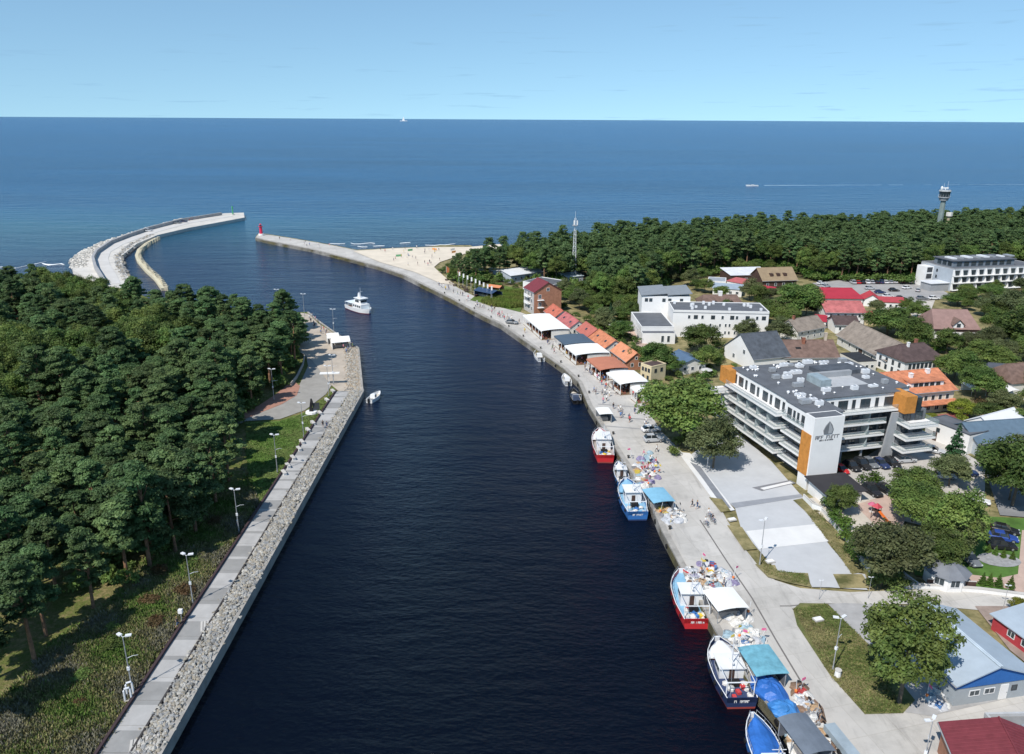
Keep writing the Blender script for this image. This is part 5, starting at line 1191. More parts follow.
for px,py in ((982,585),(989,585.5),(998,586.5),(1010,588)): put_tree('thuja', CONE[1], P(px,py), (.3,.3,.25), px, 'slim thuja in the row along the white kerb', 'shrub', 'thujas along the kerb')
# trees of the garden thicket between the brick house and the white block
gg = random.Random(31)
thick = [(p.x,p.y) for p in PP([(556,298),(585,292),(640,288),(655,300),(632,318),(630,330),(640,336),(632,344),(618,340),(604,331),(590,318),(570,308)])]
for x,y in scatter(thick, 6.2, 3000, gg):
    if not clear(x,y,2.2): continue
    lf = gg.choice(['dark','broad','birch','dark']); pr = broad(lf, gg.randrange(4)); k = gg.uniform(.5,.8)
    put_tree('garden_tree', pr, (x,y,1.6), (k,k,k*.85), gg.uniform(0,6.28), 'leafy tree in the thicket between the tall brick house and the white block', 'tree', 'trees in the thicket behind the restaurants')
# filler gardens: trees and bushes between the houses
zones = [([(662,282),(720,276),(758,267),(770,272),(758,279),(725,280),(704,297),(690,287)],7.5,'garden tree between the tall white wing and the wood'),
 ([(744,300),(815,296),(820,316),(806,328),(780,345),(768,350),(768,325)],8.5,'garden tree between the white block and the faded red house'),
 ([(995,455),(1040,440),(1040,520),(1010,512),(985,480)],8,'garden tree around the dark yard at the right edge'),
 ([(908,486),(955,478),(966,515),(962,552),(930,568),(905,540)],8.5,'leafy tree in the clump between the car park and the lawn'),
 ([(700,278),(748,300),(770,310),(768,340),(735,345),(705,300)],10,'garden tree around the multi-gabled brown house'),
 ([(840,300),(905,306),(930,320),(930,345),(905,345),(880,330),(845,322)],9,'garden tree between the red roofs and the barn'),
 ([(935,350),(985,344),(1040,330),(1040,372),(985,368)],8,'garden tree around the dormer cottage'),
 ([(945,372),(1040,385),(1040,420),(1000,420),(960,400)],7.5,'garden tree near the arched tents'),
 ([(940,290),(1050,296),(1050,330),(980,320)],8.5,'garden tree on the slope below the resort hotel')]
for poly, dm, lab in zones:
    pl = [(p.x,p.y) for p in PP(poly)]
    for x,y in scatter(pl, dm, 900, gg):
        if not clear(x,y,2.6): continue
        pr = broad(gg.choice(['dark','broad','birch']), gg.randrange(4)); k = gg.uniform(.5,.9)
        put_tree('garden_tree', pr, (x,y,1.6), (k,k,k*.8), gg.uniform(0,6.28), lab, 'tree', lab.replace(' tree',' trees',1))
bz = [([(690,345),(735,348),(735,372),(700,385),(690,370)],4.2,'bush in the garden beside the grey gabled house',(0,1,2)),
 ([(560,306),(600,325),(640,345),(640,372),(628,362),(600,338),(570,322)],3.4,'bush in the strip behind the small red houses',(0,1,2)),
 ([(655,378),(690,372),(715,395),(718,430),(700,450),(672,455),(660,430)],4.6,'bush under the trees beside the quay road',(0,2)),
 ([(928,343),(985,344),(990,356),(940,355)],3.4,'hedge bush below the dormer cottage',(0,1)),
 ([(866,488),(872,474),(905,468),(908,474),(880,486)],2.2,'dense bush in the hedge beside the hotel car park',(1,0)),
 ([(823,505),(830,503),(868,560),(858,562),(840,536)],2.6,'bush in the row along the plaza edge',(1,0,2)),
 ([(868,560),(905,575),(900,590),(872,586)],2.6,'bush at the foot of the birch',(0,2)),
 ([(905,425),(925,418),(928,432),(910,440)],3,'bush beside the balcony stack of the hotel',(1,3)),
 ([(440,272),(452,264),(470,268),(500,274),(535,280),(530,290),(500,288),(478,292),(462,284)],4.2,'dune bush at the beach end of the wood',(0,2,1)),
 ([(960,420),(985,424),(980,440),(965,436)],3,'bush between the garage block and the white shed',(0,3))]
for poly, dm, lab, kinds in bz:
    pl = [(p.x,p.y) for p in PP(poly)]
    for x,y in scatter(pl, dm, 900, gg):
        if not clear(x,y,1.0): continue
        k = gg.uniform(.7,1.3); put_tree('bush', BUSH[gg.choice(kinds)], (x,y,1.65), (k,k,k*gg.uniform(.8,1.2)), gg.uniform(0,6.28), lab, 'bush', lab.replace('bush','bushes',1))
put_tree('bush', BUSH[4], P(981,408), 1.2, 0, 'red-leaved bush below the orange-roofed guest house', 'bush', None)
put_tree('bush', BUSH[4], P(652,300), 1.5, 0, 'rusty red bush at the corner of the tall white wing', 'bush', None)
# shrubs on the left bank
pl = [(p.x,p.y) for p in PP([(60,730),(130,650),(200,580),(235,525),(215,510),(160,570),(100,630)])]
for x,y in scatter(pl, 4.6, 500, gg):
    k = gg.uniform(.4,.8); put_tree('bush', BUSH[gg.choice((0,2,0,4))], (x,y,1.5), (k*1.2,k*1.2,k*.7), gg.uniform(0,6.28), 'low scrubby bush on the rough slope of the left bank', 'bush', 'bushes on the rough slope of the left bank')
# undergrowth along the edges of the woods: nobody could count it
def under(name, line, d0, d1, n, seed, k0, k1):
    g = random.Random(seed); l = resample(line, 2.0); A = offset_line(l, d0); B_ = offset_line(l, d1); pts = []
    for _ in range(n):
        i = g.randrange(len(l)); t = g.random(); x, y = A[i][0]*(1-t)+B_[i][0]*t, A[i][1]*(1-t)+B_[i][1]*t
        if clear(x, y, 1.5): pts.append((x, y))
    gg2 = np.random.default_rng(seed); pr = [coarse(BUSH[i][0], .55, 1.4, j) for j, i in enumerate((0,2,1))]; Vs = []; Ts = []; Ms = []
    for x, y in pts:
        V, T_, mi = pr[gg2.choice(3, p=[.4,.45,.15])]; k = gg2.uniform(k0,k1); a = gg2.random()*6.28; c, s = math.cos(a), math.sin(a)
        Vs.append(np.stack([(V[:,0]*c-V[:,1]*s)*k+x, (V[:,0]*s+V[:,1]*c)*k+y, V[:,2]*k*1.15+1.6],1)); Ts.append(T_); Ms.append(np.full(len(V)//4, mi))
    V = np.concatenate(Vs); T_ = np.concatenate(Ts); nq = len(V)//4
    me = bpy.data.meshes.new(name); me.vertices.add(len(V)); me.vertices.foreach_set('co',V.astype(np.float32).ravel()); me.loops.add(nq*4); me.loops.foreach_set('vertex_index',np.arange(nq*4,dtype=np.int32)); me.polygons.add(nq)
    me.polygons.foreach_set('loop_start',np.arange(0,nq*4,4,dtype=np.int32)); me.polygons.foreach_set('loop_total',np.full(nq,4,dtype=np.int32))
    at = me.attributes.new('tint','FLOAT','POINT'); at.data.foreach_set('value',T_.astype(np.float32))
    for q in ('broad','dark','hedge'): me.materials.append(LEAF[q])
    me.polygons.foreach_set('material_index', np.concatenate(Ms).astype(np.int32)); me.update()
    ob = bpy.data.objects.new(name, me); COL.objects.link(ob); tag(ob, kind='stuff')
under('undergrowth', bR, -2, 9, 420, 71, .8, 1.9)
under('undergrowth', [(p.x,p.y) for p in base[4:]], -1, 9, 170, 72, .6, 1.5)
# dense green shrub field beside the far promenade, and rough grass in the town
sf = [(p.x,p.y) for p in PP([(482,302),(497,292),(528,292),(524,307),(510,308),(492,306)])]
tag(tufts('shrub_field', sf, 5200, .7, 1.3, [M('shrub green', (.11,.17,.028), var=.25, scale=.4, rough=.9), M('shrub olive', (.13,.15,.035), var=.2, scale=.4, rough=.9)], 51, z=1.7), 'bright green low shrub field')
tg = [M('town grass', (.10,.13,.035), var=.3, scale=.5, rough=.95), M('town straw grass', (.20,.18,.08), var=.3, scale=.5, rough=.95)]
for i, poly in enumerate([[(793,609),(826,604),(857,633),(880,660),(903,713),(865,713),(830,675)], [(757,550),(775,570),(806,575),(808,586),(790,582),(766,574)], [(806,512),(818,510),(862,572),(852,574)]]):
    tag(tufts('grass', [(p.x,p.y) for p in PP(poly)], [4200,900,1100][i], .16, .16, tg, 60+i, 5, 1.84))
# ================================================================== BOATS, CARS
def paint(name, col, rough=.35): return M(name, col, var=.06, scale=.5, rough=rough, spec=.5)
hull_white = paint('white boat paint', (.74,.74,.73)); hull_red = paint('red boat paint', (.52,.03,.035)); hull_blue = paint('blue boat paint', (.04,.15,.40)); hull_navy = paint('navy boat paint', (.025,.04,.10)); antifoul = paint('red antifouling', (.28,.05,.04), .6)
deck_m = M('boat deck', (.32,.30,.27), var=.2, scale=.8); deck_blue = M('light blue deck', (.22,.42,.58), var=.12, scale=.6); tarp = M('blue tarpaulin', (.03,.13,.42), var=.2, scale=.5, rough=.45, bump=.25); rubber = M('black rubber', (.015,.015,.016), var=.2, rough=.7)
netw = M('white net', (.62,.60,.56), var=.25, scale=2.2)
def hull_ring(t, L_, B_, D_, sheer, transom=.8):
    """half-breadth outline at station t from stern (0) to bow (1)"""
    w_ = B_/2*(transom+(1-transom)*min(1,t/.35)) if t < .35 else B_/2*(1-.86*max(0,(t-.58)/.42)**2.9)
    w_ = max(w_, .04); zt = D_+sheer*max(0,(t-.35)/.65)**1.8; x = L_*t
    return x, w_, zt
def hull(L_, B_, D_, sheer, deck_z=.55, th=.12, mats=None):
    """open bulwarked hull; slot 0 topsides, 1 boot stripe, 2 deck, 3 rail"""
    b = MB(); N = 12; R0 = []
    for i in range(N+1):
        x, w_, zt = hull_ring(i/N, L_, B_, D_, sheer); dz = zt*deck_z if False else zt-.75
        rake = .9*max(0,(i/N-.7)/.3)**2
        R0.append((x, w_, zt, dz, rake))
    def line(f): return [f(*r) for r in R0]
    for sg in (1,-1):
        A = [(x-.0, sg*w_*.80, -.5) for x,w_,zt,dz,rk in R0]; Bm = [(x+rk*.3, sg*w_*.93, .28) for x,w_,zt,dz,rk in R0]; C_ = [(x+rk, sg*w_, zt) for x,w_,zt,dz,rk in R0]
        Dm = [(x+rk-(.12 if i == N else 0), sg*max(w_-th,.01), zt) for i,(x,w_,zt,dz,rk) in enumerate(R0)]; E_ = [(p[0], p[1], dz) for p,(x,w_,zt,dz,rk) in zip(Dm,R0)]; Fm = [(p[0], 0, p[2]) for p in E_]
        for (P_, Q_, mi) in ((A,Bm,1),(Bm,C_,0),(C_,Dm,3),(Dm,E_,0),(E_,Fm,2)):
            k = len(b.v); b.v += P_+Q_
            for i in range(N):
                f = (k+i,k+i+1,k+N+1+i+1,k+N+1+i); b.f.append(f if sg < 0 else f[::-1]); b.mi.append(mi)
    x, w_, zt, dz, rk = R0[-1]
    b.add([(x,-w_*.80,-.5),(x,w_*.80,-.5),(x+rk*.3,w_*.93,.28),(x+rk*.3,-w_*.93,.28)],[(3,2,1,0)],1); b.add([(x+rk*.3,-w_*.93,.28),(x+rk*.3,w_*.93,.28),(x+rk,w_,zt),(x+rk,-w_,zt)],[(3,2,1,0)],0); b.box(x+rk-.24,x+rk-.02,-w_+.02,w_-.02,dz,zt-.01,3)
    x, w_, zt, dz, rk = R0[0]
    b.add([(x,-w_*.80,-.5),(x,w_*.80,-.5),(x,w_*.93,.28),(x,-w_*.93,.28)],[(0,1,2,3)],1); b.add([(x,-w_*.93,.28),(x,w_*.93,.28),(x,w_,zt),(x,-w_,zt)],[(0,1,2,3)],0); b.box(.0,.12,-w_+.02,w_-.02,dz,zt-.01,0)
    return b
def boat_at(stern, bow, z=0):
    A = P(*stern, 1.2); B = P(*bow, 1.2); return Vector((A.x,A.y,z)), math.atan2(B.y-A.y,B.x-A.x)
def cutter(label, loc, rz, L_, B_, D_, topm, stripem, railm, house_m, deckm, hx0, hx1, hh, fore_cover=None, hname=True, gallows=True, seed=0, mast_h=6, bow_cover=True, kind='fishing_boat'):
    g = random.Random(seed); r = thing(kind, label, 'fishing boat', loc, rz)
    hb = hull(L_, B_, D_, .7); hb.build('hull', [topm, stripem, deckm, railm], r)
    dz = D_-.75
    # wheelhouse
    w2 = B_*.33
    b = MB(); b.loft([[(hx0,-w2,dz),(hx1,-w2*.9,dz),(hx1,w2*.9,dz),(hx0,w2,dz)],[(hx0,-w2,dz+hh),(hx1-.25,-w2*.86,dz+hh),(hx1-.25,w2*.86,dz+hh),(hx0,w2,dz+hh)]], True)
    wh = b.build('wheelhouse', house_m, r)
    MB().box(hx0-.35,hx1+.1,-w2-.15,w2+.15,dz+hh,dz+hh+.1).build('roof', house_m, wh)
    for y in (-w2*.58,0,w2*.58): MB().box(hx1-.22,hx1-.02,y-.3,y+.3,dz+hh-.95,dz+hh-.3).build('window', glass, wh)
    for sg in (-1,1):
        for x in (hx0+.4,(hx0+hx1)/2): MB().box(x,x+.7,sg*w2*.97-.06,sg*w2*.97+.06,dz+hh-.95,dz+hh-.3).build('window', glass, wh)
    MB().box(hx0-.05,hx0+.02,-.35,.35,dz+.1,dz+1.7).build('door', woodbr, wh)
    # mast, boom, aerials
    mx_ = hx0+.5; b = MB().cyl(mx_,0,dz+hh,dz+mast_h,.09,.05,6); b.tube([(mx_,0,dz+mast_h*.6),(hx0-2.6,0,dz+mast_h*.78)], .05, 5); b.tube([(mx_,-.8,dz+mast_h*.8),(mx_,.8,dz+mast_h*.8)], .04, 5); b.build('mast', metal_w, r)
    b = MB().tube([(mx_,0,dz+mast_h),(L_+.6,0,D_+1.0)], .02, 4).tube([(mx_,0,dz+mast_h),(.2,B_*.3,D_)], .02, 4).tube([(mx_,0,dz+mast_h),(.2,-B_*.3,D_)], .02, 4); b.build('rigging', metal_g, r)
    MB().box(mx_-.6,mx_+.6,-.12,.12,dz+hh+.55,dz+hh+.75).cyl(mx_-.0,0,dz+hh,dz+hh+.55,.1,n=6).build('radar', white, r)
    if gallows:      # stern gantry, as a frame over the working deck
        b = MB(); hw = B_*.36
        for y in (-hw,hw): b.tube([(.9,y,dz),(.9,y,dz+2.3)], .08, 5); b.tube([(.9,y,dz+2.3),(hx0-.3,y,dz+2.3)], .06, 5)
        b.tube([(.9,-hw,dz+2.3),(.9,hw,dz+2.3)], .08, 5); b.build('gantry', metal_w, r)
    b = MB().cyl(hx0-1.2,0,dz,dz+.15,.5,n=8); b.box(hx0-1.6,hx0-.8,-.7,.7,dz,dz+.7); b.build('winch', rubber, r)
    # nets and gear heaped on the after deck
    b = MB()
    for k in range(7): b.ball(g.uniform(.7,max(1,hx0-1.0)), g.uniform(-B_*.28,B_*.28), dz+.1, g.uniform(.35,.7), g.uniform(.35,.6), g.uniform(.25,.5), 7)
    b.build('net_heap', netw, r)
    cols = [paint('orange buoy', (.75,.20,.04), .5), paint('yellow crate', (.70,.50,.05), .5), paint('red crate', (.55,.06,.06), .5), paint('blue crate', (.06,.20,.50), .5)]
    for k in range(5):
        x = g.choice([g.uniform(hx1+.4,max(hx1+.6,L_-2.5)), g.uniform(.6,hx0-.6)]); y = g.uniform(-B_*.22,B_*.22); MB().cbox(x,y,dz+.25,.7,.5,.4,g.random()).build('crate', cols[g.randrange(1,4)], r)
    for sg in (-1,1):
        for k in range(4):
            x, w_, zt = hull_ring(.12+.2*k, L_, B_, D_, .7); b = MB(); n_ = 8
            b.loft([[(x+.30*cos(2*pi*j/n_), sg*(w_+.03+q), zt-.45+.30*sin(2*pi*j/n_)) for j in range(n_)] for q in (0,.16)], True); b.build('tyre_fender', rubber, r)
    for k in range(9):
        pass
    b = MB(); pr = []
    for sg in (-1,1):
        pts = []
        for k in range(7):
            x, w_, zt = hull_ring(.5+.08*k, L_, B_, D_, .7); pts.append((x+.9*max(0,((.5+.08*k)-.7)/.3)**2-.1, sg*max(w_-.08,.03), zt+.65)); b.tube([(pts[-1][0],pts[-1][1],zt),pts[-1]], .025, 4)
        b.tube(pts, .022, 4)
    b.build('rail', metal_g, r)
    if fore_cover is not None:
        x0 = hx1+.2; b = MB(); rings = []
        for k in range(6):
            t = (x0+(L_*.97-x0)*k/5)/L_; x, w_, zt = hull_ring(t, L_, B_, D_, .7); rings.append([(x,-w_+.1,zt-.25),(x,-w_*.5,zt+.12),(x,0,zt+.22),(x,w_*.5,zt+.12),(x,w_-.1,zt-.25)])
        b.loft(rings, True); b.build('foredeck', fore_cover, r)
    if hname:
        letter_strokes('lettering', 8, .34, white, r, (-.03,0,D_*.55), (pi/2,0,-pi/2), 1.15, seed)
    return r
loc, rz = boat_at((606,458),(600,434)); loc.x -= .1
cutter('red-hulled fishing boat with a white wheelhouse, the farthest moored cutter below the two white cars', loc, rz, 13.0, 4.6, 1.9, hull_red, antifoul, hull_white, hull_white, deck_m, 4.2, 8.2, 2.7, hull_white, None, seed=1)
loc, rz = boat_at((624,482),(618,464))
cutter('small blue and white fishing boat squeezed between two larger cutters', loc, rz, 7.6, 2.9, 1.25, hull_blue, hull_blue, hull_white, hull_white, deck_m, 3.4, 5.2, 1.9, hull_white, None, False, 2, 4)
loc, rz = boat_at((639,515),(627,486)); loc.x -= .2
cutter('bright blue fishing boat with a pale blue foredeck and white bow', loc, rz, 12.0, 4.7, 1.9, hull_blue, hull_navy, hull_white, hull_white, deck_blue, 4.6, 7.6, 2.4, deck_blue, True, seed=3)
loc, rz = boat_at((703,622),(686,577)); loc.x -= .75
cutter('red and white fishing boat with blue decks and a cluttered white stern frame', loc, rz, 11.4, 5.0, 1.7, hull_red, hull_red, hull_white, hull_white, deck_blue, 4.3, 6.9, 2.2, None, True, seed=4)
loc, rz = boat_at((744,701),(719,645)); loc.x -= .25
cutter('navy-hulled fishing boat with a long white foredeck and red waterline', loc, rz, 10.4, 4.9, 1.7, hull_navy, antifoul, hull_white, hull_white, M('navy deck',(.04,.06,.13)), 4.4, 7.2, 1.7, hull_white, True, seed=5)
loc, rz = boat_at((788,790),(764,727)); loc.x -= .6
r = cutter('blue fishing boat under a blue tarpaulin at the bottom edge', loc, rz+.05, 9.8, 3.7, 1.4, hull_blue, antifoul, hull_white, hull_white, deck_m, 1.6, 3.4, 2.1, tarp, None, False, seed=6, mast_h=5)
# excursion boat under way in the channel
loc, rz = boat_at((348,307),(370,314.5)); loc = P(349.5,307.5,0); loc.z = 0
r = thing('excursion_boat', 'white excursion boat with a tall wheelhouse under way in mid-channel', 'boat', loc, R(-47), None, .88)
Lf, Bf = 16, 6.0
hull(Lf, Bf, 1.9, .5).build('hull', [hull_white, antifoul, M('pale blue deck', (.45,.58,.66)), hull_white], r)
MB().box(6.2,13.0,-2.2,2.2,1.15,3.6).build('cabin', hull_white, r); 
c2 = MB(); c2.loft([[(7.4,-1.9,3.6),(12.2,-1.7,3.6),(12.2,1.7,3.6),(7.4,1.9,3.6)],[(7.6,-1.7,5.9),(11.4,-1.4,5.9),(11.4,1.4,5.9),(7.6,1.7,5.9)]], True); wh = c2.build('wheelhouse', hull_white, r)
for y in (-1.0,0,1.0): MB().box(11.6,12.05,y-.42,y+.42,4.4,5.3).build('window', glass, wh)
for sg in (-1,1):
    for x in (8.2,9.6): MB().box(x,x+1.0,sg*1.84-.08,sg*1.84+.02 if sg>0 else sg*1.84+.08,4.4,5.3).build('window', glass, wh)
    for x in (6.8,8.4,10.0,11.4): MB().box(x,x+1.0,sg*2.22-.03,sg*2.22+.03,2.2,3.1).build('window', glass, r)
MB().box(7.1,12.4,-2.1,2.1,5.9,6.05).build('roof', hull_white, wh)
MB().cyl(8.6,0,6.05,8.0,.8,.5,8).cyl(9.6,0,6.0,10.5,.08,.04,5).tube([(9.6,-1,8.6),(9.6,1,8.6)], .05).build('mast', metal_w, r)
b = MB().box(.6,6.0,-2.5,2.5,3.3,3.4)
b.build('awning', M('pale awning', (.62,.68,.72)), r); b = MB()
for x in (.8,3.2,5.6):
    for y in (-2.4,2.4): b.cyl(x,y,1.1,3.3,.05,n=5)
b.build('stanchion', metal_w, r); b = MB()
for x in (1.4,2.6,3.8,5.0): MB().box(x,x+.5,-2,2,1.15,1.6).build('bench', M('brown bench', (.25,.13,.08)), r)
b = MB().tube([(13.2,-2.2,2.9),(15.9,-.7,3.3),(16.4,0,3.35),(15.9,.7,3.3),(13.2,2.2,2.9)], .05)
b.tube([(.3,-2.6,3.0),(.3,2.6,3.0)], .04); b.build('rail', metal_w, r)
# small open motor boats
def motorboat(label, px, py, ang, L_, B_, cover=None, top=True, people=False, z=0):
    p = P(px,py,.6); r = thing('motorboat', label, 'motorboat', (p.x,p.y,z), R(ang))
    hull(L_, B_, 1.0, .4).build('hull', [hull_white, hull_white, M('cream deck', (.55,.50,.42)), hull_white], r)
    if top:
        b = MB(); b.loft([[(L_*.36,-B_*.32,.6),(L_*.66,-B_*.26,.6),(L_*.66,B_*.26,.6),(L_*.36,B_*.32,.6)],[(L_*.38,-B_*.28,1.7),(L_*.56,-B_*.2,1.7),(L_*.56,B_*.2,1.7),(L_*.38,B_*.28,1.7)]], True); b.build('cabin', hull_white, r)
        MB().box(L_*.60,L_*.645,-B_*.2,B_*.2,1.0,1.45).build('windscreen', glass, r)
        for sg in (-1,1): MB().box(L_*.4,L_*.56,sg*B_*.275-.05,sg*B_*.275+.05,1.0,1.5).build('window', glass, r)
    MB().box(L_*.1,L_*.2,-B_*.35,B_*.35,.3,.75).build('seat', M('navy seat', (.05,.07,.12)), r)
    MB().box(-.45,-.02,-.2,.2,.2,1.25).box(-.35,-.1,-.08,.08,-.4,.2).build('outboard_motor', black, r)
    b = MB().tube([(L_*.7,-B_*.3,1.15),(L_*.7,-B_*.3,1.6),(L_+.1,0,1.95),(L_*.7,B_*.3,1.6),(L_*.7,B_*.3,1.15)], .03); b.build('rail', metal_g, r)
    return r
motorboat('white motorboat with a cabin and open stern, farthest of the three along the right quay', 541.5, 360, 100, 7.5, 2.8)
motorboat('white covered motorboat, middle one of the three along the right quay', 568.5, 384, 96, 6.2, 2.5)
motorboat('white motorboat moored alone at the tip of the left promenade', 369, 401, 72, 5.2, 2.3)
r = motorboat('dark rib with rows of seats moored nearest the red-hulled cutter', 577.5, 402, 94, 7.5, 3.0, top=False)
for o in r.children:
    if o.name.startswith('hull'): o.data.materials[0] = rubber; o.data.materials[1] = rubber; o.data.materials[3] = rubber
for k in range(4): MB().box(1.8+k*1.2,2.2+k*1.2,-1.0,1.0,.3,.9).build('seat', M('navy seat', (.05,.07,.12)), r)
b = MB().tube([(1.2,-1.1,.6),(1.2,-1.1,2.2),(1.2,1.1,2.2),(1.2,1.1,.6)], .06); b.build('arch', metal_w, r)
motorboat('tiny white speedboat towing a long wake far out at sea', 758, 185.6, 182, 13, 4)
wk = P(764,185.4,.05); b = MB()
vs = []; gk = random.Random(3)
for k in range(60):
    t = k/59; y = wk.y+t*58+gk.uniform(-1,1); x = wk.x+t*520; w_ = .5+3.2*(1-t)**6*gk.uniform(.5,1.2)+1.0*t*gk.uniform(.2,1); vs += [(x,y-w_,.06),(x,y+w_,.06)]
b.add(vs, [(2*k,2*k+2,2*k+3,2*k+1) for k in range(59) if k < 14 or gk.random() < .8]); tag(b.build('wake', M('thin wake foam', (.26,.38,.48), var=.3, scale=.03)), kind='stuff')
sp = P(400,121.2,0); r = thing('sailing_boat', 'tiny white sail on the horizon', 'sailing boat', (sp.x,sp.y,0)); k = sp.y/774
b = hull(7*k*1.0, 1.6*k, .5*k, .2*k); b.build('hull', [hull_white]*4, r)
MB().add([(2*k,0,.6*k),(4.5*k,0,.6*k),(3.6*k,.1*k,4.2*k),(3.6*k,-.1*k,4.2*k)],[(0,1,2),(0,1,3),(0,2,3),(1,2,3)]).build('sail', canvas_w, r)
# ---- cars
tyre = M('tyre rubber', (.02,.02,.02), rough=.8); rim = M('alloy rim', (.45,.45,.46), rough=.35, metal=.6); carglass = M('car glass', (.02,.025,.03), var=.05, rough=.06, spec=.7); lamp_w = M('headlight glass', (.6,.62,.62), rough=.15); lamp_r = M('tail light', (.4,.02,.02), rough=.2)
CARM = {}
CP = {'red':(.50,.02,.025),'white':(.72,.72,.72),'black':(.018,.018,.02),'navy':(.02,.035,.10),'blue':(.03,.07,.28),'silver':(.42,.43,.44),'grey':(.16,.17,.18)}
def car_parts(kind):
    if kind in CARM: return CARM[kind]
    suv = kind == 'suv'; hb = 1.0 if suv else .88; hr = 1.72 if suv else 1.45; L_ = 4.5; w_ = .91
    st = [(-2.25,.80,.45,hb-.12),(-2.1,.88,.30,hb),(-1.2,w_,.26,hb+.02),(.7,w_,.26,hb),(1.5,.88,.28,hb-.14),(2.1,.82,.32,hb-.24),(2.25,.70,.42,hb-.34)]
    b = MB(); b.loft([[(x,-h_,z0),(x,h_,z0),(x,h_,z1-.12),(x,h_*.9,z1),(x,-h_*.9,z1),(x,-h_,z1-.12)] for x,h_,z0,z1 in st], True)
    back = -2.05 if suv else -1.9
    # roof skin (same paint) on dark glass house
    b.loft([[(back+.42,-.62,hr-.03),(.05,-.64,hr-.03),(.05,.64,hr-.03),(back+.42,.62,hr-.03)],[(back+.5,-.58,hr+.03),(0,-.6,hr+.04),(0,.6,hr+.04),(back+.5,.58,hr+.03)]], True)
    for x in (-.75,): 
        for sg in (-1,1): b.box(x-.05,x+.05,sg*.70-.1,sg*.70+.1,hb-.02,hr-.02)
    gl = MB(); gl.loft([[(back,-.78,hb-.03),(.85,-.80,hb-.03),(.85,.80,hb-.03),(back,.78,hb-.03)],[(back+.4,-.63,hr-.02),(.05,-.65,hr-.02),(.05,.65,hr-.02),(back+.4,.63,hr-.02)]], True)
    wt = MB(); n_ = 12
    wt.loft([[(.32*cos(2*pi*j/n_),y,.32*sin(2*pi*j/n_)) for j in range(n_)] for y in (-.11,.11)], True)
    rm = MB(); rm.loft([[(.20*cos(2*pi*j/n_),y,.20*sin(2*pi*j/n_)) for j in range(n_)] for y in (-.125,.125)], True)
    hl = MB().box(2.06,2.2,-.12,.12,.56,.70); tl = MB().box(-2.26,-2.12,-.1,.1,.62,.80)
    mi_ = MB().box(.55,.7,-.1,.1,hb+.0,hb+.14)
    CARM[kind] = (b, gl.mesh('windows', carglass), wt.mesh('tyre', tyre), rm.mesh('rim', rim), hl.mesh('headlight', lamp_w), tl.mesh('tail_light', lamp_r), mi_.mesh('mirror', black)); return CARM[kind]
BODY = {}
def car(px, py, ang, col, label, kind='car', group=None, world=None, s=1.0, z=GZ+.06):
    b, gl, wt, rm, hl, tl, mi_ = car_parts(kind)
    if (kind,col) not in BODY: BODY[(kind,col)] = b.mesh('body', paint(col+' car paint', CP[col], .25))
    p = Vector(world) if world else P(px,py,z+.5)
    r = thing('parked_car', label, 'car', (p.x,p.y,z), R(ang), group, s)
    inst('body', BODY[(kind,col)], r); inst('windows', gl, r)
    for x in (-1.38,1.38):
        for y in (-.80,.80): o = inst('wheel', wt, r, (x,y,.32)); inst('rim', rm, o)
    for y in (-.6,.6): inst('headlight', hl, r, (0,y,0)); inst('tail_light', tl, r, (0,y,0))
    for y in (-.98,.98): inst('mirror', mi_, r, (0,y,0))
    return r
car(651,429,10,'white','white estate car parked across the quay road, farther of two')
car(653.5,439,8,'silver','pale blue-grey car parked across the quay road, nearer of two','suv')
car(512,322,-20,'grey','dark grey car parked on the far promenade before the tall brick house')
und = -76
car(842,469,und,'red','small red car at the end of the row under the hotel', s=.85)
car(852,466,und,'black','black car with a pale windscreen next to the red one under the hotel')
car(862,464.5,und,'black','black sport-utility car in the middle of the row under the hotel','suv')
car(870,463,und,'grey','dark grey car between the black and the blue one under the hotel')
car(881,463.5,und,'navy','dark blue car in the row under the hotel')
car(892,462.5,und,'black','black car at the right end of the row under the hotel')
car(905.5,459.5,8,'silver','silver car parked sideways just outside the hotel undercroft')
car(934,450,-30,'silver','silver-grey car beside the white garage block')
car(944,475.5,-8,'white','white car near the dark spruce')
car(966,472.5,-8,'navy','dark blue car next to the white one near the spruce','suv')
car(977,500,-25,'white','white car half hidden behind the big green clump')
car(920,504,-15,'silver','silver car glimpsed through the trees beside the playground')
car(872,491,-72,'black','black sport-utility car beside the black kiosk roof, left of two','suv')
car(886,489.5,-72,'black','black saloon beside the black kiosk roof, right of two')
car(1005,529.5,-25,'black','black car on the lawn, farthest of three parked side by side')
car(1003.5,537,-22,'blue','bright blue car on the lawn, middle of three parked side by side')
car(1002,545.5,-8,'black','black car with a white roof rail on the lawn, nearest of three','suv')
car(970,559,-85,'grey','dark grey car alone on the lawn near the garden pavilion')
gc = random.Random(8)
cols = ['black','navy','white','silver','grey','red','black','silver']
for k in range(15):
    c = cols[gc.randrange(8)]; car(853+k*4.6, 282.3-.05*k, 88, c, f'{c} car in the far row along the edge of the wood', 'suv' if k % 3 == 0 else 'car', 'cars in the far row of the car park')
for x,y,a,c in ((894,290,0,'black'),(880,292,0,'navy'),(901,298,0,'black'),(922,298,0,'grey'),(934,298,0,'white'),(907,287.5,20,'white'),(870,288,0,'silver'),(888,296,10,'white'),(918,290,60,'silver')):
    car(x,y,a,c,f'{c} car standing in the middle of the far car park','car','cars in the middle of the far car park')
car(821,283,30,'white','white car at the left entrance of the far car park'); car(826,286,30,'silver','silver car at the left entrance of the far car park')
for x,y,a,c in ((149,230.5,40,'white'),(178,222.8,25,'grey'),(184,221.5,25,'navy')): car(x,y,a,c,f'{c} vehicle standing on the left mole','suv',None,z=2.15)
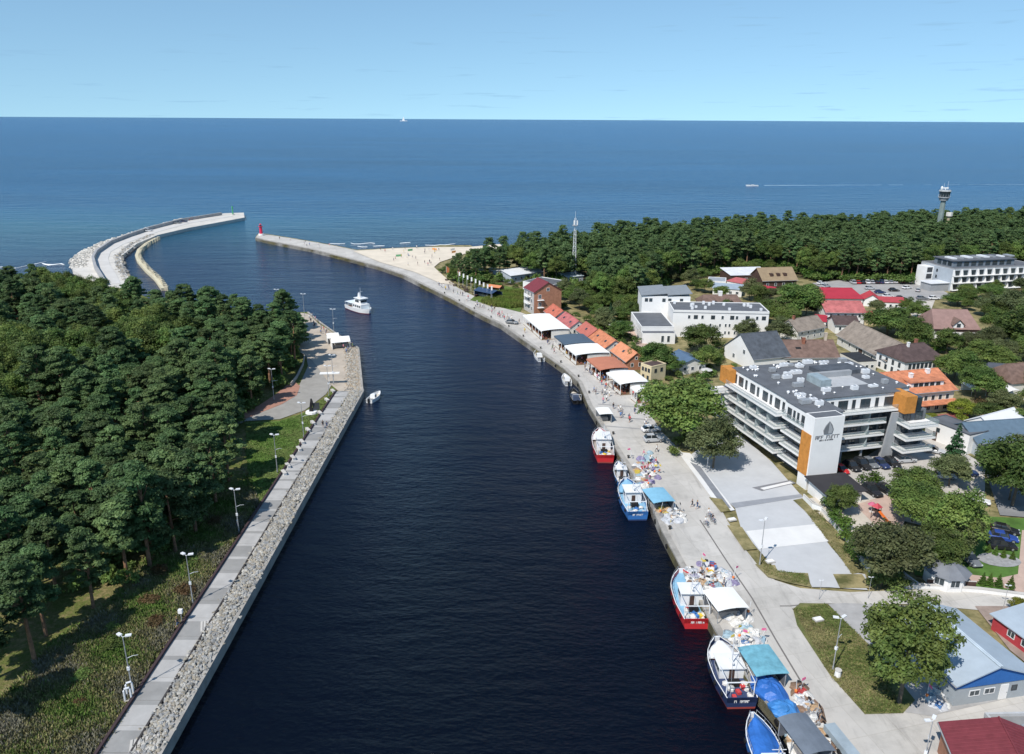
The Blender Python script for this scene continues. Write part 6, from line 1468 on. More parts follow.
# ================================================================== LAMPS, STALLS, PEOPLE, SMALL THINGS
# ---- street lamps
def lamp_proto():
    pm = MB().cyl(0,0,0,.5,.14,.12,8).cyl(0,0,.5,8.0,.085,.05,8)
    hd = MB(); hd.tube([(0,0,8.0),(.35,0,8.15)], .035, 5); hd.box(.3,1.0,-.2,.2,8.08,8.24)
    ar = MB().tube([(0,0,4.9),(.7,0,5.05),(1.3,0,4.95)], [.04,.035,.03], 5)
    bx = MB().box(-.16,.16,-.16,.16,3.2,3.65)
    return pm.mesh('pole', metal_g), hd.mesh('lamp_head', metal_w), ar.mesh('banner_arm', metal_w), bx.mesh('junction_box', metal_w)
LPM = lamp_proto()
def lamp(px, py, label, h=8.2, rz=0.3, group=None, arm=True, z=GZ):
    r = thing('street_lamp', label, 'street lamp', P(px,py,z), rz, group, h/8.2)
    inst('pole', LPM[0], r); inst('lamp_head', LPM[1], r); inst('lamp_head', LPM[1], r, (0,0,0), 2.3)
    if arm: inst('banner_arm', LPM[2], r, (0,0,0), .2); inst('junction_box', LPM[3], r)
    return r
for px,py,lab in ((132.5,691,'tall street lamp on the left bank beside the white frames, nearest of the row'),(193,603,'tall street lamp on the left bank, second nearest of the row'),(239,532,'tall street lamp on the left bank, third nearest at the end of the dark slope'),(277.4,472,'tall street lamp on the left bank standing in the lawn, before the dark tree shade'),(303.8,437,'tall street lamp beside the benches on the left lawn'),(329,396,'street lamp at the far tip of the left lawn'),(333.5,384,'street lamp beside the brick road at the plaza'),(274,399.5,'street lamp in the tree shade across the brick road'),(334,333,'street lamp beside the white tent on the left plaza')): lamp(px,py,lab)
for px,py,lab in ((304.5,316,'street lamp behind the trees at the far end of the left plaza'),(278,311,'street lamp sticking out of the trees above the channel')): lamp(px,py,lab,8.2,.3,None,False)
lamp(832.8,669.5,'tall twin-headed lamp on the grass island beside the quay road',8.0,.6); lamp(759.5,565,'tall lamp at the corner of the white plaza',8.2,1.0); lamp(706.8,472.5,'tall lamp under the olive-green tree by the quay road',7.5,.8); lamp(921,775,'lamp at the bottom edge beside the maroon-roofed house',7.5,.9); lamp(819,599,'short lamp at the bend of the road beside the grass',3.2,.4,None,False); lamp(1000,338,'thin lamp in the garden right of the dormer cottage',6,.4,None,False); lamp(868,598,'short lamp by the road behind the maple',3.6,.4,None,False); lamp(1003,609,'thin post lamp behind the red shed',4,.2,None,False)
# ---- left bank furniture
def post_box(px,py,lab):
    r = thing('loudspeaker_post', lab, 'post', P(px,py)); MB().cyl(0,0,0,1.6,.06,n=6).build('pole', metal_g, r); MB().box(-.28,.28,-.22,.22,1.5,2.1).build('box', white, r)
post_box(182,622,'short post with a white box beside the left promenade')
for x,y,lab in ((130.5,694,'white hoop-shaped frame beside the nearest left lamp, right of two'),(128.5,700,'white hoop-shaped frame beside the nearest left lamp, left of two')):
    r = thing('bike_frame', lab, 'bike stand', P(x,y), .5); MB().tube([(-.35,0,0),(-.35,0,1.5),(-.25,0,1.75),(.25,0,1.75),(.35,0,1.5),(.35,0,0)], .13, 6).build('hoop', metal_w, r); MB().box(-.55,.55,-.25,.25,-.05,.08).build('base', concrete, r)
def grille(px,py,rz,lab):
    r = thing('ladder_platform', lab, 'platform', P(px,py,1.75), rz); 
    for k in range(8): MB().box(-1.5+k*.4,-1.22+k*.4,-1.2,1.2,0,.12).build('slat', concrete, r)
    for y in (-.9,.9): MB().box(-1.55,1.7,y-.1,y+.1,-.15,0).build('beam', metal_g, r)
grille(144,745,.35,'white slatted platform over the stones at the bottom edge'); grille(212,625,.35,'white slatted platform over the stones between the near lamps'); grille(262,549,.35,'white slatted platform over the stones near the third lamp')
for i,(px,py) in enumerate(((320,414),(313,424),(308,431),(302,443),(299,450),(293,459),(288,467),(284,474),(333,392),(327,401))):
    r = thing('planter_bench', 'white block bench beside the left lawn', 'bench', P(px,py), -1.0, 'benches along the left lawn'); MB().box(-.9,-.4,-.3,.3,0,.5).build('base', white, r); MB().box(.4,.9,-.3,.3,0,.5).build('base', white, r); MB().box(-1,1,-.35,.35,.5,.6).build('seat', concrete, r)
r = thing('sculpture', 'dark upright abstract sculpture on a white plinth on the left lawn', 'sculpture', P(311.5,412.5))
MB().cyl(0,0,-.1,.35,1.5,1.4,10).build('plinth', white, r); b = MB().loft([[(-.5,-.25,.3),(.5,-.25,.3),(.5,.25,.3),(-.5,.25,.3)],[(-.35,-.2,1.4),(.2,-.2,1.4),(.2,.2,1.4),(-.35,.2,1.4)],[(-.15,-.25,2.6),(.55,-.25,2.6),(.55,.25,2.6),(-.15,.25,2.6)],[(.0,-.1,3.6),(.3,-.1,3.6),(.3,.1,3.6),(.0,.1,3.6)]], True); b.build('figure', black, r)
r = thing('information_board', 'dark information board behind the sculpture on the left lawn', 'board', P(316.5,412), .3); MB().box(-.8,.8,-.05,.05,.6,2.4).build('panel', M('dark board', (.05,.055,.06)), r)
for x in (-.75,.75): MB().cyl(x,.0,0,.6,.05,n=5).build('post', metal_g, r)
r = thing('monument_canopy', 'flat white canopy on two posts beside the brick road', 'canopy', P(330.5,384), .1); MB().box(-2.6,2.6,-.7,.7,3.0,3.2).build('roof', white, r)
for x in (-.3,.9): MB().cyl(x,0,0,3.0,.09,n=6).build('post', metal_w, r)
def marquee(lab, px, py, L_, D_, rz, hw=2.2, rise=1.2, m=None, name='tent', cat='tent'):
    r = thing(name, lab, cat, P(px,py), R(rz)); b = MB()
    for sg in (0,1): 
        pass
    b.loft([[(x,-.2,hw),(x,D_/2,hw+rise),(x,D_+.2,hw),(x,D_+.2,hw-.08),(x,D_/2,hw+rise-.1),(x,-.2,hw-.08)] for x in (-.15,L_+.15)], True); b.build('canopy', m or canvas_w, r)
    for x in (.05,L_-.05):
        for y in (.05,D_-.05): MB().cyl(x,y,0,hw,.06,n=6).build('post', metal_w, r)
    MB().box(.1,L_-.1,D_-.08,D_-.02,0,hw-.1).build('back_wall', m or canvas_w, r); MB().box(.02,.08,.1,D_-.1,0,hw-.1).build('side_wall', m or canvas_w, r)
    MB().box(.4,L_-.4,D_*.35,D_*.6,0,.95).build('counter', M('stall counter', (.30,.28,.26), var=.2), r)
    return r
marquee('white market tent on the left plaza beside the channel', 332.5, 349.5, 5.5, 4.5, 20)
marquee('smaller white tent next to the market tent on the left plaza', 328, 344, 3.5, 3.0, 20, 1.9)
# guard rail along brick road in shade
r = thing('guard_rail', 'pale low wall along the shaded side of the brick road', 'wall', P(291,385)); a_ = P(291,385); l = [(p.x-a_.x,p.y-a_.y) for p in PP([(291,386),(297,378),(303,366),(305,356)])]
b = MB(); strip(b, resample(l,3), -.12, .12, -.1, .9); b.build('wall', conc_edge, r)
# ---- mole ends
r = thing('lighthouse', 'small red light tower on the head of the right mole', 'lighthouse', P(261.3,235.3,1.8), 0, None, .85); rd = paint('lighthouse red', (.58,.02,.07), .5)
MB().cyl(0,0,0,1.2,2.0,1.9,12).build('base', white, r); MB().cyl(0,0,1.2,6.2,1.15,.95,12).build('shaft', rd, r); MB().cyl(0,0,6.2,6.5,1.6,n=12).build('gallery', rd, r); MB().cyl(0,0,6.5,7.6,.7,n=10).build('lantern', glass, r); MB().cyl(0,0,7.6,8.3,.9,.2,10).build('cap', rd, r)
r = thing('light_beacon', 'thin green light beacon on the head of the left mole', 'beacon', P(233,215,2.1)); gr = paint('beacon green', (.06,.32,.14), .5)
MB().cyl(0,0,0,.6,1.3,n=8).build('base', concrete, r); MB().cyl(0,0,.6,5.4,.55,.42,8).build('shaft', gr, r); MB().cyl(0,0,5.4,6.3,.7,.5,8).build('lantern', gr, r)
# orange and white floating boom along the far promenade
bl = resample([(p.x,p.y) for p in PP([(402,277.0),(425,288.5),(450.8,301.5),(470,312.5),(482,318.5)], .3)], 2.6)
r = thing('floating_boom', 'red and white chain of floats along the far right quay', 'boom', (bl[0].x,bl[0].y,0))
fm1 = paint('float red', (.50,.10,.05), .6); fm2 = paint('float white', (.70,.68,.64), .6)
for i, p in enumerate(offset_line(bl, 0.6)[:95]): MB().ball(p[0]-bl[0].x, p[1]-bl[0].y, .35, .95, .7, .6, 7).build('float', fm2 if i % 3 == 0 else fm1, r)
# ---- bollards and ladders on the right quay
qi = offset_line(qe, -1.6)
bo = MB().cyl(0,0,0,.45,.2,.18,8).cyl(0,0,.45,.62,.32,.28,8).mesh('bollard', M('bollard iron', (.06,.055,.05)))
for i in range(4, len(qi)-40, 3):
    o = inst('bollard', bo, None, (qi[i][0],qi[i][1],1.75)); tag(o, 'iron mooring bollard on the edge of the right quay', 'bollard', 'mooring bollards on the right quay')
ty = MB(); ty.loft([[(.42*cos(2*pi*j/10),q,.42*sin(2*pi*j/10)) for j in range(10)] for q in (0,.2)], True); tym = ty.mesh('tyre_fender', rubber)
for i in range(2, len(qe)-60, 2):
    d = Vector(qe[min(i+1,len(qe)-1)])-Vector(qe[i]); o = inst('tyre_fender', tym, None, (qe[i][0]-d.normalized().y*.02*1, qe[i][1]+d.normalized().x*.02, .95), math.atan2(d.y,d.x)); tag(o, 'black tyre hung as a fender on the right quay wall', 'fender', 'tyres on the right quay wall')
# ---- fish stalls and gear on the quay
def stall(lab, pts, zref, roofm, rise=.25, wall=True, open_front=True, under=None):
    NL, NR, FLp = pts; B = Bld('market_stall', lab, NL, NR, FLp, zref, 'stall', None, rz=12 if NR is None else None)
    L_, D_ = B.L, B.D; b = MB(); N = 5
    rings = [[(-.2+(L_+.4)*k/N, y, zref+rise*sin(pi*k/N)) for k in range(N+1)]+[(-.2+(L_+.4)*k/N, y, zref-.07+rise*sin(pi*k/N)) for k in range(N,-1,-1)] for y in (-.25,D_*.33,D_*.66,D_+.25)]
    b.loft(rings, True); B.roofo = B.part('roof', b, roofm)
    for x in (.05,L_-.05):
        for y in (.05,D_*.5,D_-.05): B.part('post', MB().cyl(x,y,0,zref,.06,n=6), metal_g)
    if wall: B.part('side_wall', MB().box(L_-.12,L_-.04,.1,D_-.1,0,zref-.1), under or M('stall tarp', (.12,.13,.15), var=.2)); B.part('back_wall', MB().box(.1,L_-.1,D_-.1,D_-.03,0,zref-.1), under or MC['stall tarp'] if 'stall tarp' in MC else M('stall tarp', (.12,.13,.15), var=.2))
    B.part('counter', MB().box(.5,L_-.6,D_*.3,D_*.55,0,.9), M('stall counter', (.30,.28,.26), var=.2))
    return B
stall('white-roofed fish stall on the quay beside the red and white cutter', ((718.5,610),(747,606.5),(708,591)), 2.5, canvas_w)
B = stall('turquoise-roofed gear shelter on the quay beside the navy cutter', ((757,675),(787,672),(742.5,648)), 2.3, M('turquoise tarpaulin', (.15,.36,.44), var=.22, scale=.7, rough=.5, bump=.1), .15)
stall('grey-roofed gear shelter on the quay at the bottom edge', ((806,754),(833,749),(786,718)), 2.4, M('grey sheet', (.14,.165,.20), var=.12, scale=.5), .3)
stall('pale blue roofed stall on the quay beside the bright blue boat', ((654,502.5),(674,500.5),(647.5,489.5)), 2.3, M('pale blue canopy', (.20,.42,.56), var=.08), .2)
stall('white box kiosk beside the crowd on the promenade', ((600,414),(612,413.5),(599,408)), 2.3, canvas_w, .1)
def heap(lab, name, px, py, rx, ry, h, m, cat, seed, rz=0.0, group=None):
    g = random.Random(seed); b = MB(); n = 14; k = 5; rings = []
    for i in range(k+1):
        t = i/k; rr = cos(t*pi/2*.97); rings.append([(rx*rr*cos(2*pi*j/n)*(1+.16*g.uniform(-1,1)), ry*rr*sin(2*pi*j/n)*(1+.16*g.uniform(-1,1)), h*sin(t*pi/2)*(1+.1*g.uniform(-1,1))) for j in range(n)])
    b.loft(rings, True); o = b.build(name, m, None, P(px,py,1.74), rz); return tag(o, lab, cat, group)
heap('large mound of gear under a crumpled blue tarpaulin, beside the turquoise shelter', 'covered_gear', 769, 691, 1.9, 3.3, 1.5, tarp, 'gear', 1, .25)
heap('lower mound under a lighter blue tarpaulin on the quay', 'covered_gear', 783, 710, 1.8, 1.8, 1.1, M('lighter blue tarpaulin', (.05,.20,.48), var=.2, scale=.6, rough=.45, bump=.2), 'gear', 2, .2)
netcol = [netw, M('pale grey net', (.45,.46,.48), var=.25, scale=2.5), M('brown net', (.20,.13,.09), var=.3, scale=2), M('purple net', (.22,.19,.30), var=.25, scale=2), M('sky blue net', (.28,.38,.43), var=.2, scale=2), M('orange net', (.40,.27,.16), var=.2, scale=2)]
ncn = ['white','pale grey','brown','purple','sky blue','orange']
gq = random.Random(17)
def gear_zone(where, poly, n_net, n_crate, n_flag, seed, weights=(4,4,1,1,1,1)):
    g = random.Random(seed); pl = [(p.x,p.y) for p in PP(poly)]; xs = [p[0] for p in pl]; ys = [p[1] for p in pl]
    def pick():
        while True:
            x, y = g.uniform(min(xs),max(xs)), g.uniform(min(ys),max(ys))
            if inpoly(x,y,pl): return x,y
    for k in range(n_net):
        i = g.choices(range(6), weights)[0]; x,y = pick(); b = MB(); n = 9; r_ = g.uniform(.6,1.25); hh = g.uniform(.35,.75); rings = []
        for q in range(5):
            t = q/4; rr = cos(t*pi/2*.96); rings.append([(r_*rr*cos(2*pi*j/n)*(1+.25*g.uniform(-1,1)), r_*rr*sin(2*pi*j/n)*(1+.25*g.uniform(-1,1)), hh*sin(t*pi/2)*(1+.2*g.uniform(-1,1))) for j in range(n)])
        b.loft(rings, True); tag(b.build('net_pile', netcol[i], None, (x,y,1.73), g.uniform(0,6)), f'{ncn[i]} heap of netting {where}', 'net', f'{ncn[i]} net heaps {where}')
    cc = [('yellow',(.58,.44,.08)),('blue',(.07,.18,.40)),('grey',(.36,.37,.38)),('white',(.66,.66,.64)),('pale blue',(.30,.42,.50)),('white',(.6,.6,.58)),('grey',(.26,.26,.27)),('red',(.42,.06,.06))]
    n_crate, n_flag = int(n_crate*.65), int(n_flag*.6)
    for k in range(n_crate):
        cn, cv = cc[g.randrange(8)]; x,y = pick(); m_ = paint(cn+' plastic', cv, .5); w_, d_, h_ = g.uniform(.35,.5), g.uniform(.28,.36), g.choice([.3,.55,.8])
        b = MB().box(-w_,w_,-d_,d_,0,.05); 
        b.box(-w_,w_,-d_,-d_+.05,.05,h_).box(-w_,w_,d_-.05,d_,.05,h_).box(-w_,-w_+.05,-d_+.05,d_-.05,.05,h_).box(w_-.05,w_,-d_+.05,d_-.05,.05,h_); b.box(-w_+.06,w_-.06,-d_+.06,d_-.06,.05,h_*.7)
        tag(b.build('fish_crate', m_, None, (x,y,1.73), g.uniform(-.4,.8)), f'{cn} plastic fish crate {where}', 'crate', f'{cn} crates {where}')
    fc = [('black',(.02,.02,.022)),('pink',(.60,.12,.25)),('yellow',(.65,.50,.08)),('white',(.7,.7,.69)),('black',(.03,.03,.032))]
    for k in range(n_flag):
        cn, cv = fc[g.randrange(5)]; x,y = pick(); r = thing('flag_buoy', f'{cn} flagged marker pole {where}', 'marker buoy', (x,y,1.73), g.uniform(0,6), f'{cn} flagged poles {where}')
        le = g.uniform(-.35,.35); tp_ = (le*2.4,g.uniform(-.4,.4),2.4); MB().tube([(0,0,0),tp_], .03, 5).build('pole', metal_w, r); MB().ball(tp_[0]*.3,tp_[1]*.3,.72,.22,.22,.26,7).build('float', (paint('orange buoy', (.75,.20,.04), .5) if k % 4 == 0 else paint('grey float', (.3,.3,.3), .6)), r)
        MB().loft([[(tp_[0],tp_[1],2.4),(tp_[0]+.55,tp_[1]+.1,2.3),(tp_[0]+.6,tp_[1]+.15,1.95),(tp_[0]-.05,tp_[1],2.0)],[(tp_[0],tp_[1]+.03,2.4),(tp_[0]+.55,tp_[1]+.13,2.3),(tp_[0]+.6,tp_[1]+.18,1.95),(tp_[0]-.05,tp_[1]+.03,2.0)]], True).build('flag', paint(cn+' flag cloth', cv, .8), r)
gear_zone('in the heap below the two cars on the quay', [(632,458),(650,452),(662,478),(656,484),(640,482),(634,470)], 26, 20, 12, 1, (2,3,1,3,3,3))
gear_zone('beside the pale blue roofed stall', [(655,505),(676,503),(684,520),(672,526),(662,522)], 18, 16, 10, 2, (4,3,1,1,2,2))
gear_zone('between the quay edge and the far pale stall', [(636,478),(650,484),(656,500),(650,503),(640,492)], 12, 5, 4, 3)
gear_zone('beside the bow of the red and white cutter', [(684,570),(705,562),(732,575),(733,586),(710,590),(698,596),(690,586)], 46, 24, 16, 4, (7,6,1,1,1,1))
gear_zone('under the front of the white-roofed stall', [(722,615),(747,611),(750,622),(727,626)], 9, 6, 3, 5, (3,6,0,0,1,0))
gear_zone('above the turquoise shelter', [(722,630),(755,626),(763,644),(745,648),(732,645)], 30, 14, 8, 6, (7,4,0,0,2,0))
gear_zone('along the tarpaulin mounds', [(790,690),(800,705),(812,730),(822,752),(832,748),(818,715),(800,688)], 32, 14, 12, 7, (4,3,6,0,0,2))
gear_zone('on the edge next to the blue boat', [(782,722),(790,722),(804,752),(796,752)], 10, 4, 3, 8)
gear_zone('behind the blue warehouse corner', [(925,700),(940,688),(950,700),(945,708),(930,706)], 8, 12, 2, 9)
# spilled rope line
l = [(p.x,p.y) for p in PP([(801,684),(806,693),(812,700),(820,709),(824,722)],1.74)]; b = MB().tube([(x,y,1.80) for x,y in l], [.25,.35,.3,.4,.3], 6); tag(b.build('rope', netcol[2]), 'brown rope and net trailing along the quay beside the tarpaulins', 'rope')
r = thing('timber_trailer', 'long pale blue covered trailer at the bottom edge by the quay road', 'trailer', P(838,745), R(102)); MB().box(-3,2.0,-.7,.7,.5,1.3).build('body', M('pale trailer cover', (.30,.36,.40)), r)
for x in (-1.2,1.0):
    for y in (-.75,.75): inst('wheel', CARM['car'][2], r, (x,y,.32))
# ---- plaza furniture
r = thing('concrete_bin', 'white box planter on the grass strip by the road', 'planter', P(837.5,676)); MB().cyl(0,0,0,.9,.42,.36,10).build('tub', white, r); MB().cyl(0,0,.9,1.0,.44,.44,10).build('rim', concrete, r)
for i,(px,py,lab) in enumerate(((770,562,'white utility cover box on the grass at the plaza corner'),(732,520,'white utility cover box on the small grass patch'),(818,620,'grey utility cover box in the lawn island'))):
    r = thing('utility_box', lab, 'box', P(px,py,1.88), .3); MB().box(-.7,.7,-.45,.45,0,.25).build('body', concrete, r); MB().box(-.6,.6,-.36,.36,.25,.3).build('lid', white, r)
# white wall along the lane behind the maple
def wall_line(lab, px, m, h, t=.2, name='boundary_wall', z=GZ, cat='wall'):
    pts = PP(px, z); a_ = pts[0]; l = resample([(p.x-a_.x,p.y-a_.y) for p in pts], 4); b = MB(); strip(b, l, -t/2, t/2, -.4, h); r = thing(name, lab, cat, (a_.x,a_.y,z)); b.build('wall', m, r); b = MB(); strip(b, l, -t/2-.06, t/2+.06, h, h+.08); b.build('coping', concrete, r); return r
wall_line('long white kerb wall behind the road, in front of the garden pavilion', [(905,587),(935,588),(980,591.5),(1040,599)], white, .55, .5)
wall_line('low white wall running diagonally beside the plaza', [(810,502),(824,514),(842,535),(870,572)], offwhite, .7)
wall_line('brown garden fence in front of the garden pavilion', [(926,586),(950,588),(975,589)], woodbr, 1.3, .1, 'garden_fence', cat='fence')
wall_line('low wall at the foot of the birch leading to the pavilion', [(893,566),(905,578),(917,587)], offwhite, .7)
wall_line('white balustrade wall at the foot of the hotel tower', [(803,499),(812,508),(822,512)], white, 1.0)
# gravel bed ring on the lawn
tag(wsheet('gravel', [(P(999,560).x+3.4*cos(a*.393), P(999,560).y+2.2*sin(a*.393)) for a in range(16)], 1.885, M('grey gravel', (.30,.30,.30), var=.2, scale=1.5)), kind='structure')
# playground
r = thing('slide', 'orange playground slide between the trees beside the pink yard', 'slide', P(878,520), R(-60)); MB().loft([[(0,-.3,1.8),(0,.3,1.8),(0,.3,1.7),(0,-.3,1.7)],[(1.6,-.3,.8),(1.6,.3,.8),(1.6,.3,.7),(1.6,-.3,.7)],[(2.8,-.3,.25),(2.8,.3,.25),(2.8,.3,.15),(2.8,-.3,.15)]], True).build('chute', paint('slide orange', (.70,.16,.03), .4), r); MB().box(-1.2,0,-.6,.6,1.6,1.75).build('platform', woodbr, r)
for x in (-1.1,-.1):
    for y in (-.55,.55): MB().cyl(x,y,0,2.4,.06,n=5).build('post', woodbr, r)
MB().loft([[(-1.3,-.7,2.4),(.1,-.7,2.4),(.1,.7,2.4),(-1.3,.7,2.4)],[(-.65,-.05,3.1),(-.55,-.05,3.1),(-.55,.05,3.1),(-.65,.05,3.1)]], True).build('roof', paint('playground red', (.45,.06,.08), .5), r)
def parasol(lab, px, py, m, rr=1.6, h=2.5, group=None):
    r = thing('parasol', lab, 'parasol', P(px,py), .3, group); MB().cyl(0,0,0,h,.04,n=6).build('pole', metal_w, r); MB().loft([[(q*cos(2*pi*j/8),q*sin(2*pi*j/8),z) for j in range(8)] for q,z in ((rr,h-.45),(rr*.5,h-.12),(.05,h+.08))], True).build('canopy', m, r); MB().cyl(0,0,0,.1,.4,n=8).build('base', concrete, r); return r
parasol('pink parasol in the playground beside the slide', 871, 512, paint('pink cloth', (.50,.12,.20), .8), .8, 2.0)
gp = M('greyish parasol cloth', (.50,.49,.47), var=.05)
for px,py in ((611,330.5),(617,333),(623,335),(619.5,329),(626,331.5)): parasol('grey-white parasol on the paved terrace left of the low white wing', px, py, gp, 2.0, 2.7, 'parasols on the paved terrace')
rp2 = paint('terrace red cloth', (.42,.08,.10), .8)
for k in range(7): parasol('red parasol on the terrace of the orange-roofed guest house', 909+k*6.2, 414.2-k*1.0, rp2, 1.3, 2.2, 'red parasols on the terrace')
parasol('grey-white parasol beside the far left end of the hotel', 706, 377, gp, 1.7, 2.6)
# orange advertising sails and dark kiosk at the beach end
for px,py,lab in ((446.5,277,'orange sail banner beside the promenade nearest the beach'),(458,282,'orange sail banner beside the promenade, second from the beach')):
    r = thing('sail_banner', lab, 'banner', P(px,py), .4); MB().cyl(0,0,0,5,.06,n=5).build('pole', metal_w, r); MB().loft([[(.05,-.03,1.0),(1.6,-.03,1.3),(1.3,-.03,4.0),(.05,-.03,5.0)],[(.05,.03,1.0),(1.6,.03,1.3),(1.3,.03,4.0),(.05,.03,5.0)]], True).build('sail', paint('orange sail', (.60,.20,.08), .8), r)
marquee('dark blue-roofed beach bar beside the green shrub field', 474, 296.5, 10, 6, -42, 2.6, .9, M('dark blue roof', (.03,.06,.12)), 'beach_bar', 'bar')
marquee('orange canopy behind the dark beach bar', 487, 291.5, 6, 4, -30, 2.2, .6, paint('orange canopy cloth', (.58,.22,.10), .8), 'tent')
marquee('orange canopy beside the long low hall', 502, 279.5, 8, 5, -10, 2.4, .6, paint('faded orange cloth', (.55,.26,.16), .8), 'tent')
gf = random.Random(5)
for k in range(9):
    px = 459+k*4.0; py = 285.5+k*1.9; r = thing('flagpole', 'white flagpole in the row beside the beach bar', 'flagpole', P(px,py), 0, 'flagpoles beside the beach bar'); MB().cyl(0,0,0,6,.06,.04,5).build('pole', metal_w, r); MB().box(.05,.6,-.02,.02,4.2,5.9).build('flag', canvas_w, r)
for k in range(10):
    px = gf.uniform(446,478); py = 279+(px-446)*.52+gf.uniform(0,2.5); r = thing('stall_table', 'dark wooden table by the beach bar', 'table', P(px,py), gf.random(), 'tables by the beach bar'); MB().box(-1,1,-.5,.5,.7,.78).build('top', woodbr, r); MB().box(-.7,-.6,-.4,.4,0,.7).box(.6,.7,-.4,.4,0,.7).build('leg', woodbr, r)
# ---- people
def skin_person(name, J, E, rad, root=0):
    me = bpy.data.meshes.new(name); me.from_pydata(J, E, []); o = bpy.data.objects.new(name, me); COL.objects.link(o)
    md = o.modifiers.new('skin','SKIN'); md.use_smooth_shade = True
    me.skin_vertices[0].data.foreach_set('radius', [q for r_ in rad for q in (r_,r_)])
    me.skin_vertices[0].data[root].use_root = True
    s2 = o.modifiers.new('sub','SUBSURF'); s2.levels = 1; s2.render_levels = 1
    dg = bpy.context.evaluated_depsgraph_get(); dg.update(); nm = bpy.data.meshes.new_from_object(o.evaluated_get(dg)); bpy.data.objects.remove(o); return nm
skin_m = [M('fair skin', (.52,.33,.24), var=.05)]; hair_m = M('dark hair', (.05,.03,.02), var=.2)
def person_mesh(pose, seed):
    g = random.Random(seed); sw = {'walk':.28,'stand':.05,'sit':0}[pose]
    J = [(0,0,.95),(0,0,1.18),(0,0,1.38),(.0,0,1.50),(.03,0,1.60),(.02,0,1.72)]; E = [(0,1),(1,2),(2,3),(3,4),(4,5)]; rd = [.135,.125,.15,.06,.095,.085]
    for s in (1,-1):
        k = len(J); f = s*sw
        if pose == 'sit': J += [(.05,s*.10,.92),(.42,s*.14,.90),(.44,s*.12,.48),(.56,s*.12,.44)]
        else: J += [(0,s*.10,.88),(f*.55+.03,s*.11,.50),(f*1.1-.04*(f<0),s*.11,.09+(.06 if f < 0 else 0)),(f*1.1+.14,s*.12,.04)]
        E += [(0,k),(k,k+1),(k+1,k+2),(k+2,k+3)]; rd += [.10,.065,.045,.04]
        k = len(J); a = -f*.9
        if pose == 'sit': J += [(0,s*.19,1.40),(.16,s*.24,1.18),(.40,s*.24,1.10),(.47,s*.24,1.08)]
        else: J += [(0,s*.19,1.40),(a*.35,s*.25,1.14),(a*.9+.08,s*.25,.93),(a*1.0+.11,s*.25,.86)]
        E += [(2,k),(k,k+1),(k+1,k+2),(k+2,k+3)]; rd += [.065,.048,.036,.035]
        h = J[-1]; d = Vector(h)-Vector(J[-2]); d.normalize(); kk = len(J)
        for q in range(4): J.append((h[0]+d.x*(.085-.008*abs(q-1.4))+(.03-.02*q)*(0 if pose=='sit' else 1), h[1]+(.02*q-.03 if pose=='sit' else -s*.012), h[2]+d.z*(.085-.008*abs(q-1.4)))); E.append((k+3,kk+q)); rd.append(.009)
        J.append((h[0]+.045, h[1]-s*.035, h[2]-.03)); E.append((k+3,kk+4)); rd.append(.010)
    me = skin_person('person', J, E, rd)
    for q in (skin_m[0], M('shirt', (.5,.5,.5)), M('trousers', (.1,.1,.12))): me.materials.append(q)
    for p in me.polygons:
        c = p.center
        if c.z > 1.47: p.material_index = 0
        elif pose != 'sit' and c.z > .93 and not (abs(c.y) > .215 and c.z < 1.13): p.material_index = 1
        elif pose == 'sit' and c.z > .97 and c.x < .18: p.material_index = 1
        elif pose == 'sit': p.material_index = 0 if (c.z > 1.0 or c.z < .6) else 2
        elif abs(c.y) > .2: p.material_index = 0
        else: p.material_index = 2 if c.z > (.45 if seed % 2 else .07) else 0
    return me
PM = [person_mesh('walk',1), person_mesh('walk',2), person_mesh('stand',3), person_mesh('stand',4)]; PSIT = person_mesh('sit',5)
hb_ = MB().ball(-.01,0,1.70,.105,.10,.095,8); HAIR = hb_.mesh('hair', hair_m); HAIRL = MB().ball(-.02,0,1.69,.115,.11,.11,8).box(-.12,-.04,-.09,.09,1.42,1.68).mesh('hair', M('fair hair', (.32,.20,.09)))
SH = {'white':(.72,.72,.70),'red':(.52,.05,.06),'navy':(.03,.05,.12),'black':(.025,.025,.028),'blue':(.08,.2,.45),'pink':(.60,.22,.28),'grey':(.25,.25,.26),'yellow':(.65,.48,.08),'green':(.10,.26,.12)}
TR = {'dark':(.03,.03,.04),'blue':(.06,.10,.20),'beige':(.38,.30,.20),'white':(.6,.6,.58)}
gp_ = random.Random(77); SHK = list(SH); TRK = list(TR)
def person(loc, where, grp, sit=False, rz=None, shirt=None, extra=''):
    sk = shirt or gp_.choices(SHK, (6,3,4,5,3,3,3,1,1))[0]; tk = gp_.choices(TRK,(5,4,2,1))[0]
    rz = gp_.uniform(0,6.28) if rz is None else rz
    o = inst('person', PSIT if sit else gp_.choice(PM), None, loc, rz, gp_.uniform(.94,1.06)); 
    sm, tm = M(sk+' shirt', SH[sk], var=.04), M(tk+' trousers', TR[tk], var=.05)
    for i, q in ((1,sm),(2,tm)): o.material_slots[i].link = 'OBJECT'; o.material_slots[i].material = q
    inst('hair', gp_.choice((HAIR,HAIR,HAIRL)), o)
    return tag(o, f'person in a {sk} top and {tk} trousers {where}{extra}', 'person', f'people in {sk} tops and {tk} trousers {grp}')
def crowd(poly, n, where, z=1.74, dmin=.9, seed=0):
    g = random.Random(seed); pl = [(p.x,p.y) for p in PP(poly, z)]; c = 0
    for x,y in scatter(pl, dmin, 400*n, g)[:n]: person((x,y,z), where, where)
crowd([(572,352),(620,386),(645,392),(655,425),(648,432),(625,405),(600,385),(575,362)], 52, 'before the near restaurant canopies', seed=1)
crowd([(520,322),(545,334),(572,352),(575,362),(560,358),(540,343),(515,328)], 20, 'before the far restaurant canopies', seed=2)
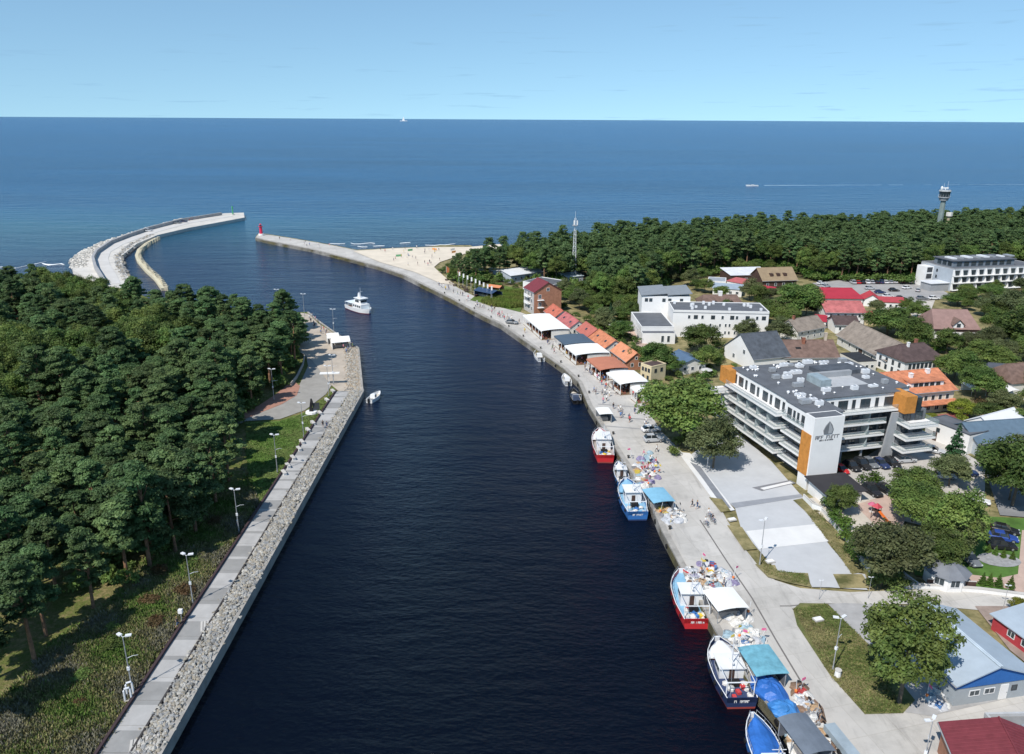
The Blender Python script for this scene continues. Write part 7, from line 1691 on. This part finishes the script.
crowd([(592,390),(606,388),(615,402),(632,418),(630,424),(610,412),(598,402)], 16, 'near the white box kiosk', seed=3)
crowd([(484,307),(496,309),(515,322),(506,322),(490,314)], 14, 'below the green shrub field', seed=4)
crowd([(440,284),(478,304),(490,312),(480,310),(455,294),(436,286)], 20, 'beside the dark beach bar', seed=5)
crowd([(385,258),(430,255),(445,256),(430,270),(415,270)], 15, 'on the beach', z=1.95, dmin=2, seed=6)
crowd([(375,250.5),(392,248.8),(455,247.5),(470,248.5),(440,254),(390,253)], 12, 'near the beach waterline', z=1.95, dmin=2, seed=7)
crowd([(275,238),(330,245.5),(360,254),(340,252.5),(290,244)], 9, 'strolling on the right mole', dmin=4, seed=8)
crowd([(310,315),(320,324),(330,334),(322,336),(308,324)], 16, 'on the left plaza beside the trees', z=1.72, seed=9)
crowd([(340,345),(352,344),(354,356),(345,354)], 8, 'beside the left market tent', z=1.72, seed=10)
crowd([(165,224),(185,220.5),(200,218.5),(186,222.8)], 10, 'on the left mole', z=2.15, dmin=3, seed=11)
crowd([(640,456),(656,450),(664,470),(650,490)], 8, 'among gear below the two cars', seed=12)
crowd([(690,575),(720,570),(735,590),(712,590)], 5, 'beside the red and white cutter', seed=13)
for px,py,sh,ex in ((323,427,'black',', left of two'),(327,428,'navy',', right of two'),(238,527,'white',' at the third lamp'),(178,627,'black',' by the post box')): person(P(px,py,1.78), 'by the benches' if px > 300 else 'on the left promenade', 'on the left promenade', shirt=sh, extra=ex)
for px,py,sh in ((692,507,'black'),(697,509,'navy')): person(P(px,py,1.73), 'beside the small grass patch', 'on the quay road beside the small grass patch', shirt=sh)
def bicycle(px, py, rz, lab, rider):
    p = P(px,py,1.73); r = thing('bicycle', lab, 'bicycle', p, rz); b = MB()
    for x in (-.52,.52):
        w_ = MB(); n_ = 14; w_.tube([(x+.33*cos(2*pi*j/n_),0,.34+.33*sin(2*pi*j/n_)) for j in range(n_+1)], .025, 5); w_.tube([(x-.3,0,.34),(x+.3,0,.34)], .008, 4).tube([(x,0,.04),(x,0,.64)], .008, 4); w_.build('wheel', rubber, r)
    b.tube([(-.52,0,.34),(-.15,0,.34),(.35,0,.85),(-.22,0,.80),(-.15,0,.34)], .022, 5).tube([(-.52,0,.34),(-.22,0,.80)], .018, 5).tube([(.35,0,.85),(.52,0,.34)], .02, 5).tube([(-.22,0,.80),(-.26,0,.93)], .018, 5); b.build('frame', M('bicycle frame', (.12,.14,.16)), r)
    MB().tube([(.34,0,.85),(.32,0,1.02),(.38,-.25,1.06)], .016, 5).tube([(.32,0,1.02),(.38,.25,1.06)], .016, 5).build('handlebar', black, r); MB().box(-.38,-.12,-.08,.08,.92,.98).build('saddle', black, r)
    person((p.x-.25*cos(rz),p.y-.25*sin(rz),1.73+.06), 'riding the '+rider, 'riding a bicycle', True, rz, None)
bicycle(706,526,-1.2,'bicycle ridden on the quay road, nearest of three','nearest bicycle of three'); bicycle(713,523,-1.2,'bicycle ridden on the quay road, rightmost by the lawn edge','bicycle nearest the lawn'); bicycle(709,518,-1.25,'bicycle ridden on the quay road, farthest of three','farthest bicycle of three')
# windbreaks and sun shelters on the beach
wbm = [('blue',paint('blue windbreak', (.10,.25,.55), .8)),('green',paint('green windbreak', (.15,.40,.20), .8)),('orange',paint('orange windbreak', (.70,.30,.08), .8)),('white',canvas_w)]
for k in range(6):
    px = gf.uniform(385,455); py = 249.5+gf.uniform(.5,9)*(1-(px-385)/120); cn, m_ = wbm[gf.randrange(4)]
    r = thing('windbreak', f'{cn} cloth windbreak standing on the beach', 'windbreak', P(px,py,1.92), gf.uniform(0,3), f'{cn} windbreaks on the beach'); MB().box(-1.6,1.6,-.02,.02,.1,1.1).build('cloth', m_, r)
    for x in (-1.6,0,1.6): MB().cyl(x,.04,0,1.25,.03,n=4).build('stake', woodbr, r)
